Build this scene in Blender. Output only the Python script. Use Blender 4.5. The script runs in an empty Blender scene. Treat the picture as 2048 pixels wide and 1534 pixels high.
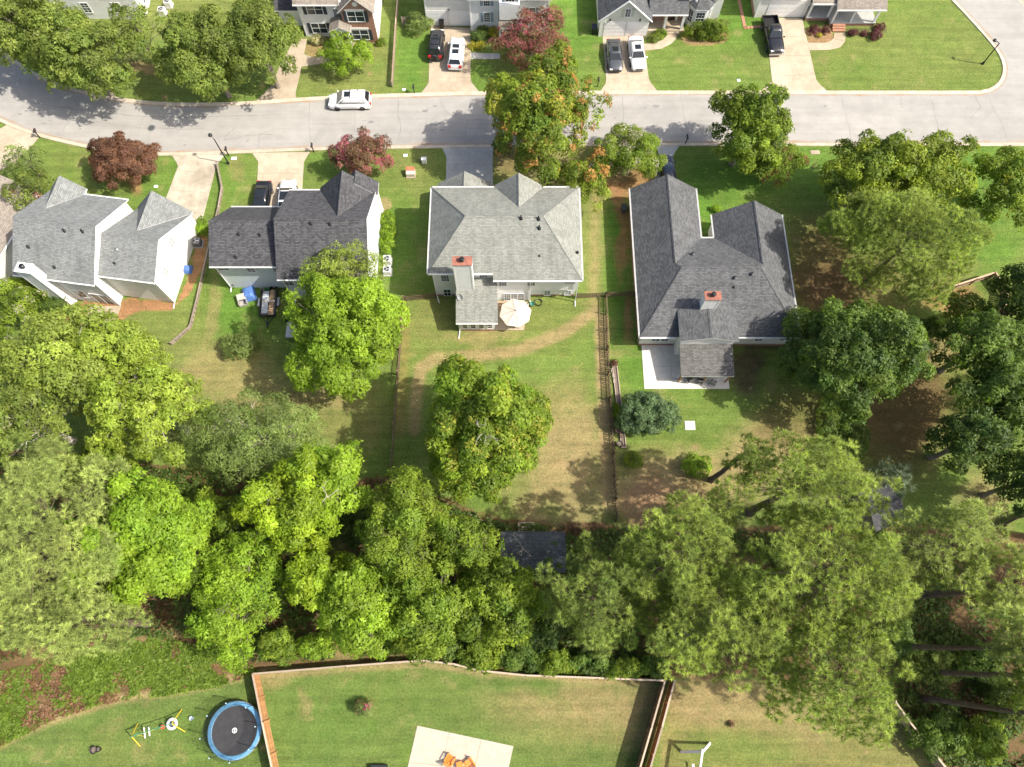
import bpy, math, random
import numpy as np
from mathutils import Vector, Matrix

# ------------------------------------------------------------------ camera, sky, sun, exposure
SC = bpy.context.scene
COL = SC.collection
H_CAM = 70.0
TILT = math.radians(20.03)
SUN_EL = math.radians(49.0)
SUN_AZ = math.radians(12.0)      # a little south of due right

cam_d = bpy.data.cameras.new("camera")
cam_d.sensor_width = 36.0
cam_d.lens = 36.0 * 1421.0 / 2048.0
cam_d.clip_start = 0.5
cam_d.clip_end = 900.0
cam = bpy.data.objects.new("camera", cam_d)
COL.objects.link(cam)
cam.location = (0, 0, H_CAM)
cam.rotation_euler = (TILT, 0, 0)
SC.camera = cam

world = bpy.data.worlds.new("World")
SC.world = world
world.use_nodes = True
wn = world.node_tree
wn.nodes.clear()
sky = wn.nodes.new("ShaderNodeTexSky")
sky.sky_type = 'NISHITA'
sky.sun_disc = False
sky.sun_elevation = SUN_EL
sky.sun_rotation = math.radians(90) + SUN_AZ
sky.air_density = 0.9
sky.dust_density = 4.0
sky.ozone_density = 0.4
bg = wn.nodes.new("ShaderNodeBackground")
bg.inputs["Strength"].default_value = 0.15
wo = wn.nodes.new("ShaderNodeOutputWorld")
wn.links.new(sky.outputs[0], bg.inputs[0])
wn.links.new(bg.outputs[0], wo.inputs[0])

sun_d = bpy.data.lights.new("sun", 'SUN')
sun_d.energy = 4.7
sun_d.angle = math.radians(0.55)
sun_d.color = (1.0, 0.935, 0.82)
sun = bpy.data.objects.new("sun", sun_d)
COL.objects.link(sun)
sun.rotation_euler = Vector((math.cos(SUN_EL) * math.cos(SUN_AZ), -math.cos(SUN_EL) * math.sin(SUN_AZ), math.sin(SUN_EL))).to_track_quat('Z', 'Y').to_euler()
sun.location = (60, 0, 90)

vs = SC.view_settings
vs.view_transform = 'Standard'
vs.look = 'None'
vs.gamma = 1.0
vs.exposure = 0.65
vs.use_curve_mapping = False
SC.cycles.max_bounces = 6
SC.cycles.diffuse_bounces = 3
SC.cycles.glossy_bounces = 2
SC.cycles.transmission_bounces = 4
SC.cycles.transparent_max_bounces = 6
SC.cycles.sample_clamp_indirect = 6.0

# ------------------------------------------------------------------ survey: photo reading -> ground position
FPX = 1421.0
sT, cT = math.sin(TILT), math.cos(TILT)

def pt(u, v, z=0.0):
    """world position of a survey reading (u, v) for a point at height z"""
    x = (u - 1024.0) / FPX
    y = (v - 767.0) / FPX
    k = (H_CAM - z) / (cT + y * sT)
    return Vector((x * k, (sT - y * cT) * k, z))

def mpp(v, z=0.0):
    y = (v - 767.0) / FPX
    return (H_CAM - z) / (cT + y * sT) / FPX

# ------------------------------------------------------------------ object helpers
def link(o):
    COL.objects.link(o)
    return o

def tag(o, label=None, cat=None, group=None, kind=None):
    if label: o["label"] = label
    if cat: o["category"] = cat
    if group: o["group"] = group
    if kind: o["kind"] = kind
    return o

def thing(name, loc=(0, 0, 0), rz=0.0, label=None, cat=None, group=None):
    e = bpy.data.objects.new(name, None)
    e.empty_display_size = 0.3
    link(e)
    e.location = loc
    e.rotation_euler = (0, 0, rz)
    return tag(e, label, cat, group)

def copy_tree(o, parent=None):
    c = o.copy()
    link(c)
    c.parent = parent
    if parent is not None:
        c.matrix_parent_inverse = Matrix()
    for ch in list(o.children):
        copy_tree(ch, c)
    return c

class MB:
    """collects geometry for one mesh object"""
    def __init__(self):
        self.v = []; self.f = []; self.m = []; self.uv = []; self.sm = []

    def face(self, pts, m=0, uv=None, smooth=False):
        b = len(self.v)
        self.v += [tuple(p) for p in pts]
        self.f.append(tuple(range(b, b + len(pts))))
        self.m.append(m); self.sm.append(smooth)
        if uv is None:
            p0 = Vector(pts[0])
            n = (Vector(pts[1]) - p0).cross(Vector(pts[-1]) - p0)
            if n.length < 1e-9: n = Vector((0, 0, 1))
            n.normalize()
            if abs(n.z) > 0.999:
                h = Vector((1, 0, 0)); s = Vector((0, 1, 0))
            else:
                h = Vector((0, 0, 1)).cross(n).normalized(); s = n.cross(h)
            uv = [(Vector(p).dot(h), Vector(p).dot(s)) for p in pts]
        self.uv += uv
        return self

    def box(self, x0, x1, y0, y1, z0, z1, m=0):
        a = [(x0, y0), (x1, y0), (x1, y1), (x0, y1)]
        return self.prism(a, z0, z1, m)

    def prism(self, poly, z0, z1, m=0, top=None, bottom=True):
        """poly: ccw 2d list; z0/z1 numbers or per-vertex lists"""
        n = len(poly)
        zb = z0 if isinstance(z0, (list, tuple)) else [z0] * n
        zt = z1 if isinstance(z1, (list, tuple)) else [z1] * n
        B = [(p[0], p[1], zb[i]) for i, p in enumerate(poly)]
        T = [(p[0], p[1], zt[i]) for i, p in enumerate(poly)]
        self.face(T, m if top is None else top)
        if bottom: self.face(B[::-1], m)
        for i in range(n):
            j = (i + 1) % n
            self.face([B[i], B[j], T[j], T[i]], m)
        return self

    def obox(self, c, ax, ay, az, hx, hy, hz, m=0):
        """oriented box: centre, unit axes, half sizes"""
        c = Vector(c); ax = Vector(ax) * hx; ay = Vector(ay) * hy; az = Vector(az) * hz
        P = [c + sx * ax + sy * ay + sz * az for sz in (-1, 1) for sy in (-1, 1) for sx in (-1, 1)]
        for q in ((4, 5, 7, 6), (1, 0, 2, 3), (0, 1, 5, 4), (3, 2, 6, 7), (2, 0, 4, 6), (1, 3, 7, 5)):
            self.face([P[i] for i in q], m)
        return self

    def bar(self, a, b, w, h, m=0, up=(0, 0, 1)):
        a = Vector(a); b = Vector(b); d = b - a; L = d.length
        d.normalize(); u = Vector(up)
        if abs(d.dot(u)) > 0.98: u = Vector((1, 0, 0))
        s = d.cross(u).normalized(); t = s.cross(d)
        return self.obox((a + b) / 2, d, s, t, L / 2, w / 2, h / 2, m)

    def tube(self, pts, rad, n=6, m=0, cap=True, smooth=True):
        pts = [Vector(p) for p in pts]
        if not isinstance(rad, (list, tuple)): rad = [rad] * len(pts)
        rings = []
        for i, p in enumerate(pts):
            d = (pts[min(i + 1, len(pts) - 1)] - pts[max(i - 1, 0)])
            if d.length < 1e-9: d = Vector((0, 0, 1))
            d.normalize()
            u = Vector((0, 0, 1)) if abs(d.z) < 0.9 else Vector((1, 0, 0))
            s = d.cross(u).normalized(); t = s.cross(d)
            rings.append([p + rad[i] * (math.cos(2 * math.pi * k / n) * s + math.sin(2 * math.pi * k / n) * t) for k in range(n)])
        for i in range(len(rings) - 1):
            for k in range(n):
                k2 = (k + 1) % n
                self.face([rings[i][k], rings[i + 1][k], rings[i + 1][k2], rings[i][k2]][::-1], m, smooth=smooth)
        if cap:
            self.face(rings[0], m); self.face(rings[-1][::-1], m)
        return self

    def lathe(self, prof, n=16, m=0, c=(0, 0), smooth=True, a0=0.0):
        """prof: list of (r, z) from bottom to top"""
        for i in range(len(prof) - 1):
            (r0, z0), (r1, z1) = prof[i], prof[i + 1]
            for k in range(n):
                a, b = a0 + 2 * math.pi * k / n, a0 + 2 * math.pi * (k + 1) / n
                q = []
                for (r, z, t) in ((r0, z0, a), (r0, z0, b), (r1, z1, b), (r1, z1, a)):
                    q.append((c[0] + r * math.cos(t), c[1] + r * math.sin(t), z))
                if r0 < 1e-6: q = [q[0], q[2], q[3]]
                elif r1 < 1e-6: q = [q[0], q[1], q[2]]
                self.face(q, m, smooth=smooth)
        return self

    def loft(self, rings, m=0, smooth=True, closed=True, cap=True):
        n = len(rings[0])
        for i in range(len(rings) - 1):
            for k in range(n if closed else n - 1):
                k2 = (k + 1) % n
                self.face([rings[i][k], rings[i][k2], rings[i + 1][k2], rings[i + 1][k]], m, smooth=smooth)
        if cap and closed:
            self.face(rings[0][::-1], m); self.face(rings[-1], m)
        return self

    def mesh(self, name, mats, weld=False):
        me = bpy.data.meshes.new(name)
        me.from_pydata(self.v, [], self.f)
        for mt in (mats if isinstance(mats, (list, tuple)) else [mats]):
            me.materials.append(mt)
        me.polygons.foreach_set("material_index", self.m)
        me.polygons.foreach_set("use_smooth", self.sm)
        ul = me.uv_layers.new(name="UVMap")
        ul.data.foreach_set("uv", [c for t in self.uv for c in t])
        if weld:
            import bmesh
            bm = bmesh.new(); bm.from_mesh(me)
            bmesh.ops.remove_doubles(bm, verts=bm.verts, dist=1e-4)
            bmesh.ops.recalc_face_normals(bm, faces=bm.faces)
            bm.to_mesh(me); bm.free()
        me.update()
        return me

    def build(self, name, mats, parent=None, loc=None, rz=0.0, weld=False):
        o = bpy.data.objects.new(name, self.mesh(name, mats, weld))
        link(o)
        if parent is not None: o.parent = parent
        if loc is not None: o.location = loc
        if rz: o.rotation_euler = (0, 0, rz)
        return o

def inst(name, me, parent=None, loc=(0, 0, 0), rz=0.0):
    o = bpy.data.objects.new(name, me)
    link(o)
    if parent is not None: o.parent = parent
    o.location = loc
    o.rotation_euler = (0, 0, rz)
    return o

# ------------------------------------------------------------------ materials
class NT:
    def __init__(self, name):
        self.mat = bpy.data.materials.new(name)
        self.mat.use_nodes = True
        self.t = self.mat.node_tree
        self.b = self.t.nodes["Principled BSDF"]
        self.out = self.t.nodes["Material Output"]
    def n(self, typ, **kw):
        nd = self.t.nodes.new(typ)
        for k, val in kw.items():
            if k.startswith("i_"):
                key = k[2:].replace("_", " ")
                nd.inputs[key].default_value = val
            else:
                setattr(nd, k, val)
        return nd
    def l(self, a, b):
        self.t.links.new(a, b)
    def noise(self, scale, detail=4, rough=0.6, vec=None):
        nd = self.n("ShaderNodeTexNoise")
        nd.inputs["Scale"].default_value = scale
        nd.inputs["Detail"].default_value = detail
        nd.inputs["Roughness"].default_value = rough
        if vec is not None: self.l(vec, nd.inputs["Vector"])
        return nd.outputs["Fac"]
    def ramp(self, fac, stops):
        nd = self.n("ShaderNodeValToRGB")
        e = nd.color_ramp.elements
        while len(e) < len(stops): e.new(0.5)
        for i, (p, c) in enumerate(stops):
            e[i].position = p
            e[i].color = (c[0], c[1], c[2], 1) if not isinstance(c, (int, float)) else (c, c, c, 1)
        self.l(fac, nd.inputs["Fac"])
        return nd.outputs["Color"]
    def mix(self, a, b, fac, mode='MIX'):
        nd = self.n("ShaderNodeMix", data_type='RGBA', blend_type=mode)
        for sock, val in ((nd.inputs[6], a), (nd.inputs[7], b), (nd.inputs[0], fac)):
            if isinstance(val, (int, float)): sock.default_value = val
            elif isinstance(val, (tuple, list)): sock.default_value = (val[0], val[1], val[2], 1)
            else: self.l(val, sock)
        return nd.outputs[2]
    def math(self, op, a, b=0.0):
        nd = self.n("ShaderNodeMath", operation=op)
        for i, val in enumerate((a, b)):
            if isinstance(val, (int, float)): nd.inputs[i].default_value = val
            else: self.l(val, nd.inputs[i])
        return nd.outputs[0]
    def coord(self, which="Object"):
        return self.n("ShaderNodeTexCoord").outputs[which]
    def bump(self, h, strength=0.4, dist=0.02):
        nd = self.n("ShaderNodeBump")
        nd.inputs["Strength"].default_value = strength
        nd.inputs["Distance"].default_value = dist
        self.l(h, nd.inputs["Height"])
        self.l(nd.outputs[0], self.b.inputs["Normal"])
    def base(self, c):
        if isinstance(c, (tuple, list)): self.b.inputs["Base Color"].default_value = (c[0], c[1], c[2], 1)
        else: self.l(c, self.b.inputs["Base Color"])
    def rough(self, r): self.b.inputs["Roughness"].default_value = r

MATS = {}
def plain(name, col, rough=0.6, metal=0.0, var=0.12, scale=3.0, spec=None, coat=0.0):
    """painted / moulded surface with slight mottling"""
    if name in MATS: return MATS[name]
    k = NT(name)
    fac = k.noise(scale, 5, 0.65, k.coord("Object"))
    lo = tuple(max(0.0, c * (1 - var)) for c in col); hi = tuple(min(1.0, c * (1 + var)) for c in col)
    k.base(k.ramp(fac, [(0.3, lo), (0.7, hi)]))
    k.rough(rough)
    k.b.inputs["Metallic"].default_value = metal
    if spec is not None: k.b.inputs["Specular IOR Level"].default_value = spec
    if coat: k.b.inputs["Coat Weight"].default_value = coat; k.b.inputs["Coat Roughness"].default_value = 0.05
    MATS[name] = k.mat
    return k.mat

def shingle(name, c1, c2, mort, stain_mottle=None):
    if name in MATS: return MATS[name]
    k = NT(name)
    uv = k.coord("UV")
    br = k.n("ShaderNodeTexBrick")
    br.offset = 0.5; br.offset_frequency = 2
    br.inputs["Color1"].default_value = (*c1, 1)
    br.inputs["Color2"].default_value = (*c2, 1)
    br.inputs["Mortar"].default_value = (*mort, 1)
    br.inputs["Scale"].default_value = 1.0
    br.inputs["Mortar Size"].default_value = 0.017
    br.inputs["Mortar Smooth"].default_value = 0.4
    br.inputs["Bias"].default_value = -0.1
    br.inputs["Brick Width"].default_value = 0.31
    br.inputs["Row Height"].default_value = 0.155
    dn = k.n("ShaderNodeTexNoise"); dn.inputs["Scale"].default_value = 9.0; dn.inputs["Detail"].default_value = 2.0
    k.l(uv, dn.inputs["Vector"])
    vm = k.n("ShaderNodeVectorMath", operation='MULTIPLY_ADD')
    k.l(dn.outputs["Color"], vm.inputs[0]); vm.inputs[1].default_value = (0.05, 0.03, 0.0); k.l(uv, vm.inputs[2])
    k.l(vm.outputs[0], br.inputs["Vector"])
    fine = k.noise(14.0, 5, 0.7, uv)
    big = k.noise(0.35, 4, 0.6, uv)
    c = k.mix(br.outputs["Color"], k.ramp(fine, [(0.25, 0.55), (0.75, 1.35)]), 0.55, 'MULTIPLY')
    c = k.mix(c, k.ramp(big, [(0.3, 0.88), (0.7, 1.10)]), 0.8, 'MULTIPLY')
    mps = k.n("ShaderNodeMapping"); mps.inputs["Scale"].default_value = (1.6, 0.16, 1); k.l(uv, mps.inputs[0])
    c = k.mix(c, k.ramp(k.noise(1.0, 5, 0.7, mps.outputs[0]), [(0.3, 0.80), (0.6, 1.06)]), 0.85, 'MULTIPLY')
    if stain_mottle:
        st = k.ramp(k.noise(0.8, 6, 0.7, uv), [(0.52, 0.0), (0.7, 1.0)])
        c = k.mix(c, stain_mottle, k.math('MULTIPLY', st, 0.45))
    k.base(c)
    k.rough(0.9)
    k.b.inputs["Specular IOR Level"].default_value = 0.25
    k.bump(k.math('ADD', br.outputs["Fac"], k.math('MULTIPLY', fine, -0.6)), 0.6, -0.02)
    MATS[name] = k.mat
    return k.mat

def siding(name, col, course=0.18):
    if name in MATS: return MATS[name]
    k = NT(name)
    uv = k.coord("UV")
    sep = k.n("ShaderNodeSeparateXYZ"); k.l(uv, sep.inputs[0])
    fr = k.math('FRACT', k.math('DIVIDE', sep.outputs[1], course))
    line = k.ramp(fr, [(0.0, 0.72), (0.10, 0.96), (1.0, 1.0)])
    n1 = k.ramp(k.noise(1.3, 6, 0.7, uv), [(0.3, 0.88), (0.7, 1.04)])
    c = k.mix(k.mix((*col,), line, 1.0, 'MULTIPLY'), n1, 1.0, 'MULTIPLY')
    k.base(c)
    k.rough(0.55)
    k.bump(k.math('SUBTRACT', 1.0, fr), 0.7, 0.02)
    MATS[name] = k.mat
    return k.mat

def brick_mat(name, c1, c2, mort):
    if name in MATS: return MATS[name]
    k = NT(name)
    br = k.n("ShaderNodeTexBrick")
    k.l(k.coord("UV"), br.inputs["Vector"])
    br.inputs["Color1"].default_value = (*c1, 1); br.inputs["Color2"].default_value = (*c2, 1); br.inputs["Mortar"].default_value = (*mort, 1)
    br.inputs["Scale"].default_value = 1.0; br.inputs["Mortar Size"].default_value = 0.012
    br.inputs["Brick Width"].default_value = 0.22; br.inputs["Row Height"].default_value = 0.08
    nz = k.ramp(k.noise(3.0, 5, 0.7, k.coord("UV")), [(0.3, 0.75), (0.7, 1.2)])
    k.base(k.mix(br.outputs["Color"], nz, 1.0, 'MULTIPLY'))
    k.rough(0.85)
    k.bump(br.outputs["Fac"], 0.6, -0.01)
    MATS[name] = k.mat
    return k.mat

def concrete(name, col, stain_mottle, amt=0.5, scale=0.25):
    if name in MATS: return MATS[name]
    k = NT(name)
    oc = k.n("ShaderNodeNewGeometry").outputs["Position"]
    big = k.ramp(k.noise(scale, 6, 0.68, oc), [(0.38, 0.0), (0.68, 1.0)])
    c = k.mix((*col,), (*stain_mottle,), k.math('MULTIPLY', big, amt))
    mid = k.ramp(k.noise(1.6, 6, 0.7, oc), [(0.3, 0.86), (0.7, 1.08)])
    c = k.mix(c, mid, 1.0, 'MULTIPLY')
    fine = k.noise(18.0, 4, 0.7, oc)
    c = k.mix(c, k.ramp(fine, [(0.25, 0.88), (0.75, 1.08)]), 1.0, 'MULTIPLY')
    k.base(c)
    k.rough(0.85)
    k.bump(fine, 0.2, 0.01)
    MATS[name] = k.mat
    return k.mat

def wood(name, col, dark, scale=6.0):
    if name in MATS: return MATS[name]
    k = NT(name)
    oc = k.n("ShaderNodeNewGeometry").outputs["Position"]
    mp = k.n("ShaderNodeMapping"); mp.inputs["Scale"].default_value = (3.0, 3.0, 0.5); k.l(oc, mp.inputs[0])
    f = k.noise(scale, 6, 0.7, mp.outputs[0])
    info = k.n("ShaderNodeObjectInfo").outputs["Random"]
    c = k.ramp(f, [(0.3, dark), (0.7, col)])
    c = k.mix(c, k.ramp(info, [(0.0, 0.75), (1.0, 1.2)]), 1.0, 'MULTIPLY')
    k.base(c)
    k.rough(0.85)
    k.bump(f, 0.3, 0.01)
    MATS[name] = k.mat
    return k.mat

def glass_dark(name, col=(0.03, 0.04, 0.05), rough=0.06):
    if name in MATS: return MATS[name]
    k = NT(name)
    k.base((*col,)); k.rough(rough)
    k.b.inputs["Specular IOR Level"].default_value = 0.8
    MATS[name] = k.mat
    return k.mat

def leaf_mat(name, trans=0.3, rough=0.55):
    k = NT(name)
    at = k.n("ShaderNodeAttribute", attribute_name="col")
    k.l(at.outputs["Color"], k.b.inputs["Base Color"])
    k.rough(rough)
    k.b.inputs["Specular IOR Level"].default_value = 0.3
    tr = k.n("ShaderNodeBsdfTranslucent")
    tc = k.mix(at.outputs["Color"], (1.45, 1.45, 0.55), 1.0, 'MULTIPLY')
    k.l(tc, tr.inputs["Color"])
    ms = k.n("ShaderNodeMixShader")
    ms.inputs[0].default_value = trans
    k.l(k.b.outputs[0], ms.inputs[1]); k.l(tr.outputs[0], ms.inputs[2])
    k.l(ms.outputs[0], k.out.inputs["Surface"])
    return k.mat

def bark_mat(name, col, dark):
    k = NT(name)
    oc = k.coord("Object")
    mp = k.n("ShaderNodeMapping"); mp.inputs["Scale"].default_value = (1, 1, 0.25); k.l(oc, mp.inputs[0])
    f = k.noise(7.0, 6, 0.75, mp.outputs[0])
    k.base(k.ramp(f, [(0.35, dark), (0.65, col)]))
    k.rough(0.9)
    k.bump(f, 0.8, 0.04)
    return k.mat

M_LEAF = leaf_mat("leaf_surface", 0.42)
M_NEEDLE = leaf_mat("needle_surface", 0.38, 0.6)
M_BARK = bark_mat("grey_bark", (0.30, 0.26, 0.21), (0.10, 0.08, 0.06))
M_BARK_PALE = bark_mat("pale_bark", (0.52, 0.48, 0.41), (0.24, 0.21, 0.17))
M_BARK_PINE = bark_mat("pine_bark", (0.17, 0.12, 0.09), (0.05, 0.035, 0.028))
M_WHITE = plain("white_trim", (0.78, 0.78, 0.76), 0.5, var=0.05)
M_WHITE2 = plain("white_frame", (0.74, 0.75, 0.75), 0.5, var=0.05)
M_GLASS = glass_dark("window_glass")
M_GLASS2 = glass_dark("window_glass_blinds", (0.16, 0.18, 0.17), 0.12)
M_CARGLASS = glass_dark("car_glass", (0.015, 0.018, 0.02), 0.03)
M_BLACK = plain("black_plastic", (0.018, 0.018, 0.02), 0.45, var=0.2)
M_TYRE = plain("tyre_rubber", (0.016, 0.016, 0.017), 0.85, var=0.2)
M_STEEL = plain("galvanised_steel", (0.45, 0.46, 0.47), 0.4, 0.7, var=0.1)
M_DARKMETAL = plain("dark_metal", (0.03, 0.032, 0.035), 0.45, 0.5, var=0.2)
# ------------------------------------------------------------------ ground sheet
def vnoise(rng, x, y, scale, octaves=4, pers=0.55):
    """fractal value noise in 0..1 over arrays of world positions"""
    tot = np.zeros_like(x); amp = 1.0; norm = 0.0
    for o in range(octaves):
        g = rng.random((128, 128))
        fx = x * scale + 37.3 * o; fy = y * scale + 11.7 * o
        ix = np.floor(fx).astype(int); iy = np.floor(fy).astype(int)
        tx = fx - ix; ty = fy - iy
        tx = tx * tx * (3 - 2 * tx); ty = ty * ty * (3 - 2 * ty)
        a = g[ix % 128, iy % 128]; b = g[(ix + 1) % 128, iy % 128]
        c = g[ix % 128, (iy + 1) % 128]; d = g[(ix + 1) % 128, (iy + 1) % 128]
        tot += amp * ((a * (1 - tx) + b * tx) * (1 - ty) + (c * (1 - tx) + d * tx) * ty)
        norm += amp; amp *= pers; scale *= 2.03
    return tot / norm

GC = dict(L=(0.100, 0.205, 0.030), M=(0.140, 0.205, 0.045), O=(0.205, 0.205, 0.070), D=(0.320, 0.245, 0.120), S=(0.330, 0.175, 0.090),
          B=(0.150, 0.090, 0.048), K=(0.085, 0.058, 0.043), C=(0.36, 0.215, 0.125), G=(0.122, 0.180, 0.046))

def seg_dist(U, V, line):
    best = np.full(U.shape, 1e9)
    for (a, b), (c, d) in zip(line[:-1], line[1:]):
        dx, dy = c - a, d - b
        t = np.clip(((U - a) * dx + (V - b) * dy) / (dx * dx + dy * dy + 1e-9), 0, 1)
        best = np.minimum(best, np.hypot(U - a - t * dx, V - b - t * dy))
    return best

def build_ground():
    rng = np.random.default_rng(5)
    def axis(lo, hi, step, far):
        core = np.arange(lo, hi + step / 2, step)
        out = [step * 4 * 1.6 ** i for i in range(14)]
        left = lo - np.cumsum(out)[::-1]; right = hi + np.cumsum(out)
        return np.concatenate([left[left > -far], core, right[right < far]])
    xs = axis(-72, 72, 0.26, 600); ys = axis(-14, 84, 0.26, 600)
    X, Y = np.meshgrid(xs, ys, indexing='ij')
    nx, ny = X.shape
    Z = np.zeros_like(X)
    # survey coordinates of every vertex
    zf = np.maximum(Y * sT + H_CAM * cT, 1.0)
    U = 1024 + FPX * X / zf
    V = 767 - FPX * (Y * cT - H_CAM * sT) / zf
    U = np.clip(U, -3000, 5000); V = np.clip(V, -3000, 5000)
    n1 = vnoise(rng, X, Y, 0.25, 4); n2 = vnoise(rng, X + 40, Y, 0.25, 4)
    n3 = vnoise(rng, X, Y, 0.09, 4); n4 = vnoise(rng, X, Y, 0.9, 3); n5 = vnoise(rng, X + 9, Y - 5, 0.5, 4)
    Uw = U + (n1 - 0.5) * 60; Vw = V + (n2 - 0.5) * 60
    C = np.empty(X.shape + (3,)); C[:] = GC['M']
    def put(mask, key):
        m = np.clip(mask, 0, 1)[..., None]
        C[:] = C * (1 - m) + np.array(GC[key]) * m
    def ell(u, v, ru, rv, key, a=1.0, soft=0.35):
        d = np.hypot((Uw - u) / ru, (Vw - v) / rv)
        put(a * np.clip((1 + soft - d) / (2 * soft), 0, 1), key)
    def sharp(u, v, ru, rv, key, a=1.0):
        d = np.hypot((U + (n4 - .5) * 10 - u) / ru, (V + (n5 - .5) * 10 - v) / rv)
        put(a * np.clip((1.08 - d) / 0.16, 0, 1), key)
    def path(line, w, key, a=1.0, soft=0.5):
        d = seg_dist(U + (n4 - .5) * 7, V + (n5 - .5) * 7, line)
        put(a * np.clip((w * (1 + soft) - d) / (2 * soft * w), 0, 1), key)
    def poly(pts, key, a=1.0, w=0.0):
        inside = np.zeros(U.shape, bool)
        uu = U + (n4 - .5) * 8 * (1 + w); vv = V + (n5 - .5) * 8 * (1 + w)
        for (x0, y0), (x1, y1) in zip(pts, pts[1:] + pts[:1]):
            if y0 == y1: continue
            cond = (y0 > vv) != (y1 > vv)
            xi = (x1 - x0) * (vv - y0) / (y1 - y0) + x0
            inside ^= cond & (uu < xi)
        put(inside * a, key)
    # lawns, north of the street
    ell(330, 60, 160, 140, 'O', .45); ell(700, 130, 140, 80, 'O', .45); ell(820, 110, 36, 90, 'L', .9); ell(960, 150, 30, 50, 'L', .8)
    ell(1150, 80, 60, 120, 'L', .7); ell(1420, 130, 130, 80, 'M', .6); ell(1480, 40, 60, 60, 'L', .8); ell(1790, 120, 200, 70, 'O', .3)
    ell(1700, 150, 60, 40, 'M', .8); ell(1850, 60, 60, 60, 'M', .8)
    # south of the street
    ell(130, 320, 90, 50, 'M', 1); ell(330, 350, 40, 40, 'L', .7); ell(470, 350, 30, 60, 'L', .5); ell(480, 335, 16, 30, 'O', .8)
    ell(655, 320, 45, 40, 'L', .6); ell(820, 340, 60, 60, 'O', .45); ell(800, 480, 40, 110, 'L', .55); ell(760, 340, 40, 40, 'M', .8)
    ell(1450, 400, 120, 90, 'L', .9); ell(1620, 330, 60, 60, 'L', .6); ell(1950, 330, 100, 90, 'L', .7); ell(1980, 470, 100, 80, 'L', .8)
    ell(1080, 320, 100, 60, 'D', .55); ell(1250, 370, 60, 30, 'S', .8)
    ell(1180, 450, 30, 130, 'O', .5); path([(1193, 400), (1188, 600)], 9, 'D', .6, .9); path([(1228, 440), (1235, 690)], 18, 'L', .9)
    # back yards
    ell(300, 660, 120, 60, 'O', .35); ell(470, 620, 60, 60, 'L', .8); ell(560, 700, 80, 70, 'L', .5)
    ell(440, 780, 170, 90, 'D', .62); ell(420, 620, 14, 60, 'D', .5); ell(690, 840, 110, 60, 'O', .8); ell(640, 800, 60, 20, 'D', .5)
    ell(1000, 760, 220, 120, 'M', 1); ell(1000, 640, 200, 60, 'O', .35); ell(870, 650, 40, 60, 'O', .5)
    ell(960, 672, 60, 14, 'D', .55); ell(1135, 880, 80, 110, 'D', .8); ell(1130, 1000, 110, 80, 'D', .65); ell(1110, 800, 90, 40, 'O', .5)
    path([(1203, 640), (1206, 760), (1212, 900), (1218, 1010)], 13, 'D', .95, .3)
    path([(1190, 622), (1120, 668), (1040, 700), (960, 712), (870, 718), (840, 738), (833, 790), (828, 860)], 12, 'D', .85, .4)
    path([(812, 640), (806, 760), (800, 860)], 10, 'S', .35, .6)
    ell(1290, 720, 60, 60, 'L', .8); ell(1400, 820, 110, 50, 'M', .9); ell(1300, 970, 80, 65, 'D', .85); ell(1430, 960, 110, 50, 'D', .75); ell(1290, 1000, 40, 50, 'C', .6)
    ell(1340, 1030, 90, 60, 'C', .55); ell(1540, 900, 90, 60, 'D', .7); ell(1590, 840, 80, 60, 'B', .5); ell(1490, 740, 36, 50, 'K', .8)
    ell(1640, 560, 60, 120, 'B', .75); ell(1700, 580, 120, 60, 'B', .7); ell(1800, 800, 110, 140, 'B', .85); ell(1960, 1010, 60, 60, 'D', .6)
    ell(1890, 700, 50, 40, 'D', .5); ell(1240, 420, 12, 130, 'S', .75); ell(1262, 640, 8, 50, 'S', .7)
    ell(1900, 590, 60, 26, 'S', .9); ell(1900, 545, 60, 25, 'O', .7)
    # woodland floor
    poly([(-400, 880), (120, 900), (330, 930), (420, 950), (560, 920), (700, 960), (760, 950), (900, 1000), (1000, 1040), (1180, 1040), (1260, 1060),
          (1500, 1060), (1700, 1040), (2400, 1080), (2400, 1700), (1860, 1534), (1790, 1420), (1500, 1350), (1340, 1356), (1050, 1350), (850, 1318),
          (520, 1340), (420, 1370), (200, 1400), (-400, 1500)], 'B', .95, 2)
    ell(380, 970, 50, 40, 'S', .6); ell(330, 1275, 60, 25, 'D', .5); ell(1080, 1020, 60, 30, 'D', .5)
    ell(300, 1320, 130, 40, 'S', .45); ell(760, 1300, 110, 16, 'D', .6)
    # south yards
    poly([(-300, 1560), (0, 1500), (90, 1440), (220, 1405), (380, 1380), (480, 1350), (515, 1340), (560, 1700), (-300, 1700)], 'G', 1)
    ell(330, 1480, 190, 60, 'L', .25); path([(0, 1490), (90, 1445), (220, 1402), (330, 1385), (400, 1372), (480, 1352)], 9, 'D', .8, .6)
    poly([(520, 1342), (700, 1330), (850, 1320), (960, 1338), (1050, 1350), (1330, 1358), (1290, 1534), (1250, 1700), (580, 1700)], 'G', 1)
    ell(800, 1440, 260, 90, 'L', .25); ell(1140, 1410, 160, 40, 'D', .6); ell(1270, 1440, 40, 60, 'D', .5); ell(1120, 1470, 120, 30, 'O', .5)
    path([(530, 1350), (850, 1328), (960, 1346), (1300, 1366)], 6, 'D', .8, .7); ell(545, 1370, 40, 22, 'D', .6); ell(610, 1415, 10, 22, 'D', .5)
    ell(950, 1450, 170, 50, 'G', .6); ell(1150, 1430, 150, 50, 'D', .3)
    poly([(1352, 1360), (1500, 1360), (1700, 1360), (1800, 1430), (1900, 1534), (2000, 1700), (1290, 1700)], 'O', 1)
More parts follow.
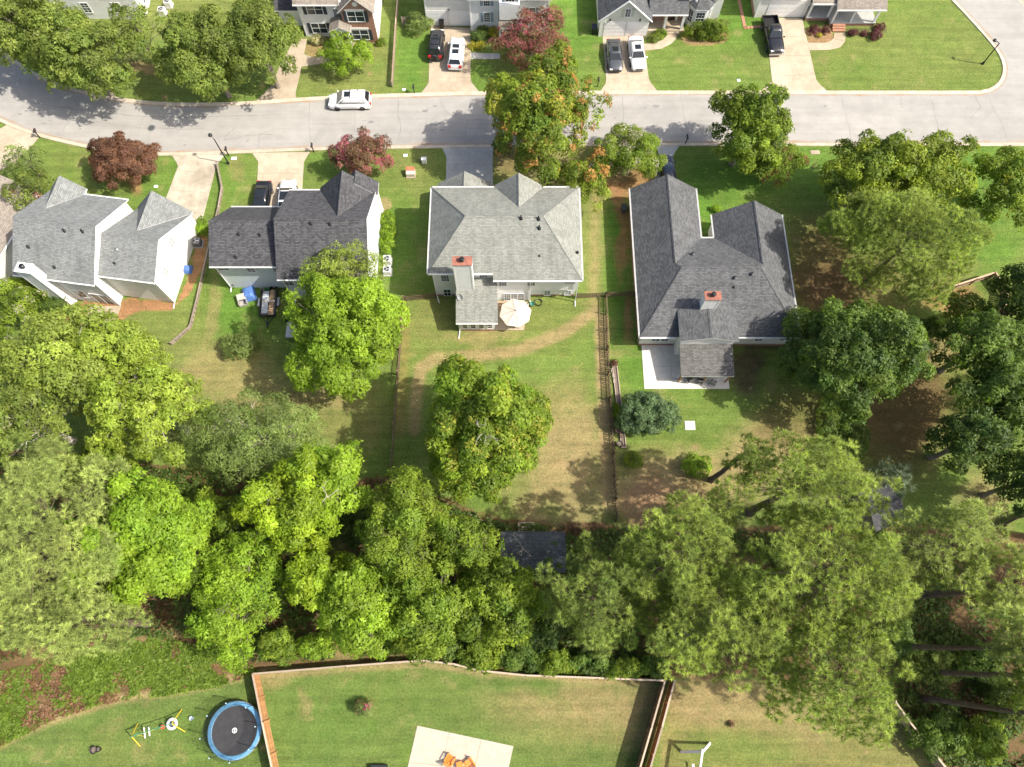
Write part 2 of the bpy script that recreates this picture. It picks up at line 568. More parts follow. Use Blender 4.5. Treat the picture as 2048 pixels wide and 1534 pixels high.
    ell(1420, 1400, 120, 50, 'D', .75); ell(1600, 1450, 100, 50, 'D', .5); ell(1480, 1500, 120, 40, 'M', .7)
    # beds and bare soil round the houses
    poly([(150, 604), (252, 600), (262, 594), (352, 606), (372, 560), (400, 468), (418, 478), (404, 540), (376, 590), (340, 622), (280, 620), (248, 640),
          (180, 660), (120, 660), (80, 650), (110, 620)], 'S', .95)
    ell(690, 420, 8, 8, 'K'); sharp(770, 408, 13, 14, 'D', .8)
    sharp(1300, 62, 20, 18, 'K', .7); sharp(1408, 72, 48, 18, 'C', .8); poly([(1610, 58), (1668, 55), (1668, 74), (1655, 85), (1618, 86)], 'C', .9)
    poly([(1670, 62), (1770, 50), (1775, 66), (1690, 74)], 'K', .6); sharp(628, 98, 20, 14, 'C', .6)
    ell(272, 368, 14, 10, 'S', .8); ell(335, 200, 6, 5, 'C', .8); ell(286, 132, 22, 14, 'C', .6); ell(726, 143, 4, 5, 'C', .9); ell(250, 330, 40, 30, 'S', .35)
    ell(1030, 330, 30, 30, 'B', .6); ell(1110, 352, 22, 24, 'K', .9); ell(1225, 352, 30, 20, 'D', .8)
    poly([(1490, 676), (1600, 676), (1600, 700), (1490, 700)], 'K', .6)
    # natural breakup
    dry = np.clip((n3 - 0.52) * 3.0, 0, 1) * 0.28 + np.clip((n1 - 0.56) * 4, 0, 1) * 0.22
    put(dry, 'O')
    put(np.clip((n5 - 0.66) * 6, 0, 1) * 0.35, 'D')
    put(np.clip((0.36 - n2) * 6, 0, 1) * 0.4, 'L')
    # bare spots
    for k in range(150):
        u = rng.uniform(0, 2048); v = rng.uniform(700, 1534); r = rng.uniform(2, 9)
        d = np.hypot((U - u) / r, (V - v) / (r * rng.uniform(.5, 1))) + (n4 - .5) * 1.4
        put(np.clip(1.2 - d, 0, 1) * rng.uniform(.3, .8), 'D')
    C *= (0.86 + 0.28 * n4)[..., None]
    me = bpy.data.meshes.new("ground")
    idx = np.arange(nx * ny).reshape(nx, ny)
    quads = np.stack([idx[:-1, :-1], idx[1:, :-1], idx[1:, 1:], idx[:-1, 1:]], -1).reshape(-1, 4)
    me.vertices.add(nx * ny)
    me.vertices.foreach_set("co", np.stack([X, Y, Z], -1).reshape(-1).astype(np.float32))
    me.loops.add(quads.size); me.polygons.add(len(quads))
    me.loops.foreach_set("vertex_index", quads.reshape(-1).astype(np.int32))
    me.polygons.foreach_set("loop_start", (np.arange(len(quads)) * 4).astype(np.int32))
    me.update()
    ca = me.color_attributes.new("col", 'FLOAT_COLOR', 'POINT')
    rgba = np.concatenate([C.reshape(-1, 3), np.ones((nx * ny, 1))], 1).astype(np.float32)
    ca.data.foreach_set("color", rgba.reshape(-1))
    k = NT("lawn_and_soil")
    at = k.n("ShaderNodeAttribute", attribute_name="col")
    pos = k.n("ShaderNodeNewGeometry").outputs["Position"]
    f1 = k.noise(5.0, 7, 0.78, pos); f2 = k.noise(1.1, 6, 0.7, pos); f3 = k.noise(26.0, 4, 0.75, pos)
    g1 = k.noise(2.6, 6, 0.75, pos); mpn = k.n("ShaderNodeMapping"); mpn.inputs["Scale"].default_value = (0.10, 1.5, 1); mpn.inputs["Rotation"].default_value = (0, 0, 0.12); k.l(pos, mpn.inputs[0])
    mow = k.noise(1.0, 4, 0.6, mpn.outputs[0])
    c = k.mix(at.outputs["Color"], k.ramp(f1, [(0.28, 0.50), (0.72, 1.5)]), 1.0, 'MULTIPLY')
    c = k.mix(c, k.ramp(f2, [(0.3, (0.80, 0.86, 0.82)), (0.7, (1.18, 1.1, 1.12))]), 1.0, 'MULTIPLY')
    c = k.mix(c, k.ramp(f3, [(0.3, 0.7), (0.7, 1.3)]), 1.0, 'MULTIPLY')
    c = k.mix(c, (0.29, 0.235, 0.115), k.math('MULTIPLY', k.ramp(g1, [(0.56, 0.0), (0.72, 1.0)]), 0.42))
    c = k.mix(c, (0.075, 0.150, 0.026), k.math('MULTIPLY', k.ramp(f2, [(0.30, 1.0), (0.42, 0.0)]), 0.35))
    wd = k.ramp(k.noise(4.2, 3, 0.6, pos), [(0.60, 0.0), (0.68, 1.0)]); c = k.mix(c, (0.055, 0.115, 0.022), k.math('MULTIPLY', wd, 0.4))
    sp_ = k.ramp(k.noise(8.5, 2, 0.5, pos), [(0.70, 0.0), (0.76, 1.0)]); c = k.mix(c, (0.36, 0.29, 0.15), k.math('MULTIPLY', sp_, 0.55))
    c = k.mix(c, k.ramp(mow, [(0.35, 0.88), (0.65, 1.13)]), 1.0, 'MULTIPLY')
    k.base(c); k.rough(0.95); k.b.inputs["Specular IOR Level"].default_value = 0.1
    k.bump(k.math('ADD', f1, f3), 1.0, 0.09)
    me.materials.append(k.mat)
    o = link(bpy.data.objects.new("ground", me))
    tag(o, "grass lawns, dry patches and woodland soil between the houses", None, kind="structure")
    return o

ground = build_ground()

# ------------------------------------------------------------------ street and kerbs
def smooth_line(pts, step):
    """Catmull-Rom through world points, resampled at a fixed step"""
    P = [pts[0] * 2 - pts[1]] + pts + [pts[-1] * 2 - pts[-2]]
    out = []
    for i in range(1, len(P) - 2):
        for t in np.linspace(0, 1, 24, endpoint=False):
            p0, p1, p2, p3 = P[i - 1], P[i], P[i + 1], P[i + 2]
            out.append(0.5 * ((2 * p1) + (p2 - p0) * t + (2 * p0 - 5 * p1 + 4 * p2 - p3) * t * t + (3 * p1 - p0 - 3 * p2 + p3) * t ** 3))
    out.append(pts[-1])
    res = [out[0]]; acc = 0.0
    for a, b in zip(out[:-1], out[1:]):
        L = (b - a).length
        while acc + L >= step:
            r = (step - acc) / L
            a = a + (b - a) * r
            res.append(a.copy()); L = (b - a).length; acc = 0.0
        acc += L
    return res

N_EDGE = [(-110, -8), (-40, 66), (0, 102), (30, 127), (70, 152), (120, 174), (200, 195), (300, 209), (400, 212), (500, 209), (600, 202), (700, 197), (850, 192),
          (1000, 189), (1300, 188), (1900, 188), (1962, 187), (1990, 179), (2008, 160), (2012, 132), (1998, 100), (1963, 58), (1932, 24), (1906, -4), (1850, -70)]
S_EDGE = [(-160, 150), (-70, 202), (0, 236), (60, 261), (130, 280), (200, 294), (290, 304), (350, 305), (450, 302), (600, 296), (700, 293), (900, 290), (1100, 288), (1300, 286),
          (1700, 286), (2048, 286), (2200, 286)]
n_line = smooth_line([pt(*p) for p in N_EDGE], 1.0)
s_line = smooth_line([pt(*p) for p in S_EDGE], 1.0)

def asphalt():
    k = NT("worn_asphalt")
    pos = k.n("ShaderNodeNewGeometry").outputs["Position"]
    f = k.noise(30.0, 4, 0.75, pos); m = k.noise(0.5, 6, 0.65, pos); b = k.noise(0.08, 4, 0.6, pos)
    c = k.ramp(m, [(0.3, (0.278, 0.267, 0.248)), (0.7, (0.340, 0.327, 0.304))])
    c = k.mix(c, k.ramp(b, [(0.35, 0.92), (0.65, 1.06)]), 1.0, 'MULTIPLY')
    c = k.mix(c, k.ramp(f, [(0.3, 0.82), (0.7, 1.16)]), 1.0, 'MULTIPLY')
    mp = k.n("ShaderNodeMapping"); mp.inputs["Scale"].default_value = (0.06, 1.2, 1); k.l(pos, mp.inputs[0])
    tr = k.noise(1.0, 4, 0.6, mp.outputs[0])
    c = k.mix(c, k.ramp(tr, [(0.35, 0.94), (0.65, 1.05)]), 1.0, 'MULTIPLY')
    oil = k.ramp(k.noise(1.1, 3, 0.5, pos), [(0.68, 1.0), (0.8, 0.8)])
    c = k.mix(c, oil, 1.0, 'MULTIPLY')
    k.base(c); k.rough(0.9); k.b.inputs["Specular IOR Level"].default_value = 0.2
    k.bump(f, 0.35, 0.015)
    return k.mat
M_ASPHALT = asphalt()
far = [pt(2300, 286), pt(2300, 120), pt(2110, 70), pt(2052, 14), pt(2030, -6), pt(1960, -80)]
poly = [(p.x, p.y) for p in s_line] + [(p.x, p.y) for p in far] + [(p.x, p.y) for p in n_line[::-1]]
road = MB()
road.face([(x, y, 0.012) for x, y in poly])
road = road.build("road", M_ASPHALT)
tag(road, "pale worn asphalt street curving away on the left", kind="structure")

M_KERB = concrete("kerb_concrete", (0.52, 0.46, 0.36), (0.34, 0.25, 0.17), 0.6, 0.5)
def kerb(line, side, label):
    root = thing("kerb", (0, 0, 0))
    tag(root, label, kind="structure")
    seg = 3
    prof = [(0.0, 0.014), (0.10, 0.018), (0.24, 0.07), (0.36, 0.10), (0.48, 0.09), (0.50, -0.02)]
    for i in range(0, len(line) - 1, seg):
        pts = line[i:i + seg + 1]
        if len(pts) < 2: continue
        mb = MB(); rings = []
        for j, p in enumerate(pts):
            a = line[max(i + j - 1, 0)]; b = line[min(i + j + 1, len(line) - 1)]
            d = (b - a).normalized(); nrm = Vector((-d.y, d.x, 0)) * side
            q = p + d * (0.012 if j == 0 else -0.012 if j == len(pts) - 1 else 0)
            rings.append([q + nrm * (w - 0.03) + Vector((0, 0, z)) for w, z in prof])
        for r0, r1 in zip(rings[:-1], rings[1:]):
            for k in range(len(prof) - 1):
                f = [r0[k], r1[k], r1[k + 1], r0[k + 1]]
                mb.face(f if side < 0 else f[::-1])
        for r, fl in ((rings[0], 1), (rings[-1], -1)):
            mb.face(r[::fl])
        mb.build("kerb_section", M_KERB, root)
    return root
kerb(n_line, 1, "concrete kerb along the far side of the street")
kerb(s_line, -1, "concrete kerb along the near side of the street")
# kerb of the side street, far bank
e_line = smooth_line([pt(2110, 70), pt(2052, 14), pt(2030, -6), pt(1960, -80)], 1.0)
kerb(e_line, -1, "concrete kerb on the far bank of the side street")

def dirt_mat():
    k = NT("gutter_dirt")
    pos = k.n("ShaderNodeNewGeometry").outputs["Position"]
    f = k.noise(1.4, 7, 0.75, pos); g = k.noise(0.3, 4, 0.6, pos)
    c = k.mix((0.30, 0.275, 0.24), (0.30, 0.20, 0.125), k.ramp(k.math('ADD', k.math('MULTIPLY', f, .6), k.math('MULTIPLY', g, .5)), [(0.48, 0.0), (0.68, 1.0)]))
    k.base(c); k.rough(0.95)
    return k.mat
M_DIRT = dirt_mat()
for ln, sd, w0 in ((n_line, -1, .28), (s_line, 1, .34)):
    dm = MB(); prev = None
    for i in range(len(ln) - 1):
        d = (ln[i + 1] - ln[i]).normalized(); nn = Vector((-d.y, d.x, 0)) * sd
        w = w0 * (0.6 + 0.7 * abs(math.sin(i * .7) * math.cos(i * .23)))
        cur = (ln[i] + Vector((0, 0, .0155)), ln[i] + nn * w + Vector((0, 0, .0155)))
        if prev: dm.face([prev[0], cur[0], cur[1], prev[1]] if sd < 0 else [prev[1], cur[1], cur[0], prev[0]])
        prev = cur
    tag(dm.build("gutter_dirt", M_DIRT, road), kind="stuff")
M_CRACK = plain("crack_line", (0.17, 0.165, 0.155), 0.95, var=0.3)  # dark grey of the thin crack strips laid on the asphalt
CR = [[(880, 195), (886, 213), (895, 226), (915, 237), (935, 240), (932, 255), (930, 272)], [(935, 240), (1000, 240)], [(797, 200), (796, 230), (802, 255), (796, 285)],
      [(797, 238), (870, 238)], [(619, 205), (618, 245), (622, 290)], [(622, 248), (700, 247)], [(710, 222), (708, 268)], [(512, 231), (560, 229)], [(300, 214), (285, 240), (273, 275)],
      [(170, 240), (280, 256)], [(280, 256), (430, 259)], [(150, 200), (158, 217), (138, 240), (125, 262)], [(60, 200), (25, 235)], [(60, 205), (160, 220), (280, 233), (380, 234), (512, 231)],
      [(1245, 195), (1247, 225), (1244, 250)], [(1362, 188), (1366, 215), (1372, 250), (1375, 284)], [(1682, 190), (1690, 225), (1697, 250), (1702, 284)],
      [(1861, 190), (1869, 225), (1875, 250), (1883, 284)], [(1977, 190), (1988, 220), (2005, 250), (2012, 275)], [(1800, 190), (1805, 215)], [(548, 260), (520, 268), (515, 300)],
      [(470, 255), (452, 272), (448, 280), (490, 272), (545, 268)], [(330, 210), (335, 235), (328, 260)], [(960, 245), (955, 258), (948, 275)], [(640, 262), (625, 290)], [(1950, 190), (1962, 215), (1942, 235)]]
ck = MB(); rr = random.Random(3)
for ln in CR:
    P = [pt(*p, 0.018) for p in ln]
    Q = [P[0]]
    for a, b in zip(P[:-1], P[1:]):
        n = max(2, int((b - a).length / 0.5))
        for j in range(1, n + 1):
            q = a.lerp(b, j / n)
            Q.append(q + Vector((rr.uniform(-.06, .06), rr.uniform(-.06, .06), 0)))
    w0 = rr.uniform(.012, .028)
    for a, b in zip(Q[:-1], Q[1:]):
        d = (b - a).normalized(); s = Vector((-d.y, d.x, 0)) * w0 * rr.uniform(.6, 1.3)
        ck.face([a - s, b - s, b + s, a + s])
cr = ck.build("road_cracks", M_CRACK, road); tag(cr, kind="stuff")
# tar and oil spots, manhole
spots = MB()
for (u, v, r) in [(52, 222, .25), (40, 228, .3), (88, 247, .3), (100, 241, .2), (370, 290, .25), (474, 237, .15), (495, 282, .2), (850, 222, .5), (885, 260, .35), (742, 244, .5), (1310, 212, .6), (1290, 215, .3),
                  (1230, 236, .2), (1650, 212, .25), (260, 262, .12), (160, 258, .25), (870, 212, .3), (330, 220, .18)]:
    c = pt(u, v, 0.02); n = 10
    spots.face([(c.x + r * (0.6 + 0.5 * rr.random()) * math.cos(2 * math.pi * k / n), c.y + 0.45 * r * (0.6 + 0.5 * rr.random()) * math.sin(2 * math.pi * k / n), 0.02) for k in range(n)])
sp = spots.build("tar_spots", plain("tar", (0.20, 0.195, 0.19), 0.8, var=0.3), road); tag(sp, kind="stuff")
mh = thing("manhole_cover", pt(303, 256), label="round iron manhole cover set in the street", cat="manhole")
MB().lathe([(0.0, 0.03), (0.33, 0.03), (0.36, 0.026)][::-1], 20).build("lid", plain("cast_iron", (0.10, 0.10, 0.10), 0.6, 0.3), mh)
MB().lathe([(0.48, 0.014), (0.47, 0.03), (0.375, 0.028)], 20).build("rim", plain("cast_iron_rim", (0.2, 0.2, 0.2), 0.6, 0.3), mh)

# ------------------------------------------------------------------ driveways, walks, patios (slabs with joints)
def drive(name, label, left, right, rows, cols, mat, z=0.035, gap=0.02, px=True):
    """slab paving between two edge lines; rows = number of slabs along, cols across"""
    root = thing(name); tag(root, label, kind="structure")
    Lw = [pt(*p) if px else Vector((*p, 0)) for p in left]; Rw = [pt(*p) if px else Vector((*p, 0)) for p in right]
    def at(line, t):
        ls = [(b - a).length for a, b in zip(line[:-1], line[1:])]; d = t * sum(ls)
        for (a, b), L in zip(zip(line[:-1], line[1:]), ls):
            if d <= L + 1e-6: return a.lerp(b, min(1, d / L))
            d -= L
        return line[-1]
    sub = 4
    for i in range(rows):
        for j in range(cols):
            ring = []
            t0, t1 = i / rows, (i + 1) / rows
            w = (Rw[0] - Lw[0]).length; ga = gap / 2 / max(w, .1)
            s0, s1 = j / cols + ga * (j > 0), (j + 1) / cols - ga * (j < cols - 1)
            Ltot = sum((b - a).length for a, b in zip(Lw[:-1], Lw[1:])); gt = gap / 2 / Ltot
            ts = [t0 + gt + (t1 - t0 - 2 * gt) * q / sub for q in range(sub + 1)]
            for t in ts: ring.append(at(Lw, t).lerp(at(Rw, t), s0))
            for t in ts[::-1]: ring.append(at(Lw, t).lerp(at(Rw, t), s1))
            pl = [(p.x, p.y) for p in ring]
            ar = sum(a[0] * b[1] - b[0] * a[1] for a, b in zip(pl, pl[1:] + pl[:1]))
            if ar < 0: pl = pl[::-1]
            MB().prism(pl, -0.02, z + rr.uniform(-.003, .003)).build("slab", mat, root)
    return root

C_TAN = concrete("tan_concrete", (0.43, 0.365, 0.27), (0.27, 0.20, 0.13), 0.7, 0.22)
C_OLD = concrete("weathered_concrete", (0.47, 0.42, 0.33), (0.22, 0.18, 0.13), 0.85, 0.3)
C_BRIGHT = concrete("bright_concrete", (0.46, 0.395, 0.295), (0.30, 0.23, 0.155), 0.75, 0.25)
C_GREY = concrete("grey_concrete", (0.40, 0.40, 0.38), (0.26, 0.26, 0.25), 0.6, 0.25)
C_WHITE = concrete("white_concrete", (0.58, 0.565, 0.53), (0.52, 0.47, 0.40), 0.35, 0.3)
drive("driveway", "stained driveway beside the grey house on the far left", [(343, 309), (357, 331), (334, 392), (300, 460)], [(451, 308), (433, 331), (405, 440), (396, 470)], 4, 2, C_OLD)
drive("driveway", "bright driveway with the black and white cars", [(504, 306), (517, 324), (514, 370), (512, 440)], [(620, 304), (608, 322), (605, 370), (604, 440)], 3, 2, C_BRIGHT)
drive("driveway", "grey shaded driveway above the pale hip-roofed house", [(884, 296), (893, 314), (891, 400)], [(990, 295), (985, 312), (986, 400)], 3, 2, C_GREY)
drive("driveway", "narrow driveway with the dark blue car", [(1312, 292), (1322, 320), (1300, 385)], [(1359, 292), (1346, 310), (1352, 385)], 2, 1, C_GREY)
drive("driveway", "brown stained driveway of the brick fronted house", [(511, 204), (545, 170), (560, 130), (590, 78)], [(596, 199), (590, 190), (602, 140), (614, 78)], 4, 2, C_TAN)
drive("driveway", "brown stained driveway with two sport utility cars", [(840, 189), (857, 168), (862, 52)], [(960, 186), (941, 162), (942, 56)], 4, 2, C_TAN)
drive("driveway", "tan driveway with the grey and white sedans", [(1199, 185), (1213, 165), (1205, 72)], [(1316, 184), (1298, 162), (1286, 72)], 3, 2, C_BRIGHT)
drive("driveway", "tan driveway with the black pickup truck", [(1520, 184), (1544, 163), (1530, 36)], [(1656, 184), (1633, 163), (1604, 36)], 4, 2, C_BRIGHT)
drive("driveway", "pale driveway cut off at the far left edge", [(78, 275), (60, 296), (20, 332), (-40, 360)], [(14, 250), (0, 258), (-30, 262), (-90, 270)], 2, 2, C_BRIGHT)
drive("front_walk", "short brown walk to the brick fronted house", [(600, 134), (640, 128), (660, 126)], [(607, 108), (622, 114), (660, 112)], 2, 1, C_TAN)
drive("front_walk", "curved tan walk to the gabled garage house", [(1290, 101), (1322, 98), (1342, 88), (1354, 75), (1355, 60)], [(1287, 88), (1310, 86), (1326, 80), (1335, 70), (1336, 60)], 5, 1, C_BRIGHT)
drive("front_walk", "curved tan walk to the porch steps", [(1616, 101), (1660, 100), (1680, 95), (1690, 83), (1691, 66)], [(1611, 86), (1650, 86), (1662, 82), (1668, 76), (1668, 66)], 5, 1, C_TAN)
drive("front_walk", "shaded walk beside the yellow bushes", [(940, 118), (970, 118), (1000, 118)], [(940, 105), (970, 107), (1000, 107)], 3, 1, C_GREY)
drive("front_walk", "curved pale walk at the far left edge", [(0, 388), (8, 380), (9, 365), (0, 352)], [(-20, 388), (-18, 380), (-18, 365), (-20, 352)], 3, 1, C_BRIGHT)
drive("patio", "small tan patio behind the far left house", [(181, 612), (168, 655)], [(243, 612), (224, 658)], 1, 1, C_TAN)
drive("patio", "bright white patio behind the dark L-shaped house", [(13.85, 30.0), (13.85, 24.91)], [(22.74, 30.0), (22.74, 24.91)], 2, 3, C_WHITE, px=False)
drive("patio", "cream patio under the sun umbrella", [(-1.75, 35.0), (-1.75, 31.62)], [(1.75, 35.0), (1.3, 31.62)], 1, 2, C_BRIGHT, px=False)
drive("patio", "tilted concrete patio with orange chairs at the bottom", [(835, 1451), (800, 1600)], [(1027, 1492), (1003, 1600)], 2, 3, concrete("patio_concrete", (0.44, 0.395, 0.32), (0.42, 0.36, 0.28), 0.4, 0.3))
# ------------------------------------------------------------------ houses
def on_y(u, v, y0):
    """x, z of a survey reading on the vertical plane y = y0"""
    y = (v - 767.0) / FPX; k = y0 / (sT - y * cT)
    return (u - 1024.0) / FPX * k, H_CAM - k * (cT + y * sT)

WIN_CACHE = {}
def window_mesh(w, h, cols, rows, casing, glass=None):
    glass = glass or M_GLASS
    key = (round(w, 2), round(h, 2), cols, rows, casing, glass.name)
    if key in WIN_CACHE: return WIN_CACHE[key]
    fr = MB(); t = 0.075
    fr.box(-w / 2 - t, w / 2 + t, -0.07, 0.0, -t, 0.0)          # sill
    fr.box(-w / 2 - t, w / 2 + t, -0.06, 0.0, h, h + t)
    fr.box(-w / 2 - t, -w / 2, -0.058, 0.0, 0.0, h)
    fr.box(w / 2, w / 2 + t, -0.058, 0.0, 0.0, h)
    fr.box(-w / 2, w / 2, -0.05, 0.0, h * 0.49, h * 0.53)
    for i in range(1, cols):
        x = -w / 2 + w * i / cols; ww = 0.04 if (casing and i == cols // 2) else 0.016
        fr.box(x - ww, x + ww, -0.046, 0.0, 0.0, h * 0.489)
        fr.box(x - ww, x + ww, -0.046, 0.0, h * 0.531, h)
    for j in range(1, rows):
        if abs(j / rows - 0.5) < 0.06: continue
        z = h * j / rows
        fr.box(-w / 2, w / 2, -0.044, 0.0, z - 0.014, z + 0.014)
    up = MB().box(-w / 2, w / 2, -0.03, 0.004, h * 0.53, h)
    lo = MB().box(-w / 2, w / 2, -0.024, 0.004, 0.0, h * 0.49)
    r = (fr.mesh("window", M_WHITE2), up.mesh("pane", glass), lo.mesh("pane", glass))
    WIN_CACHE[key] = r
    return r
SH_CACHE = {}

M_BLIND = glass_dark('window_glass_white_blinds', (0.42, 0.42, 0.40), 0.15)
class House:
    def __init__(self, name, label, origin, rz=0.0, world=True, cat="house", group=None):
        self.root = thing(name, (origin[0], origin[1], 0), rz, label, cat, group)
        self.off = Vector((-origin[0], -origin[1], 0)) if world else Vector((0, 0, 0))
    def add(self, mb, name, mats, weld=False, parent=None):
        o = mb.build(name, mats, parent or self.root, weld=weld)
        if parent is None: o.location = self.off
        return o
    def slope(self, pts, mat, t=0.14, name="roof_slope"):
        """one roof plane; points counter-clockwise seen from above"""
        mb = MB()
        pts = [Vector(p) for p in pts]
        n = Vector((0, 0, 0))
        for a, b in zip(pts, pts[1:] + pts[:1]):
            n += (a - pts[0]).cross(b - pts[0])
        if n.z < 0: pts = pts[::-1]
        B = [p - Vector((0, 0, t)) for p in pts]
        mb.face(pts, 0); mb.face(B[::-1], 1)
        for i in range(len(pts)):
            j = (i + 1) % len(pts)
            mb.face([B[i], B[j], pts[j], pts[i]], 1)
        return self.add(mb, name, [mat, M_WHITE])
    def ridge(self, a, b, mat, da, db, w=0.16):
        """cap along a ridge or hip; da, db: downward directions of the two planes"""
        a = Vector(a); b = Vector(b); up = Vector((0, 0, 0.035))
        da = Vector(da).normalized() * w; db = Vector(db).normalized() * w
        mb = MB()
        n = max(2, int((b - a).length / 0.28))
        for i in range(n):
            p = a.lerp(b, i / n) + up; q = a.lerp(b, (i + 1) / n) + up + Vector((0, 0, 0.012))
            mb.face([p, q, q + da, p + da]); mb.face([q, p, p + db, q + db])
        o = self.add(mb, "ridge_cap", mat)
        return o
    def body_x(self, prof, x0, x1, mat, name="wall"):
        """solid with (y, z) profile extruded along x"""
        mb = MB()
        A = [(x0, y, z) for y, z in prof]; B = [(x1, y, z) for y, z in prof]
        mb.face(A[::-1]); mb.face(B)
        n = len(prof)
        for i in range(n):
            j = (i + 1) % n
            mb.face([A[i], A[j], B[j], B[i]])
        return self.add(mb, name, mat, weld=False)
    def body_y(self, prof, y0, y1, mat, name="wall"):
        """solid with (x, z) profile (ccw seen from -y) extruded along y"""
        mb = MB()
        A = [(x, y0, z) for x, z in prof]; B = [(x, y1, z) for x, z in prof]
        mb.face(A); mb.face(B[::-1])
        n = len(prof)
        for i in range(n):
            j = (i + 1) % n
            mb.face([A[j], A[i], B[i], B[j]])
        return self.add(mb, name, mat)
    def block(self, x0, x1, y0, y1, z0, z1, mat, name="wall"):
        return self.add(MB().box(x0, x1, y0, y1, z0, z1), name, mat)
    def gutter(self, a, b, mat=None):
        a = Vector(a); b = Vector(b)
        d = (b - a).normalized(); s = Vector((d.y, -d.x, 0))
        c0 = a + s * 0.07 - Vector((0, 0, 0.06)); c1 = b + s * 0.07 - Vector((0, 0, 0.06))
        mb = MB()
        for off, w, h, z in ((0.055, 0.02, 0.12, 0.0), (0.0, 0.11, 0.02, -0.05), (-0.055, 0.02, 0.12, 0.0)):
            mb.bar(c0 + s * off + Vector((0, 0, z)), c1 + s * off + Vector((0, 0, z)), w, h)
        return self.add(mb, "gutter", mat or M_WHITE)
    def downspout(self, x, y, z, kick=(0, -0.5)):
        mb = MB().bar((x, y, z), (x, y, 0.15), 0.09, 0.07).bar((x, y, 0.17), (x + kick[0], y + kick[1], 0.06), 0.09, 0.07)
        return self.add(mb, "downspout", M_WHITE)
    def window(self, x, y, z, w, h, face='S', cols=2, rows=4, shutter=None, casing=False, glass=None, sw=0.38):
        rz = dict(S=0, E=math.pi / 2, N=math.pi, W=-math.pi / 2)[face] if isinstance(face, str) else face
        f, p1, p2 = window_mesh(w, h, cols, rows, casing, glass)
        o = inst("window", f, self.root, Vector((x, y, z)) + self.off, rz)
        inst("pane", p1, o); inst("pane", p2, o)
        if shutter is not None:
            key = (round(h, 2), shutter.name, sw)
            if key not in SH_CACHE:
                m = MB().box(-sw / 2, sw / 2, -0.05, 0.0, -0.03, h + 0.03)
                n = max(4, int(h / 0.11))
                for i in range(n):
                    zz = h * (i + 0.5) / n
                    m.box(-sw / 2 + 0.05, sw / 2 - 0.05, -0.062, -0.05, zz - 0.025, zz + 0.02)
                SH_CACHE[key] = m.mesh("shutter", shutter)
            for sgn in (-1, 1):
                inst("shutter", SH_CACHE[key], o, (sgn * (w / 2 + 0.085 + sw / 2), 0, 0))
        return o
    def window_px(self, u0, u1, vb, y0, h, **kw):
        """south window whose bottom edge reads (u0..u1, vb) on the wall y = y0"""
        x0, z = on_y(u0, vb, y0); x1, _ = on_y(u1, vb, y0)
        return self.window((x0 + x1) / 2, y0, z, x1 - x0 - 0.12, h, 'S', **kw)
    def garage(self, x0, x1, y, z0, z1, mat=None, panels=4):
        d = self.add(MB().box(x0 - 0.1, x1 + 0.1, y - 0.03, y, z1, z1 + 0.14).box(x0 - 0.1, x0, y - 0.03, y, z0, z1).box(x1, x1 + 0.1, y - 0.03, y, z0, z1), "garage_door", M_WHITE)
        hh = (z1 - z0) / panels
        for i in range(panels):
            m = MB().box(x0, x1, y - 0.022, y - 0.002, z0 + hh * i + 0.012, z0 + hh * (i + 1) - 0.004)
            for q in range(4):
                xa = x0 + (x1 - x0) * (q + 0.1) / 4; xb = x0 + (x1 - x0) * (q + 0.9) / 4
                m.box(xa, xb, y - 0.030, y - 0.022, z0 + hh * (i + 0.2), z0 + hh * (i + 0.8))
            m.build("panel", mat or M_WHITE, d)
        return d
    def vent(self, x, y, z, r=0.05, h=0.35, mat=None):
        m = MB().lathe([(r, z - 0.2), (r, z + h), (r * 0.6, z + h)], 8, c=(x, y)).lathe([(r * 3.4, z - 0.1), (r * 2.4, z + 0.06), (r, z + 0.16)], 8, c=(x, y))
        return self.add(m, "roof_vent", mat or M_DARKMETAL)
    def box_vent(self, x, y, z):
        m = MB().lathe([(0.10, z - 0.2), (0.10, z + 0.18)], 10, c=(x, y)).lathe([(0.2, z + 0.16), (0.2, z + 0.2), (0.0, z + 0.27)], 10, c=(x, y))
        return self.add(m, "roof_vent", M_DARKMETAL)
    def chimney(self, x0, x1, y0, y1, z0, z1, wall, capmat):
        c = self.add(MB().box(x0, x1, y0, y1, z0, z1), "chimney", wall)
        tr = MB()
        for (a, b) in ((x0, y0), (x1, y0), (x1, y1), (x0, y1)):
            sx = 1 if a == x0 else -1; sy = 1 if b == y0 else -1
            tr.box(min(a - sx * .02, a + sx * .12), max(a - sx * .02, a + sx * .12), min(b - sy * .02, b + sy * .12), max(b - sy * .02, b + sy * .12), z0, z1 - 0.01)
        tr.build("corner_board", M_WHITE, c)
        MB().box(x0 - .07, x1 + .07, y0 - .07, y1 + .07, z1, z1 + .07).build("chimney_cap", capmat, c)
        cx, cy = (x0 + x1) / 2, (y0 + y1) / 2
        MB().lathe([(.17, z1 + .06), (.17, z1 + .3)], 12, c=(cx, cy)).lathe([(.25, z1 + .3), (.25, z1 + .5), (.18, z1 + .56), (0, z1 + .58)], 12, c=(cx, cy)).build("flue", M_DARKMETAL, c)
        return c

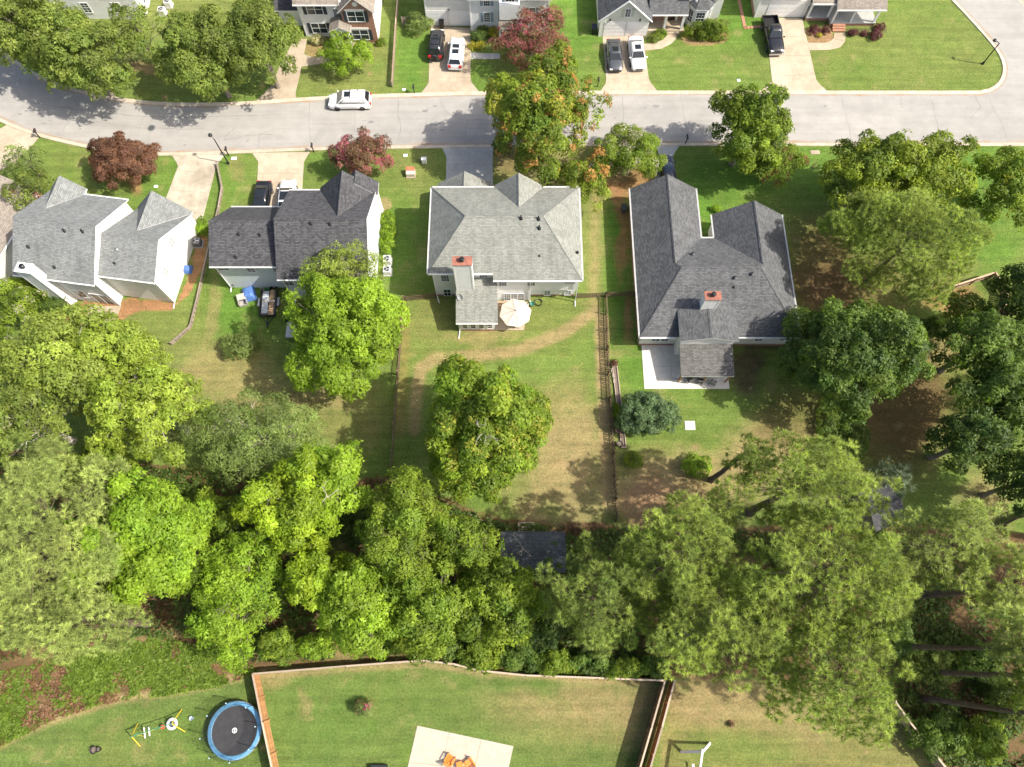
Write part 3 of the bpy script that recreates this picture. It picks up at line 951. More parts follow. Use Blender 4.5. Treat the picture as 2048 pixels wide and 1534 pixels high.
S_LIGHT = shingle("pale_green_grey_shingles", (0.282, 0.290, 0.262), (0.192, 0.200, 0.180), (0.142, 0.148, 0.132))
S_DARK = shingle("dark_charcoal_shingles", (0.105, 0.105, 0.112), (0.048, 0.049, 0.054), (0.03, 0.03, 0.034))
S_SLATE = shingle("slate_grey_shingles", (0.142, 0.146, 0.151), (0.076, 0.079, 0.084), (0.045, 0.047, 0.050))
S_GREY = shingle("blue_grey_shingles", (0.245, 0.256, 0.252), (0.152, 0.163, 0.163), (0.112, 0.119, 0.119))
S_TAUPE = shingle("taupe_shingles", (0.30, 0.265, 0.225), (0.20, 0.175, 0.15), (0.14, 0.12, 0.10))
S_SHED = shingle("mottled_shed_shingles", (0.10, 0.115, 0.13), (0.055, 0.063, 0.072), (0.03, 0.033, 0.038), stain_mottle=(0.22, 0.21, 0.19))  # dark shingles with paler grey blotches spread by noise
W_WHITE = siding("white_lap_siding", (0.74, 0.745, 0.74))
W_CREAM = siding("cream_lap_siding", (0.72, 0.71, 0.66))
W_SAGE = siding("pale_sage_siding", (0.64, 0.66, 0.60))
W_BLUEGREY = siding("pale_blue_grey_siding", (0.60, 0.65, 0.67))
W_GREYBLUE = siding("light_grey_siding", (0.66, 0.68, 0.68))
B_RED = brick_mat("red_brick", (0.36, 0.15, 0.085), (0.25, 0.10, 0.06), (0.42, 0.33, 0.27))
B_ORANGE = brick_mat("orange_brick", (0.42, 0.17, 0.09), (0.32, 0.12, 0.065), (0.40, 0.30, 0.22))
M_SHUT_DARK = plain("dark_blue_shutter", (0.028, 0.038, 0.055), 0.5)
M_SHUT_GREY = plain("blue_grey_shutter", (0.22, 0.28, 0.33), 0.5)
M_SHUT_SAGE = plain("sage_shutter", (0.46, 0.49, 0.42), 0.5)
M_REDCAP = plain("rusty_red_cap", (0.27, 0.105, 0.07), 0.75, var=0.35)
M_DOORDARK = plain("dark_door", (0.05, 0.025, 0.02), 0.4)

# ---- pale hip-roofed house in the middle
h = House("hip_roofed_house", "pale grey-green hip-roofed white house with red-capped chimney in the middle", (0.0, 35.0))
h.slope([(-8.6, 35.45, 5.6), (-1.94, 35.45, 5.6), (-1.94, 34.85, 5.23), (7.2, 34.85, 5.23), (3.17, 40.32, 8.6), (-4.68, 40.32, 8.6)], S_LIGHT)
h.slope([(7.18, 45.88, 5.6), (-8.6, 45.88, 5.6), (-4.68, 40.32, 8.6), (3.17, 40.32, 8.6)], S_LIGHT)
h.slope([(-8.6, 45.88, 5.6), (-8.6, 35.45, 5.6), (-4.68, 40.32, 8.6)], S_LIGHT)
h.slope([(7.2, 34.85, 5.23), (7.18, 45.88, 5.6), (3.17, 40.32, 8.6)], S_LIGHT)
h.slope([(-1.85, 46.15, 5.62), (-1.85, 45.88, 5.62), (0.70, 41.99, 7.72), (0.70, 46.15, 7.72)], S_LIGHT)
h.slope([(3.25, 46.15, 5.62), (0.70, 46.15, 7.72), (0.70, 41.99, 7.72), (3.25, 45.88, 5.62)], S_LIGHT)
h.ridge((-4.68, 40.32, 8.6), (3.17, 40.32, 8.6), S_LIGHT, (0, -5.5, -3.2), (0, 5.5, -3.0))
h.ridge((0.70, 41.99, 7.72), (0.70, 46.15, 7.72), S_LIGHT, (2.5, 0, -2.1), (-2.5, 0, -2.1))
for a, b, da, db in (((-8.6, 35.45, 5.6), (-4.68, 40.32, 8.6), (-1, 0, -.765), (0, -1, -.616)), ((7.2, 34.85, 5.23), (3.17, 40.32, 8.6), (0, -1, -.616), (1, 0, -.75)),
                     ((-8.6, 45.88, 5.6), (-4.68, 40.32, 8.6), (0, 1, -.54), (-1, 0, -.765)), ((7.18, 45.88, 5.6), (3.17, 40.32, 8.6), (1, 0, -.75), (0, 1, -.54))):
    h.ridge(a, b, S_LIGHT, da, db, 0.13)
h.slope([(-8.3, 48.4, 2.8), (-8.3, 45.5, 2.8), (-5.2, 45.5, 5.0), (-5.2, 48.4, 5.0)], S_LIGHT)
h.slope([(-2.1, 48.4, 2.8), (-5.2, 48.4, 5.0), (-5.2, 45.5, 5.0), (-2.1, 45.5, 2.8)], S_LIGHT)
h.ridge((-5.2, 45.9, 5.0), (-5.2, 48.4, 5.0), S_LIGHT, (1, 0, -.71), (-1, 0, -.71))
h.body_y([(-8.0, 0), (-2.4, 0), (-2.4, 2.75), (-5.2, 4.75), (-8.0, 2.75)], 45.5, 48.1, W_WHITE)
h.add(MB().prism([(-8.25, 35.8), (-1.62, 35.8), (-1.62, 35.2), (2.0, 35.2), (2.0, 45.5), (-8.25, 45.5)], 0.0, [5.42, 5.42, 5.2, 5.2, 5.42, 5.42]), "wall", W_WHITE)
h.block(2.0, 6.85, 35.2, 45.5, 2.45, 5.2, W_WHITE)
h.block(2.0, 6.83, 35.75, 45.48, 0.35, 2.45, W_WHITE)
h.block(2.0, 6.8, 35.78, 45.46, 0.0, 0.35, B_RED, "foundation")
h.block(-8.22, -5.7, 35.83, 40, -0.05, 0.3, B_RED, "foundation").location.y -= 0.05
h.body_y([(-1.5, 5.3), (2.9, 5.3), (0.7, 7.25)], 45.45, 45.85, W_WHITE, "gable")
h.gutter((-8.6, 35.45, 5.6), (-1.94, 35.45, 5.6)); h.gutter((-1.94, 34.85, 5.23), (7.2, 34.85, 5.23))
h.gutter((7.2, 34.85, 5.24), (7.18, 45.88, 5.6)); h.gutter((-8.6, 45.88, 5.6), (-8.6, 35.45, 5.6)); h.gutter((7.18, 45.88, 5.6), (3.3, 45.88, 5.6)); h.gutter((-1.9, 45.88, 5.6), (-8.6, 45.88, 5.6))
# screened porch
h.slope([(-5.85, 31.28, 2.6), (-1.5, 31.28, 2.6), (-1.5, 35.72, 4.17), (-5.85, 35.72, 4.17)], S_LIGHT)
h.add(MB().prism([(-5.55, 31.6), (-1.8, 31.6), (-1.8, 35.75), (-5.55, 35.75)], 0.0, [2.52, 2.52, 3.95, 3.95]), "porch_wall", W_WHITE)
h.block(-5.5, -1.85, 31.55, 31.62, 0.0, 0.28, B_RED, "foundation")
h.gutter((-5.85, 31.28, 2.6), (-1.5, 31.28, 2.6))
h.downspout(-5.6, 31.5, 2.5, (-0.1, -0.9)); h.downspout(-8.2, 35.66, 5.4, (0.25, -0.8)); h.downspout(6.9, 35.05, 5.1, (0.0, -0.6)); h.downspout(-1.5, 35.05, 5.0, (0, 0)); h.downspout(1.95, 35.1, 5.1, (0.1, -0.3))
for u0, u1 in ((925, 936), (941, 952.5), (957.5, 968.5), (974, 985)):
    h.window_px(u0, u1, 656, 31.6, 1.0, cols=1, rows=2)
for u0, u1, vb, y0, hh, c, r in ((882.5, 899.5, 561.5, 35.8, 1.25, 3, 4), (888.2, 903.5, 591, 35.8, 1.45, 2, 2), (959, 976, 560.5, 35.8, 1.25, 3, 4), (997.5, 1014, 571, 35.2, 1.2, 3, 4), (1053.5, 1070.5, 570.5, 35.2, 1.2, 3, 4),
                            (1128, 1150, 566.5, 35.2, 1.1, 4, 4), (1008, 1021, 600, 35.2, 1.5, 3, 4), (1021.5, 1034.5, 600, 35.2, 1.5, 3, 4), (1035, 1048, 600, 35.2, 1.5, 3, 4), (1087.5, 1100.5, 589.5, 35.75, 1.0, 2, 4), (1128, 1141, 589, 35.75, 1.0, 2, 4)):
    h.window_px(u0, u1, vb, y0, hh, cols=c, rows=r)
h.chimney(-5.76, -3.96, 34.5, 35.36, 0.0, 9.0, W_WHITE, M_REDCAP)
for (u, v, z) in ((1042, 437, 8.4), (1077, 438, 8.4), (1078, 460, 7.6)):
    p = pt(u, v, z); zz = 5.6 + .616 * (p.y - 35.45); h.vent(p.x, p.y, zz, 0.07, 0.45)
p = pt(1079, 508, 6.9); h.vent(p.x, p.y, 5.6 + .616 * (p.y - 35.45), 0.04, 0.2)
p = pt(1155, 503, 6); h.vent(p.x, p.y, 5.9, 0.05, 0.2)
# small dish at the porch edge
d = MB(); pc = Vector((-5.35, 33.7, 3.75)); ax = Vector((-0.45, -0.6, 0.66)).normalized(); sx = ax.cross(Vector((0, 0, 1))).normalized(); sy = sx.cross(ax)
rings = [[pc + ax * (0.12 * (r / 0.36) ** 2) + r * (math.cos(2 * math.pi * k / 16) * sx + math.sin(2 * math.pi * k / 16) * sy) for k in range(16)] for r in (0.01, 0.13, 0.26, 0.36)]
d.loft(rings, cap=False); d.loft([r[::-1] for r in rings], cap=False); d.bar(pc, pc + Vector((0.05, 0.1, -0.6)), 0.05, 0.05); d.bar(pc, pc + ax * 0.45, 0.03, 0.03)
h.add(d, "satellite_dish", plain("dish_grey", (0.6, 0.61, 0.62), 0.5))

# ---- dark L-shaped single storey house on the right
h = House("single_storey_house", "slate-roofed single-storey house with two front wings and a white patio", (21.0, 34.0))
h.slope([(13.16, 47.6, 3), (13.16, 29.5, 3), (17.36, 36.05, 5.9), (16.83, 36.7, 5.53), (16.83, 47.6, 5.53)], S_SLATE)
h.slope([(16.83, 47.6, 5.53), (16.83, 36.7, 5.53), (20.5, 41.22, 3), (20.5, 47.6, 3)], S_SLATE)
h.slope([(20.5, 41.22, 3), (16.83, 36.7, 5.53), (17.36, 36.05, 5.9), (25.43, 36.05, 5.9), (25.8, 36.5, 5.64), (21.95, 41.22, 3)], S_SLATE)
h.slope([(21.95, 44.2, 3), (21.95, 41.22, 3), (25.8, 36.5, 5.64), (25.8, 44.2, 5.64)], S_SLATE)
h.slope([(29.63, 44.2, 3), (25.8, 44.2, 5.64), (25.8, 36.5, 5.64), (25.43, 36.05, 5.9), (29.63, 29.5, 3)], S_SLATE)
h.slope([(13.16, 29.5, 3), (29.63, 29.5, 3), (25.43, 36.05, 5.9), (17.36, 36.05, 5.9)], S_SLATE)
h.ridge((16.83, 36.7, 5.53), (16.83, 47.6, 5.53), S_SLATE, (1, 0, -.69), (-1, 0, -.69)); h.ridge((17.36, 36.05, 5.9), (25.43, 36.05, 5.9), S_SLATE, (0, -1, -.44), (0, 1, -.56))
h.ridge((25.8, 36.5, 5.64), (25.8, 44.2, 5.64), S_SLATE, (1, 0, -.69), (-1, 0, -.69))
h.ridge((13.16, 29.5, 3), (17.36, 36.05, 5.9), S_SLATE, (-1, 0, -.69), (0, -1, -.44), .13); h.ridge((29.63, 29.5, 3), (25.43, 36.05, 5.9), S_SLATE, (0, -1, -.44), (1, 0, -.69), .13)
h.body_y([(13.5, 0), (20.2, 0), (20.2, 2.85), (16.83, 5.2), (13.5, 2.85)], 37.5, 47.3, W_CREAM); h.block(13.5, 20.2, 29.9, 37.5, 0, 2.85, W_CREAM)
h.body_y([(22.25, 0), (29.3, 0), (29.3, 2.85), (25.8, 5.3), (22.25, 2.85)], 35.0, 43.9, W_CREAM)
h.block(20.2, 29.3, 29.9, 35.0, 0, 2.85, W_CREAM); h.block(20.2, 22.25, 35.0, 40.2, 0, 2.8, W_CREAM)
h.block(13.46, 29.34, 29.86, 29.9, 0, .35, B_RED, "foundation"); h.block(13.44, 13.5, 29.95, 47.25, 0, .4, B_RED, "foundation")
for a, b in (((13.16, 47.6, 3), (13.16, 29.5, 3)), ((13.16, 29.5, 3), (16.9, 29.5, 3)), ((23.0, 29.5, 3), (29.63, 29.5, 3)), ((29.63, 29.5, 3), (29.63, 44.2, 3)), ((20.5, 41.3, 3), (20.5, 47.6, 3)), ((21.95, 44.2, 3), (21.95, 41.3, 3)), ((21.9, 41.22, 3), (20.55, 41.22, 3))):
    h.gutter(a, b)
# rear gabled room and its patio roof
h.slope([(16.97, 28.5, 4.2), (19.94, 28.5, 5.05), (19.94, 34.0, 5.05), (16.97, 32.1, 4.2)], S_SLATE)
h.slope([(22.9, 28.5, 4.2), (22.9, 32.1, 4.2), (19.94, 34.0, 5.05), (19.94, 28.5, 5.05)], S_SLATE)
h.ridge((19.94, 28.5, 5.05), (19.94, 33.9, 5.05), S_SLATE, (1, 0, -.29), (-1, 0, -.29))
h.body_y([(17.25, 0), (22.62, 0), (22.62, 4.05), (19.94, 4.8), (17.25, 4.05)], 28.75, 32.5, M_WHITE)
h.slope([(17.2, 25.4, 2.42), (22.6, 25.4, 2.42), (22.6, 28.79, 3.0), (17.2, 28.79, 3.0)], shingle("brown_grey_shingles", (0.16, 0.155, 0.15), (0.09, 0.088, 0.086), (0.05, 0.05, 0.05)))
for x in (17.45, 20.0, 22.35):
    h.add(MB().box(x - .07, x + .07, 25.6, 25.74, 0.03, 2.32), "post", wood("cedar_post", (0.45, 0.27, 0.13), (0.28, 0.15, 0.07)))
h.add(MB().box(17.3, 22.5, 25.58, 25.76, 2.12, 2.30), "beam", MATS["cedar_post"])
h.add(MB().bar((17.45, 25.9, 0.03), (17.45, 25.75, 2.1), 0.12, 0.12).bar((17.45, 26.9, 2.15), (17.45, 25.75, 1.2), 0.1, 0.1), "brace", MATS["cedar_post"])
for u0, u1, vb in ((1301.5, 1319, 681.5), (1320.5, 1336, 681.5), (1507, 1524, 681.5), (1557, 1578, 680)):
    h.window_px(u0, u1, vb, 29.86, 1.1, cols=2, rows=4)
h.chimney(19.1, 20.6, 31.75, 32.6, 3.5, 7.0, W_WHITE, M_REDCAP)
for (u, v, z) in ((1386, 507, 4.9), (1470, 556, 5.5), (1504, 549, 5.6), (1468, 573, 5.2)):
    p = pt(u, v, z); zz = 3 + .4427 * (p.y - 29.5) if p.y < 36 else 5.9 - .56 * (p.y - 36.05); h.box_vent(p.x, p.y, zz) if v < 560 else h.vent(p.x, p.y, zz, .05, .2)

# ---- dark charcoal two-storey house, left of the middle
h = House("two_storey_house", "charcoal-roofed two-storey house with pale blue-grey rear wall behind the bright green tree", (-23.0, 40.0))
h.slope([(-31.3, 36.48, 5.2), (-24.2, 36.48, 5.2), (-24.2, 40.9, 6.9), (-31.3, 40.9, 6.9)], S_DARK)
h.slope([(-24.2, 45.56, 2.4), (-31.3, 45.56, 2.4), (-31.3, 40.9, 6.9), (-24.2, 40.9, 6.9)], S_DARK)
h.slope([(-24.12, 34.97, 5.2), (-14.7, 34.97, 5.2), (-14.7, 40.25, 8.2), (-24.12, 40.25, 8.2)], S_DARK)
h.slope([(-14.7, 45.97, 4.95), (-24.12, 45.97, 4.95), (-24.12, 40.25, 8.2), (-14.7, 40.25, 8.2)], S_DARK)
h.slope([(-20.75, 46.3, 4.97), (-20.75, 45.93, 4.97), (-17.75, 40.7, 7.95), (-17.75, 46.3, 7.95)], S_DARK)
h.slope([(-14.75, 46.3, 4.97), (-17.75, 46.3, 7.95), (-17.75, 40.7, 7.95), (-14.75, 45.93, 4.97)], S_DARK)
h.slope([(-18.7, 47.1, 4.85), (-18.7, 45.4, 4.85), (-16.6, 45.4, 6.95), (-16.6, 47.1, 6.95)], S_DARK)
h.slope([(-14.5, 47.1, 4.85), (-16.6, 47.1, 6.95), (-16.6, 45.4, 6.95), (-14.5, 45.4, 4.85)], S_DARK)
h.ridge((-31.3, 40.9, 6.9), (-24.2, 40.9, 6.9), S_DARK, (0, -1, -.385), (0, 1, -.965)); h.ridge((-24.12, 40.25, 8.2), (-14.7, 40.25, 8.2), S_DARK, (0, -1, -.57), (0, 1, -.57))
h.ridge((-17.75, 40.8, 7.95), (-17.75, 46.3, 7.95), S_DARK, (1, 0, -1), (-1, 0, -1)); h.ridge((-16.6, 45.6, 6.95), (-16.6, 47.1, 6.95), S_DARK, (1, 0, -1), (-1, 0, -1))
h.body_x([(36.8, 0), (45.2, 0), (45.2, 2.55), (40.9, 6.62), (36.8, 5.1)], -31.0, -23.8, W_BLUEGREY)
h.body_x([(35.3, 0), (45.65, 0), (45.65, 4.9), (40.25, 7.95), (35.3, 5.1)], -23.8, -14.95, W_BLUEGREY)
h.body_y([(-20.5, 0), (-15.0, 0), (-15.0, 4.8), (-17.75, 7.6), (-20.5, 4.8)], 45.6, 46.05, W_WHITE); h.body_y([(-18.4, 0), (-14.8, 0), (-14.8, 4.75), (-16.6, 6.6), (-18.4, 4.75)], 46.05, 46.9, W_WHITE)
for a, b in (((-31.3, 36.48, 5.2), (-24.2, 36.48, 5.2)), ((-24.12, 34.97, 5.2), (-14.7, 34.97, 5.2)), ((-24.2, 45.56, 2.4), (-31.3, 45.56, 2.4)), ((-20.8, 45.97, 4.95), (-24.12, 45.97, 4.95))):
    h.gutter(a, b)
h.downspout(-30.9, 36.7, 5.0, (0.0, -0.5)); h.downspout(-23.7, 35.2, 5.0, (0, -.3))
for u0, u1, vb in ((437, 461, 539.5), (495, 513, 543), (548, 558, 543)):
    h.window_px(u0, u1, vb, 36.8, 1.2, cols=2, rows=4)
h.window_px(569, 590, 570, 35.3, 1.2, cols=2, rows=4); h.window_px(600, 620, 566, 35.3, 1.2, cols=2, rows=4)
for (x, z) in ((41.5, 3.2), (38.5, 0.9)):
    h.window(-14.95, x, z, 0.9, 1.2, 'E', 2, 4)
h.block(-23.76, -14.95, 35.26, 35.3, 0, .3, B_RED, "foundation")
for (u, v, z) in ((623, 451, 7.6), (662, 453, 7.5), (480, 473, 6.0), (522, 474, 6.0), (472, 515, 5.5)):
    p = pt(u, v, z); zz = (5.2 + .568 * (p.y - 34.97)) if u > 550 else 5.2 + .385 * (p.y - 36.48); h.vent(p.x, p.y, zz, .06, .35)

# ---- grey house on the far left, turned eight degrees
h = House("two_storey_house", "blue-grey roofed white two-storey house turned at an angle on the far left", (-36.75, 34.75), math.radians(-8.0), world=False)
h.slope([(-14.6, -1.25, 5.2), (-5.85, -1.25, 5.2), (-5.85, 3.9, 8.1), (-14.6, 3.9, 8.1)], S_GREY)
h.slope([(-5.85, 9.2, 5.05), (-14.6, 9.2, 5.05), (-14.6, 3.9, 8.1), (-5.85, 3.9, 8.1)], S_GREY)
h.slope([(-14.5, 9.95, 5.07), (-14.5, 9.17, 5.07), (-12.6, 5.9, 6.98), (-12.6, 9.95, 6.98)], S_GREY)
h.slope([(-10.7, 9.95, 5.07), (-12.6, 9.95, 6.98), (-12.6, 5.9, 6.98), (-10.7, 9.17, 5.07)], S_GREY)
h.slope([(-6.0, -0.05, 5.0), (0.05, -0.05, 5.0), (0.05, 3.96, 6.8), (-6.0, 3.96, 6.8)], S_GREY)
h.slope([(0.05, 9.97, 2.6), (-6.0, 9.97, 2.6), (-6.0, 3.96, 6.8), (0.05, 3.96, 6.8)], S_GREY)
h.slope([(-6.1, 10.1, 2.75), (-6.1, 9.8, 2.75), (-3.05, 5.15, 6.0), (-3.05, 10.1, 6.0)], S_GREY)
h.slope([(0.02, 10.1, 2.75), (-3.05, 10.1, 6.0), (-3.05, 5.15, 6.0), (0.02, 9.8, 2.75)], S_GREY)
h.ridge((-14.6, 3.9, 8.1), (-5.85, 3.9, 8.1), S_GREY, (0, -1, -.563), (0, 1, -.575)); h.ridge((-6.0, 3.96, 6.8), (0.05, 3.96, 6.8), S_GREY, (0, -1, -.45), (0, 1, -.7))
h.ridge((-12.6, 5.9, 6.98), (-12.6, 9.95, 6.98), S_GREY, (1, 0, -1), (-1, 0, -1)); h.ridge((-3.05, 5.15, 6.0), (-3.05, 10.1, 6.0), S_GREY, (1, 0, -1.07), (-1, 0, -1.07))
h.body_x([(-0.95, 0), (8.9, 0), (8.9, 4.95), (3.9, 7.85), (-0.95, 5.15)], -14.3, -6.0, W_GREYBLUE)
h.body_x([(0.2, 0), (9.5, 0), (9.5, 2.7), (3.96, 6.55), (0.2, 4.85)], -6.0, -0.15, W_CREAM)
h.body_y([(-14.2, 0), (-10.9, 0), (-10.9, 4.9), (-12.6, 6.65), (-14.2, 4.9)], 8.9, 9.7, W_GREYBLUE); h.body_y([(-5.8, 0), (-.25, 0), (-.25, 2.6), (-3.05, 5.6), (-5.8, 2.6)], 9.5, 9.85, W_CREAM)
h.add(MB().bar((-6.0, -0.97, 0), (-6.0, -0.97, 5.1), .14, .1).bar((-6.0, -0.5, 4.95), (-6.0, 3.9, 7.62), .05, .3), "corner_board", M_WHITE)
h.gutter((-14.6, -1.25, 5.2), (-12.5, -1.25, 5.2)); h.gutter((-10.95, -1.25, 5.2), (-5.85, -1.25, 5.2)); h.gutter((-6.0, -0.05, 5.0), (0.05, -0.05, 5.0)); h.gutter((-5.85, 9.2, 5.05), (-10.7, 9.2, 5.05))
ch = h.chimney(-12.5, -10.95, -1.85, -0.9, 0, 7.5, W_GREYBLUE, M_WHITE)
h.downspout(-0.1, 0.12, 4.9, (0.05, -0.7)); h.downspout(-6.15, 0.1, 4.8, (0, -.3)); h.downspout(-10.8, -1.05, 5.0, (0, -.2))
h.window(-9.9, -0.95, 4.0, .9, 1.0, 'S', 2, 4); h.window(-9.4, -0.95, 1.0, 1.0, 1.5, 'S', 2, 2)
sd = h.add(MB().box(-8.35, -6.35, -1.0, -.95, .08, 2.2).box(-7.39, -7.31, -1.03, -1.0, .08, 2.2).box(-8.35, -8.27, -1.02, -1.0, .1, 2.2).box(-6.43, -6.35, -1.02, -1.0, .1, 2.2), "patio_door", M_WHITE)
MB().box(-8.26, -7.4, -1.012, -1.002, .14, 2.12).build("pane", M_GLASS2, sd); MB().box(-7.3, -6.44, -1.012, -1.002, .14, 2.12).build("pane", M_GLASS, sd)
h.window(-0.15, 5.2, 3.6, .8, 1.2, 'E', 2, 2, glass=M_BLIND); h.window(-0.15, 2.0, 3.0, .7, 1.1, 'E', 2, 2, glass=M_BLIND)
for (x, y, hh) in ((-9.1, 3.2, .35), (-7.2, 3.35, .35), (-12.9, 1.4, .3), (-10.1, -.1, .3)):
    h.vent(x, y, 5.2 + .563 * (y + 1.25), .06, hh)
h.vent(-4.2, 2.6, 6.2, .06, .3, M_STEEL); h.vent(-4.35, 1.3, 5.6, .05, .25)

# ---- brick fronted house across the street
h = House("brick_fronted_house", "white house with a red brick front gable and dark shutters, top left", (-21.0, 74.0))
h.body_y([(-20.75, 0), (-16.95, 0), (-16.95, 4.95), (-18.85, 6.75), (-20.75, 4.95)], 71.62, 71.8, B_RED, "brick_front")
h.body_y([(-20.74, 0), (-16.93, 0), (-16.93, 4.95), (-18.85, 6.72), (-20.74, 4.95)], 71.8, 83.0, W_WHITE)
h.block(-26.2, -20.74, 72.65, 82.0, 0, 5.2, W_WHITE); h.block(-29.4, -26.2, 74.4, 81.0, 0, 2.7, W_WHITE)
h.slope([(-21.1, 71.25, 4.85), (-18.85, 71.25, 7.0), (-18.85, 83.2, 7.0), (-21.1, 83.2, 4.85)], S_TAUPE); h.slope([(-16.6, 71.25, 4.85), (-16.6, 83.2, 4.85), (-18.85, 83.2, 7.0), (-18.85, 71.25, 7.0)], S_TAUPE)
h.slope([(-26.5, 72.2, 5.2), (-20.9, 72.2, 5.2), (-20.9, 77.2, 7.6), (-26.5, 77.2, 7.6)], S_TAUPE); h.slope([(-20.9, 82.2, 5.2), (-26.5, 82.2, 5.2), (-26.5, 77.2, 7.6), (-20.9, 77.2, 7.6)], S_TAUPE)
h.slope([(-29.7, 74.0, 2.7), (-26.2, 74.0, 2.7), (-26.2, 78, 4.3), (-29.7, 78, 4.3)], S_DARK)
h.gutter((-26.5, 72.2, 5.2), (-21.2, 72.2, 5.2))
for u0, u1, vb in ((616, 648, 28.2), (626.3, 657, 65.3)):
    h.window_px(u0, u1, vb, 72.65, 1.45, cols=2, rows=2, shutter=M_SHUT_DARK, casing=True, sw=.42)
for u0, u1, vb in ((697, 731, 42.6), (706.5, 740, 78.3)):
    h.window_px(u0, u1, vb, 71.62, 1.45, cols=2, rows=2, shutter=M_SHUT_DARK, casing=True, sw=.42)
    x0, z = on_y(u0 - 2, vb, 71.62); x1, _ = on_y(u1 + 2, vb, 71.62)
    h.block(x0, x1, 71.55, 71.62, z + 1.6, z + 1.78, M_WHITE, "lintel")
h.window_px(668.5, 682, 33, 72.65, 1.1, cols=4, rows=4)
x, z = on_y(708.7, 9, 71.6); o = h.add(MB().lathe([(0.0, 0.06), (0.27, 0.06), (0.32, 0.0)][::-1], 20), "gable_vent", M_WHITE); o.location = Vector((x, 71.62, z)) + h.off; o.rotation_euler = (math.pi / 2, 0, 0)
# portico
h.slope([(-22.55, 70.5, 2.75), (-21.2, 70.5, 3.45), (-21.2, 72.7, 3.45), (-22.55, 72.7, 2.75)], S_TAUPE); h.slope([(-19.85, 70.5, 2.75), (-19.85, 72.7, 2.75), (-21.2, 72.7, 3.45), (-21.2, 70.5, 3.45)], S_TAUPE)
h.body_y([(-22.3, 2.5), (-20.1, 2.5), (-20.1, 2.66), (-21.2, 3.22), (-22.3, 2.66)], 70.65, 70.9, M_WHITE, "pediment")
for x in (-22.15, -20.25): h.block(x - .13, x + .13, 70.68, 70.94, 0, 2.5, M_WHITE, "post")
h.block(-21.6, -20.78, 72.6, 72.66, .15, 2.2, M_DOORDARK, "front_door"); h.block(-22.5, -19.9, 70.5, 72.6, 0, .14, C_TAN, "doorstep")
h.garage(-28.9, -26.7, 74.4, .1, 2.1)

# ---- pale house with double garage behind the pink crape myrtle
h = House("pale_sided_house", "pale grey-sided house with two white garage doors and blue-grey shutters", (-3.0, 76.0))
h.block(-10.85, -5.2, 74.4, 83, 0, 5.2, W_CREAM); h.block(-5.2, 4.55, 73.3, 83, 0, 5.3, W_GREYBLUE)
h.slope([(-11.2, 74.0, 5.2), (-5.0, 74.0, 5.2), (-5.0, 79, 8), (-11.2, 79, 8)], S_TAUPE); h.slope([(-5.4, 72.9, 5.3), (4.9, 72.9, 5.3), (4.9, 78.3, 8.3), (-5.4, 78.3, 8.3)], S_TAUPE)
h.add(MB().box(-10.89, -10.7, 74.36, 74.4, 0, 5.1).box(-5.24, -5.05, 73.26, 73.3, 0, 5.2).box(4.4, 4.58, 73.26, 73.3, 0, 5.2).box(-5.23, -5.2, 73.3, 74.38, 0, 5.2), "corner_board", M_WHITE)
for u0, u1 in ((857, 894), (902, 939)):
    x0, z = on_y(u0, 51, 74.4); x1, _ = on_y(u1, 51, 74.4); h.garage(x0, x1, 74.4, 0.05, 2.2)
h.block(-5.6, -5.5, 74.3, 74.4, 2.35, 2.6, M_BLACK, "wall_lamp").location.x -= 2.35
for u0, u1, vb in ((966.5, 980.5, 11), (968, 981, 43), (1057, 1070.5, 33.7), (1056, 1072, 2)):
    h.window_px(u0, u1, vb, 73.3, 1.35, cols=3, rows=4, shutter=M_SHUT_GREY, sw=.36)
h.block(-1.55, 0.95, 72.2, 73.3, 2.95, 5.2, W_GREYBLUE, "entry_bay"); h.window_px(1010, 1030, 3, 72.2, 1.3, cols=3, rows=4, shutter=M_SHUT_GREY)
h.slope([(-1.65, 71.5, 2.35), (1.05, 71.5, 2.35), (1.05, 73.25, 3.3), (-1.65, 73.25, 3.3)], S_TAUPE)
for x in (-1.5, .9): h.block(x - .1, x + .1, 71.65, 71.85, 0, 2.25, M_WHITE, "post")
h.block(-.7, .2, 73.24, 73.3, .2, 2.25, M_SHUT_DARK, "front_door"); h.block(-1.6, 1.0, 71.6, 73.3, 0, .18, B_RED, "doorstep")

# ---- sage gabled garage house
h = House("gabled_garage_house", "pale sage house with a gabled double garage and bay window", (18.0, 75.0))
h.body_y([(11.0, 0), (17.1, 0), (17.1, 2.75), (14.08, 5.45), (11.0, 2.75)], 72.65, 82, W_SAGE)
h.slope([(10.7, 72.3, 2.7), (14.08, 72.3, 5.75), (14.08, 82, 5.75), (10.7, 82, 2.7)], S_SLATE); h.slope([(17.42, 72.3, 2.7), (17.42, 82, 2.7), (14.08, 82, 5.75), (14.08, 72.3, 5.75)], S_SLATE)
h.ridge((14.08, 72.3, 5.75), (14.08, 82, 5.75), S_SLATE, (1, 0, -.9), (-1, 0, -.9))
h.add(MB().bar((10.72, 72.27, 2.62), (14.08, 72.27, 5.62), .05, .22, up=(0, 1, 0)).bar((17.4, 72.27, 2.62), (14.08, 72.27, 5.62), .05, .22, up=(0, 1, 0)), "rake_board", M_WHITE)
for u0, u1 in ((1207, 1245.5), (1251.5, 1291)):
    x0, _ = on_y(u0, 71, 72.65); x1, _ = on_y(u1, 71, 72.65); h.garage(x0, x1, 72.65, .05, 2.15)
h.window_px(1249, 1260.5, 33, 72.65, 1.1, cols=2, rows=4, shutter=M_SHUT_SAGE)
for x in (12.2, 15.9): h.block(x - .07, x + .07, 72.5, 72.65, 2.45, 2.75, M_BLACK, "wall_lamp")
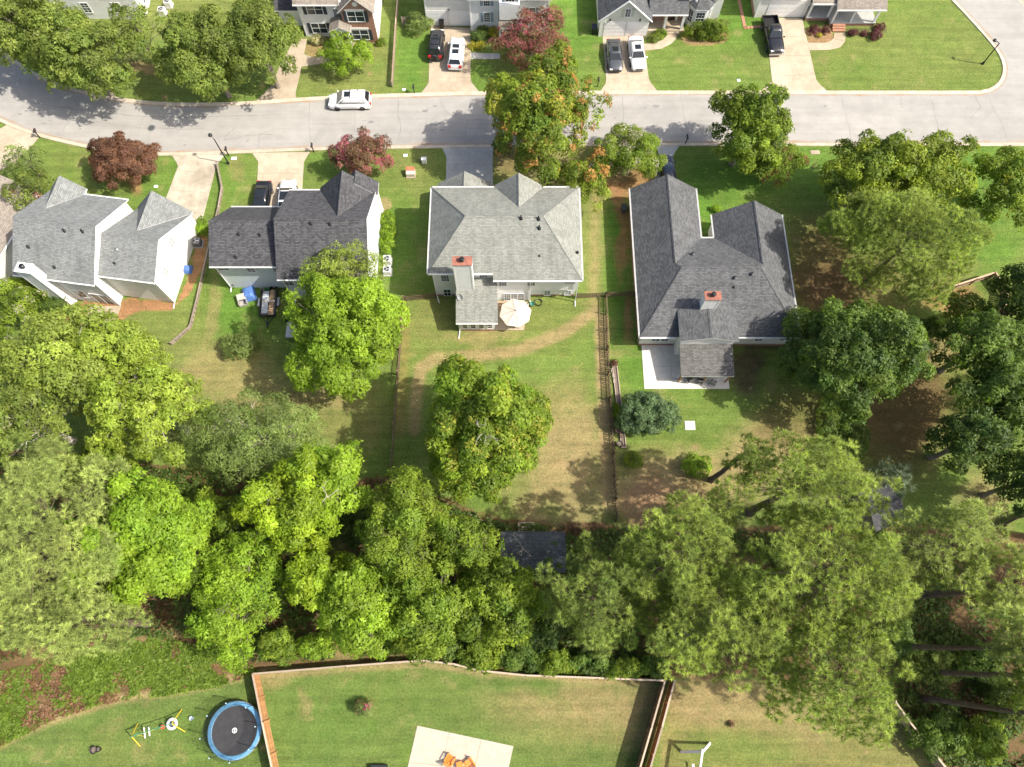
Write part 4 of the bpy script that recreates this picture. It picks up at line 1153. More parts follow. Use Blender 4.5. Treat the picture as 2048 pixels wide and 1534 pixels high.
h.block(17.1, 21.9, 75.1, 82, 0, 2.8, B_RED, "brick_front"); h.block(21.9, 26.3, 74.9, 82, 0, 4.8, W_SAGE)
h.slope([(17.1, 73.3, 2.75), (21.95, 73.3, 2.75), (21.95, 77.6, 5.0), (17.1, 77.6, 5.0)], S_SLATE); h.slope([(21.6, 74.5, 4.8), (26.7, 74.5, 4.8), (26.7, 79, 7), (21.6, 79, 7)], S_SLATE)
h.gutter((17.5, 73.3, 2.75), (21.95, 73.3, 2.75)); h.block(17.2, 21.9, 73.5, 73.68, 2.4, 2.6, M_WHITE, "beam")
for x in (19.35, 21.55): h.block(x - .14, x + .14, 73.45, 73.72, .2, 2.4, M_WHITE, "post")
h.block(17.1, 21.9, 73.3, 75.1, 0, .3, C_TAN, "porch_floor"); h.block(19.6, 21.3, 72.95, 73.3, 0, .16, C_TAN, "step")
h.block(19.9, 20.8, 75.03, 75.1, .3, 2.4, M_DOORDARK, "front_door"); h.add(MB().box(19.55, 19.8, 75.03, 75.1, .3, 2.4).box(20.9, 21.15, 75.03, 75.1, .3, 2.4), "sidelight", M_WHITE)
h.window(18.2, 75.1, 1.0, .9, 1.3, 'S', 2, 4, shutter=M_WHITE2, sw=.3)
bay = [(22.2, 74.9), (22.9, 73.9), (24.4, 73.9), (25.2, 74.9)]
h.add(MB().prism(bay, 0, 3.1), "bay", W_WHITE); top = [(23.0, 75.0), (23.3, 74.9), (24.0, 74.9), (24.3, 75.0)]
ov = [(21.95, 74.95), (22.78, 73.65), (24.52, 73.65), (25.45, 74.95)]
for i in range(3):
    a, b = ov[i], ov[i + 1]; h.slope([(*a, 3.1), (*b, 3.1), (*top[i + 1], 4.1), (*top[i], 4.1)], S_SLATE, .1, "bay_roof")
h.window(23.65, 73.9, .8, 1.0, 1.7, 'S', 3, 4); h.window(22.55, 74.4, .8, .7, 1.7, math.atan2(-1.0, .7), 2, 4); h.window(24.8, 74.4, .8, .7, 1.7, math.atan2(1.0, .8), 2, 4)

# ---- white porch house, top right
h = House("porch_house", "white house with a wide porch, brick base and big white garage door", (40.0, 77.0))
h.block(31.2, 37.6, 75.85, 84, 0, 4.5, W_CREAM); h.block(37.6, 46.4, 77.2, 84, 0, 3.2, W_WHITE); h.block(31.14, 31.22, 75.9, 84, 0, .5, B_RED, "foundation")
x0, _ = on_y(1530, 35, 75.85); x1, _ = on_y(1600, 35, 75.85); h.garage(x0, x1, 75.85, .05, 2.45)
h.add(MB().box(31.2, 31.4, 75.78, 75.85, 0, 4.3).box(37.4, 37.6, 75.78, 75.85, 0, 4.3), "corner_board", M_WHITE)
h.slope([(30.9, 75.4, 4.5), (37.9, 75.4, 4.5), (37.9, 80, 7), (30.9, 80, 7)], S_TAUPE)
h.slope([(37.6, 75.0, 2.85), (40.65, 75.0, 2.85), (40.65, 79, 4.8), (37.6, 79, 4.8)], S_TAUPE); h.slope([(40.55, 74.05, 2.8), (46.75, 74.05, 2.8), (46.75, 79, 5.2), (40.55, 79, 5.2)], S_TAUPE)
h.gutter((37.7, 75.0, 2.85), (40.5, 75.0, 2.85)); h.gutter((40.55, 74.05, 2.8), (46.75, 74.05, 2.8))
h.add(MB().prism([(37.65, 75.2), (40.6, 75.2), (40.6, 74.3), (46.45, 74.3), (46.45, 77.2), (37.65, 77.2)], .45, .55), "porch_floor", C_GREY)
h.add(MB().prism([(37.7, 75.25), (40.65, 75.25), (40.65, 74.35), (46.4, 74.35), (46.4, 77.2), (37.7, 77.2)], 0, .45), "porch_base", B_RED)
for (x, y) in ((37.85, 75.35), (40.4, 75.35), (40.85, 74.5), (43.2, 74.5), (46.2, 74.5)): h.block(x - .11, x + .11, y - .11, y + .11, .55, 2.7, M_WHITE, "post")
for k in range(3): h.block(41.0, 42.6, 74.3 - .3 * (k + 1), 74.3 - .3 * k, 0, .42 - .14 * k, B_ORANGE, "step")
for (x, w) in ((38.7, 1.0), (40.9, .9), (44.6, 1.5)): h.window(x, 77.2, 1.1, w, 1.3, 'S', 2, 2, shutter=M_BLACK if x > 44 else None, sw=.35)
h.block(42.2, 43.1, 77.12, 77.2, .55, 2.6, M_DOORDARK, "front_door")

# ---- white house half hidden by the street trees, top left
h = House("white_house", "white house half hidden behind the top left trees", (-54.0, 79.0))
h.block(-60.5, -47.2, 75.6, 86, 0, 5.3, W_WHITE); h.slope([(-61, 75.2, 5.2), (-46.8, 75.2, 5.2), (-46.8, 80.6, 8), (-61, 80.6, 8)], S_GREY)
for y in (77.5, 81): h.window(-47.2, y, 1.0, .9, 1.4, 'E', 2, 4)
for x in (-58, -54, -50): h.window(x, 75.6, 1.0, .9, 1.4, 'S', 2, 4)
# ---- corner of a house cut off by the left edge
a = pt(23, 473, 3.0); b = pt(0, 511, 3.0); dv = (b - a).normalized(); nv = Vector((-dv.y, dv.x, 0))
if nv.x > 0: nv = -nv
h = House("neighbour_house", "brownish roof corner of the house cut off at the left edge", (a.x, a.y), world=False)
L = lambda s, n, z: tuple(dv * s + nv * n + Vector((0, 0, z)))
h.slope([L(-6, 0, 3), L(9, 0, 3), L(9, 5.5, 5.6), L(-6, 5.5, 5.6)], S_TAUPE)
h.slope([L(-6, 11, 3), L(-6, 5.5, 5.6), L(9, 5.5, 5.6), L(9, 11, 3)], S_TAUPE)
mb = MB(); q = [L(-5.6, .35, 0), L(8.6, .35, 0), L(8.6, 10.6, 0), L(-5.6, 10.6, 0)]; q = q if (Vector(q[1]) - Vector(q[0])).cross(Vector(q[3]) - Vector(q[0])).z > 0 else q[::-1]
mb.prism([(p[0], p[1]) for p in q], 0, 2.9); h.add(mb, "wall", W_CREAM)
h.gutter(L(9, 0, 3), L(-6, 0, 3))
# ------------------------------------------------------------------ trees and shrubs
PAL = dict(
    oak=((0.112, 0.172, 0.030), (0.258, 0.312, 0.062)), green=((0.092, 0.166, 0.018), (0.262, 0.342, 0.034)), bright=((0.155, 0.270, 0.020), (0.286, 0.400, 0.034)),
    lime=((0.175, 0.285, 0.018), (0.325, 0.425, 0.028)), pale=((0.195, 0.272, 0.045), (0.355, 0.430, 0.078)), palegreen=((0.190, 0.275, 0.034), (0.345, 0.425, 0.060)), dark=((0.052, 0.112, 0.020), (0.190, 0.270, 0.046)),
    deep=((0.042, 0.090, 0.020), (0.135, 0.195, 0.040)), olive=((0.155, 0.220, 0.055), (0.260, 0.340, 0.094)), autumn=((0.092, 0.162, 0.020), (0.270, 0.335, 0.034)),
    yellowgreen=((0.085, 0.150, 0.018), (0.285, 0.345, 0.034)), plum=((0.130, 0.062, 0.040), (0.250, 0.130, 0.074)), maroon=((0.130, 0.090, 0.042), (0.215, 0.130, 0.070)), sweetgum=((0.105, 0.190, 0.018), (0.285, 0.372, 0.034)), myrtle=((0.105, 0.155, 0.042), (0.189, 0.235, 0.070)),
    bluegreen=((0.095, 0.165, 0.070), (0.180, 0.260, 0.115)), cream=((0.42, 0.42, 0.22), (0.58, 0.55, 0.30)), gold=((0.30, 0.29, 0.03), (0.50, 0.45, 0.04)), purple=((0.090, 0.028, 0.036), (0.165, 0.055, 0.060)),
    pine=((0.165, 0.240, 0.045), (0.352, 0.430, 0.085)), pinepale=((0.215, 0.285, 0.075), (0.385, 0.450, 0.125)), pinedark=((0.125, 0.190, 0.040), (0.265, 0.330, 0.070)), juniper=((0.13, 0.185, 0.12), (0.22, 0.285, 0.18)))

def norm_rows(a):
    return a / np.maximum(np.linalg.norm(a, axis=-1, keepdims=True), 1e-9)

def leaf_mesh(name, P, N, D, L, W, C, mat, tri=False):
    """P centres, N normals, D long axes, L lengths, W widths, C colours -> mesh"""
    D = norm_rows(D - N * np.sum(D * N, -1, keepdims=True))
    S = np.cross(N, D)
    n = len(P); L = L[:, None]; W = W[:, None]
    if tri:
        V = np.stack([P - S * W, P + S * W, P + D * L], 1); k = 3
    else:
        V = np.stack([P - D * L * .5, P + S * W * .5 + N * W * .12, P + D * L * .5, P - S * W * .5 + N * W * .12], 1); k = 4
    me = bpy.data.meshes.new(name)
    me.vertices.add(n * k); me.loops.add(n * k); me.polygons.add(n)
    me.vertices.foreach_set("co", V.reshape(-1).astype(np.float32))
    me.loops.foreach_set("vertex_index", np.arange(n * k, dtype=np.int32))
    me.polygons.foreach_set("loop_start", np.arange(n, dtype=np.int32) * k)
    me.update()
    a = me.attributes.new("col", 'FLOAT_COLOR', 'FACE')
    a.data.foreach_set("color", np.concatenate([C, np.ones((n, 1))], 1).astype(np.float32).reshape(-1))
    me.materials.append(mat)
    return me

def make_lobes(rng, Rx, Ry, Rz, n, spread=0.78, size=(0.15, 0.30), low=-0.45):
    """uneven crown: a core plus many lobes at uneven distances"""
    R = np.array([Rx, Ry, Rz])
    ph = rng.uniform(0, 6.28, 6); am = rng.uniform(0.03, 0.12, 6)
    def env(d):
        az = math.atan2(d[1], d[0])
        return 1 + am[0] * math.cos(2 * az + ph[0]) + am[1] * math.cos(3 * az + ph[1]) + am[2] * math.cos(5 * az + ph[2]) + am[3] * math.cos(4 * d[2] + ph[3])
    lob = [(np.array([0, 0, 0.0 * Rz]), 0.45)]
    Q = np.zeros((n + 1, 3)); S = np.zeros(n + 1); m = 0
    for _ in range(n * 14):
        if len(lob) >= n: break
        d = rng.normal(size=3); d /= math.sqrt(d @ d)
        if d[2] < low: continue
        far_ = rng.random() < 0.16
        c = d * (spread * (rng.uniform(1.1, 1.3) if far_ else rng.uniform(0.70, 1.12)) * env(d)); s = rng.uniform(*size) * (0.7 if far_ else 1.0)
        if m and (((Q[:m] - c) ** 2).sum(1) < (0.72 * s + 0.5 * S[:m]) ** 2).any(): continue
        Q[m] = c; S[m] = s; m += 1
        lob.append((c * R, s))
    return lob

def thin(rng, p, cell):
    """keep about one point per cell so that clumps stand apart"""
    o = rng.permutation(len(p)); q = np.floor((p[o] + rng.uniform(0, cell, 3)) / cell).astype(np.int64)
    key = (q[:, 0] * 73856093) ^ (q[:, 1] * 19349663) ^ (q[:, 2] * 83492791)
    _, first = np.unique(key, return_index=True)
    return o[first]

def crown(rng, Rx, Ry, Rz, kind, pal, lobes=14, clump=0.47, leaves=27, leaf=(0.31, 0.19), density=1.0, accents=(), low=-0.45, size=(0.11, 0.25), spread=0.80, gaps=0.08, droop=0.0):
    """leaf positions for a crown centred at the origin"""
    lob = make_lobes(rng, Rx, Ry, Rz, int(lobes * 3.4), spread, size, low=low)
    if kind == 'needle': lob[0] = (np.array([0, 0, 0.42 * Rz]), 0.34)
    cs = np.array([c for c, _ in lob]); rs = np.array([s for _, s in lob])
    lobe_tint = rng.uniform(0.70, 1.20, len(lob)); lobe_mix = rng.uniform(0, 1, len(lob))
    pts = []; nrm = []; lid = []
    rad = np.stack([rs * Rx, rs * Ry, rs * Rz * 0.85], 1)
    Rm = (Rx + Ry + Rz) / 3
    for i in range(len(lob)):
        n = int(9 * density * 4 * math.pi * (rs[i] * Rm) ** 2 / (clump * clump)) + 6
        d = norm_rows(rng.normal(size=(n, 3)))
        d = d[d[:, 2] > (-0.4 if i else 0.0)]
        p = cs[i] + d * rad[i] * rng.uniform(0.5, 1.15, (len(d), 1))
        inside = np.zeros(len(p), bool)
        for j in range(len(lob)):
            if j != i and abs(cs[j] - cs[i]).max() < (rad[i] + rad[j]).max() * 1.2: inside |= (((p - cs[j]) / rad[j]) ** 2).sum(1) < 0.4356
        p = p[~inside]; d = d[~inside]
        pts.append(p); nrm.append(d); lid.append(np.full(len(p), i))
    cp = np.concatenate(pts); cn = np.concatenate(nrm); ci = np.concatenate(lid)
    k = thin(rng, cp, clump * (1.34 if kind != 'needle' else 1.3) / math.sqrt(density))
    k = k[rng.random(len(k)) > gaps]
    cp, cn, ci = cp[k], cn[k], ci[k]
    out = norm_rows(cp / np.array([Rx, Ry, Rz]))
    cn = norm_rows(cn * 0.6 + out * 0.4 + np.array([0.0, 0.0, 0.5]) + rng.normal(size=cn.shape) * 0.22)
    lo, hi = np.array(pal[0]), np.array(pal[1])
    nc = len(cp)
    cr = clump * rng.uniform(0.7, 1.3, nc)
    ctint = rng.uniform(0.78, 1.18, nc) * lobe_tint[ci]
    cmix = np.clip(lobe_mix[ci] * 0.5 + rng.random(nc) * 0.5, 0, 1)
    ccol = (lo + (hi - lo) * cmix[:, None]) * ctint[:, None]
    for (acol, share, cluster) in accents:
        if cluster:
            pick = rng.random(len(lob)) < share * 1.6
            m = pick[ci] & (rng.random(nc) < 0.6)
        else:
            m = rng.random(nc) < share
        ccol[m] = np.array(acol) * rng.uniform(0.75, 1.2, (m.sum(), 1))
    T = nc * leaves
    idx = np.repeat(np.arange(nc), leaves)
    N0 = cn[idx]
    off = norm_rows(rng.normal(size=(T, 3)))
    if kind == 'needle':
        dirs = norm_rows(off + N0 * 0.6)
        P = cp[idx] + dirs * (cr[idx] * 0.10)[:, None]
        up = np.array([0.35, 0.0, 1.0])
        N = norm_rows(up - dirs * (dirs @ up)[:, None] + rng.normal(size=(T, 3)) * 0.25)
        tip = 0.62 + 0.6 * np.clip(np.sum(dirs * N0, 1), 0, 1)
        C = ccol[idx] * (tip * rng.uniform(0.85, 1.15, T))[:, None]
        return P, N, dirs, cr[idx] * rng.uniform(0.75, 1.1, T), np.full(T, leaf[1]), C, lob
    hg = np.sum(off * N0, 1, keepdims=True)
    off = np.where(hg < -0.15, off - 2 * hg * N0, off)          # dome of leaves
    hg = np.sum(off * N0, 1, keepdims=True)
    r = rng.uniform(0.35, 1.0, (T, 1)) ** 0.6
    pos = (off - N0 * hg * 0.38) * r
    P = cp[idx] + pos * cr[idx][:, None]
    P[:, 2] -= droop * np.linalg.norm(pos[:, :2], axis=1) * cr[idx]
    N = norm_rows(N0 * 0.75 + off * 0.55 + rng.normal(size=(T, 3)) * 0.38)
    D = norm_rows(off - N0 * hg + rng.normal(size=(T, 3)) * 0.45 + np.array([0, 0, -droop - 0.1]))
    s = rng.uniform(0.65, 1.2, T)
    C = ccol[idx] * rng.uniform(0.78, 1.22, (T, 1))
    return P, N, D, leaf[0] * s, leaf[1] * s * .5, C, lob

def branches(rng, lob, zc, H0, r0, lean=(0, 0), high=False):
    mb_t = MB(); mb_b = MB()
    base = Vector((0, 0, -0.05)); top = Vector((lean[0], lean[1], zc + 0.25 * (H0 - zc)))
    pts = [base]
    for t in (0.12, 0.35, 0.6, 0.82, 1.0):
        pts.append(base.lerp(top, t) + Vector((rng.normal() * 0.06 * r0 * 4, rng.normal() * 0.06 * r0 * 4, 0)))
    mb_t.tube(pts, [r0 * 1.45, r0 * 1.02, r0 * 0.9, r0 * 0.72, r0 * 0.5, r0 * 0.22], 8)
    for c, s in lob[1:]:
        e = Vector((c[0] * .88, c[1] * .88, c[2] * .85 + zc)); 
        t = float(np.clip(0.42 + 0.4 * rng.random() + 0.12 * (c[2] / max(zc, 1)), 0.35, 0.92))
        if high: t = float(np.clip((zc + c[2] * 0.8) / max(top.z, 1) - 0.04, 0.66, 0.97))
        a = base.lerp(top, t)
        mid = a.lerp(e, 0.5) + Vector((rng.normal() * 0.15, rng.normal() * 0.15, 0.12 * (e - a).length))
        rb = r0 * (0.40 - 0.2 * t) * (0.6 if high else 1.0)
        mb_b.tube([a, mid, e], [rb, rb * 0.6, rb * 0.22], 5)
        for q in range(3):
            d = Vector((rng.normal(), rng.normal(), rng.normal() * 0.5 + 0.5)).normalized() * min(1.0, (e - a).length * 0.2)
            st = mid.lerp(e, rng.random())
            mb_b.tube([st, st + d * 0.5 + Vector((0, 0, .05)), st + d], [rb * 0.32, rb * 0.2, rb * 0.08], 4)
    return mb_t, mb_b

TREE_SEED = [100]
LEAF_TOTAL = [0]
def tree(name, label, cat, u, v, zc, ru, rv, pal, Rz=None, kind='leaf', group=None, bark=None, base=None, r0=None, trunk=True, **kw):
    TREE_SEED[0] += 1
    rng = np.random.default_rng(TREE_SEED[0])
    c = pt(u, v, zc); m = mpp(v, zc)
    Rx, Ry = ru * m * 1.04, rv * m * 1.04
    if Rz is None: Rz = 0.8 * (Rx + Ry) / 2
    bx, by = (c.x, c.y) if base is None else (base[0], base[1])
    root = thing(name, (bx, by, 0), 0, label, cat, group)
    P, N, D, L, W, C, lob = crown(rng, Rx, Ry, Rz, kind, PAL[pal] if isinstance(pal, str) else pal, **kw)
    P = P + np.array([c.x - bx, c.y - by, zc])
    k = P[:, 2] > 0.05
    me = leaf_mesh("crown", P[k], N[k], D[k], L[k], W[k], C[k], M_NEEDLE if kind == 'needle' else M_LEAF, tri=True)
    LEAF_TOTAL[0] += int(k.sum()) 
    inst("crown", me, root)
    if trunk:
        rt = r0 or (0.019 if kind == "needle" else 0.024) * (zc + Rz)
        for cc, s in lob: cc += np.array([c.x - bx, c.y - by, 0])
        mt, mbb = branches(rng, lob, zc, zc + Rz, rt, lean=(c.x - bx, c.y - by), high=(kind == 'needle'))
        mt.build("trunk", bark or M_BARK, root)
        mbb.build("branches", bark or M_BARK, root)
    return root

PINK = (0.42, 0.11, 0.16); ROSE = (0.33, 0.145, 0.125); ORANGE = (0.42, 0.23, 0.07); YELLOW = (0.33, 0.345, 0.045)
TG = "street and garden trees"
# --- north of the street
tree("oak_tree", "big olive-green street tree in the top left corner", "tree", 58, 58, 7.0, 104, 88, 'oak', lobes=17, gaps=.16, group=TG)
tree("oak_tree", "olive-green street tree overhanging the kerb at the road bend", "tree", 165, 108, 6.5, 96, 84, 'oak', lobes=16, gaps=.16, group=TG)
tree("oak_tree", "thin young street tree in front of the half hidden white house", "tree", 275, 62, 6.0, 58, 66, 'oak', lobes=9, density=.6, gaps=.25, group=TG)
tree("oak_tree", "large leafy street tree left of the brick fronted house", "tree", 412, 104, 7.0, 90, 86, 'oak', lobes=16, gaps=.14, group=TG)
tree("oak_tree", "leafy street tree overhanging the brick house's driveway", "tree", 518, 84, 7.0, 76, 86, 'oak', lobes=14, group=TG)
tree("small_tree", "small round bright green tree on the brick house's lawn", "tree", 690, 110, 2.6, 46, 42, 'bright', lobes=9, clump=.4, leaf=(.26, .14), group=TG)
tree("crape_myrtle", "large dusty pink crape myrtle across the street", "tree", 1060, 88, 3.6, 74, 58, 'maroon', lobes=15, clump=.42, leaf=(.24, .12), accents=(((.27, .09, .09), .42, False), (PINK, .06, True)), group="crape myrtles")
tree("maple_tree", "tall maple turning orange and yellow over the street", "tree", 1072, 232, 7.6, 88, 118, 'autumn', Rz=6.2, lobes=20, accents=((YELLOW, .15, True), (ORANGE, .09, False)), group=TG)
tree("maple_tree", "sparse orange-tipped maple limb reaching over the street", "tree", 1172, 218, 6.5, 44, 54, 'autumn', lobes=7, density=.55, gaps=.3, accents=((ORANGE, .22, False),), base=(2.0, 55.0), r0=.2, group=TG)
tree("small_tree", "small yellow-green tree beside the hip-roofed house", "tree", 1166, 366, 3.6, 48, 58, 'yellowgreen', Rz=2.8, lobes=11, clump=.45, leaf=(.28, .15), accents=((ORANGE, .07, True),), group=TG)
tree("crape_myrtle", "green crape myrtle with whitish blooms in front of the dark house", "tree", 1257, 305, 3.2, 62, 62, 'green', density=1.5, gaps=.02, lobes=14, clump=.42, leaf=(.26, .11), accents=(((.42, .40, .30), .12, False),), droop=.25, group="crape myrtles")
tree("maple_tree", "dense dark green street tree with a leaning crown", "tree", 1497, 254, 6.4, 68, 84, 'green', Rz=5.0, lobes=17, gaps=.02, density=1.2, group=TG)
tree("crape_myrtle", "dark green crape myrtle under the dense street tree", "tree", 1545, 326, 2.8, 52, 48, 'green', density=1.4, lobes=12, clump=.4, leaf=(.28, .10), accents=(((.25, .06, .07), .08, False),), droop=.25, group="crape myrtles")
tree("maple_tree", "wide yellow-green maple right of the dark house, left half", "tree", 1732, 352, 6.2, 86, 74, 'yellowgreen', lobes=14, group=TG)
tree("maple_tree", "wide yellow-green maple right of the dark house, right half", "tree", 1836, 342, 6.6, 98, 76, 'yellowgreen', lobes=16, group=TG)
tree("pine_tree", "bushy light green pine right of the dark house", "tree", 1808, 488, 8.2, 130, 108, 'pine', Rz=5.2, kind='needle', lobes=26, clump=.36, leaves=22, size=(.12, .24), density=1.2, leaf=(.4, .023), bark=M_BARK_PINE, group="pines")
tree("oak_tree", "dark glossy-leaved tree at the right edge by the street", "tree", 2024, 372, 5.5, 74, 95, 'green', lobes=14, accents=((YELLOW, .08, False),), group=TG)
tree("oak_tree", "large dark green tree behind the dark house", "tree", 1708, 708, 7.0, 114, 116, 'dark', Rz=5.6, lobes=24, group=TG)
# --- south of the street
tree("plum_tree", "purple-brown leaved plum tree on the left front lawn", "tree", 245, 316, 3.0, 55, 54, 'plum', density=1.5, gaps=.02, lobes=15, clump=.38, leaf=(.24, .12), group=TG)
tree("crape_myrtle", "round crape myrtle with red-pink blooms above the charcoal roof", "tree", 722, 308, 3.0, 56, 44, 'maroon', density=1.5, gaps=.02, lobes=13, clump=.4, leaf=(.24, .12), accents=((ROSE, .30, False), (PINK, .10, True)), group="crape myrtles")
tree("small_tree", "loose pale green young tree at the left edge driveway", "tree", 48, 318, 3.0, 38, 36, 'olive', lobes=8, density=.7, clump=.4, leaf=(.26, .13), group=TG)
tree("crape_myrtle", "loose green crape myrtle beside the far left house", "tree", 70, 388, 3.2, 46, 56, 'oak', lobes=11, clump=.42, leaf=(.26, .12), density=.8, accents=((ROSE, .06, False),), group="crape myrtles")
tree("crape_myrtle", "green crape myrtle with pale blooms behind the far left house's chimney", "tree", 26, 606, 3.2, 62, 72, 'green', lobes=12, clump=.42, leaf=(.26, .12), accents=(((.45, .42, .36), .08, False),), group="crape myrtles")
tree("sweetgum_tree", "tall bright green tree behind the charcoal-roofed house", "tree", 692, 672, 7.0, 100, 118, 'bright', Rz=6.0, lobes=22, group="back garden trees")
tree("willow_oak", "feathery upper tree overlapping the charcoal roof", "tree", 690, 545, 7.6, 66, 64, 'pale', lobes=13, density=.85, leaf=(.30, .10), group="back garden trees")
tree("sweetgum_tree", "tall green tree with bare white twigs in the middle back yard", "tree", 970, 856, 8.6, 100, 132, 'sweetgum', Rz=6.8, lobes=26, accents=((YELLOW, .10, False),), group="back garden trees")
tree("round_shrub", "round blue-green tree beside the white patio's lawn", "shrub", 1298, 828, 1.9, 50, 46, 'bluegreen', Rz=1.9, gaps=.0, density=1.5, lobes=15, clump=.34, leaf=(.26, .13), group="back garden shrubs")
tree("oak_tree", "pale yellow-green oak with grey limbs on the left", "tree", 150, 730, 8.0, 138, 96, 'pale', Rz=5.0, lobes=20, density=.85, gaps=.14, bark=M_BARK_PALE, group="woodland trees")
tree("oak_tree", "spreading bright oak limb reaching over the left back lawn", "tree", 300, 812, 8.0, 108, 96, 'palegreen', Rz=5.0, lobes=18, density=.85, gaps=.12, bark=M_BARK_PALE, group="woodland trees")
tree("oak_tree", "pale yellow-green oak crown nearest the far left patio", "tree", 232, 712, 8.0, 92, 70, 'palegreen', Rz=4.6, lobes=16, density=.9, gaps=.12, bark=M_BARK_PALE, group="woodland trees")
tree("oak_tree", "dull green oak at the left edge below the pale one", "tree", 52, 838, 7.5, 80, 72, 'oak', Rz=4.5, lobes=14, density=.85, bark=M_BARK_PALE, group="woodland trees")
tree("willow_oak", "feathery olive tree at the edge of the left back lawn", "tree", 525, 876, 6.4, 118, 88, 'olive', Rz=4.6, lobes=20, density=.9, gaps=.12, leaf=(.30, .085), droop=.2, bark=M_BARK_PALE, group="woodland trees")
tree("maple_tree", "brilliant lime-yellow tree at the wood's edge", "tree", 598, 1010, 8.0, 80, 98, 'lime', Rz=5.4, lobes=16, bark=M_BARK_PALE, group="woodland trees")
tree("maple_tree", "bright lime tree with a bare pale fork at the wood's edge", "tree", 676, 962, 7.6, 66, 74, 'bright', Rz=4.6, lobes=13, bark=M_BARK_PALE, group="woodland trees")
tree("oak_tree", "fine-leaved mid green tree beside the garden shed", "tree", 806, 1062, 8.0, 90, 106, 'green', Rz=5.6, lobes=18, leaf=(.28, .13), group="woodland trees")
tree("oak_tree", "green tree leaning over the shed roof", "tree", 934, 1086, 6.5, 68, 58, 'green', Rz=4.0, lobes=12, leaf=(.28, .13), group="woodland trees")
tree("maple_tree", "bright green tree left of centre in the wood", "tree", 292, 1090, 10.0, 118, 132, 'bright', Rz=6.2, lobes=22, group="woodland trees")
tree("maple_tree", "fresh green tree just above the brown bank", "tree", 478, 1190, 7.0, 74, 106, 'bright', Rz=5.0, lobes=16, leaf=(.3, .13), group="woodland trees")
tree("maple_tree", "lime-green tree standing above the back fence", "tree", 720, 1205, 7.0, 84, 84, 'bright', Rz=4.6, lobes=15, group="woodland trees")
tree("maple_tree", "lime tree low in the wood between the bright ones", "tree", 632, 1150, 6.5, 52, 62, 'lime', Rz=3.8, lobes=10, group="woodland trees")
tree("oak_tree", "dark green tree left of the shaded wood centre", "tree", 880, 1210, 6.2, 84, 88, 'green', Rz=4.4, lobes=15, group="woodland trees")
tree("oak_tree", "deep green tree in the darkest part of the wood", "tree", 1000, 1210, 6.2, 84, 84, 'green', Rz=4.4, lobes=15, group="woodland trees")
tree("small_tree", "low green tree between the lime tree and left pine", "tree", 440, 1040, 4.5, 56, 50, 'green', Rz=3.0, lobes=10, group="woodland trees")
tree("small_tree", "shaded low tree under the pale oak's edge", "tree", 200, 930, 4.0, 66, 46, 'green', Rz=2.8, lobes=10, group="woodland trees")
# --- pines
PN = dict(kind='needle', bark=M_BARK_PINE, clump=.37, leaves=22, size=(.09, .20), density=1.0, gaps=.05, low=-.5)
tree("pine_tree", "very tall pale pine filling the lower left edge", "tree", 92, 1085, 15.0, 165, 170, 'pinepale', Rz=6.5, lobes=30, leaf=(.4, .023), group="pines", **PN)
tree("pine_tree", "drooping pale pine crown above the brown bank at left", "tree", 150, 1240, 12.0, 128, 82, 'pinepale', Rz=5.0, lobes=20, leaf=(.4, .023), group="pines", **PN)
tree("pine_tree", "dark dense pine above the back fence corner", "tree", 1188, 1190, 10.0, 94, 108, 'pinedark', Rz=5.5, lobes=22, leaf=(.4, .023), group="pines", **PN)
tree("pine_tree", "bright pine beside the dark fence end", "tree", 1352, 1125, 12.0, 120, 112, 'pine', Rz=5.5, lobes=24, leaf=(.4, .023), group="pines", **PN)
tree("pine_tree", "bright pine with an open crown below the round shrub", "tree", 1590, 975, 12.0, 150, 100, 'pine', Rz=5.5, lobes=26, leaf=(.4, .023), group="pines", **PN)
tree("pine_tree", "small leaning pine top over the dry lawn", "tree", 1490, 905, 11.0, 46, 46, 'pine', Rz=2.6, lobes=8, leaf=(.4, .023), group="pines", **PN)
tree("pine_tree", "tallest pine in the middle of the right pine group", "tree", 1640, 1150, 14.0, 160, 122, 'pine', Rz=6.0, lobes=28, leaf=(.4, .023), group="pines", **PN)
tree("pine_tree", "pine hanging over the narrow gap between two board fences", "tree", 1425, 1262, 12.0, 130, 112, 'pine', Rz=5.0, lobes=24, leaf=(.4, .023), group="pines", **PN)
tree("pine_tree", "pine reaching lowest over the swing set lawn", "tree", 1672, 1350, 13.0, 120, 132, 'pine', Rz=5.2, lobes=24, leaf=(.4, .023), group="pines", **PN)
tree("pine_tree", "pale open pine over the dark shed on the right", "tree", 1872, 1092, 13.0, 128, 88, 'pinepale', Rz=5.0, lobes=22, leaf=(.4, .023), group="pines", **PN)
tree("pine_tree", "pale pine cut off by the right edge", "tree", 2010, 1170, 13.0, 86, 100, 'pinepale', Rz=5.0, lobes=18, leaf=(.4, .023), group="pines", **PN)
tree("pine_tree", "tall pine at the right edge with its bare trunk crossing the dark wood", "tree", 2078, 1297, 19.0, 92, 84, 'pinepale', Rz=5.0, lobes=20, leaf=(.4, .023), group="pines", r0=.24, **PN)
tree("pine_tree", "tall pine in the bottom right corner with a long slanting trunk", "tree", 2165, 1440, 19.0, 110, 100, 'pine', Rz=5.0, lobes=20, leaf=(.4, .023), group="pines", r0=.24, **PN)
tree("pine_tree", "tall pine at the right edge between the two long trunks", "tree", 2120, 1360, 17.0, 90, 70, 'pinedark', Rz=5.0, lobes=16, leaf=(.4, .023), group="pines", r0=.24, **PN)
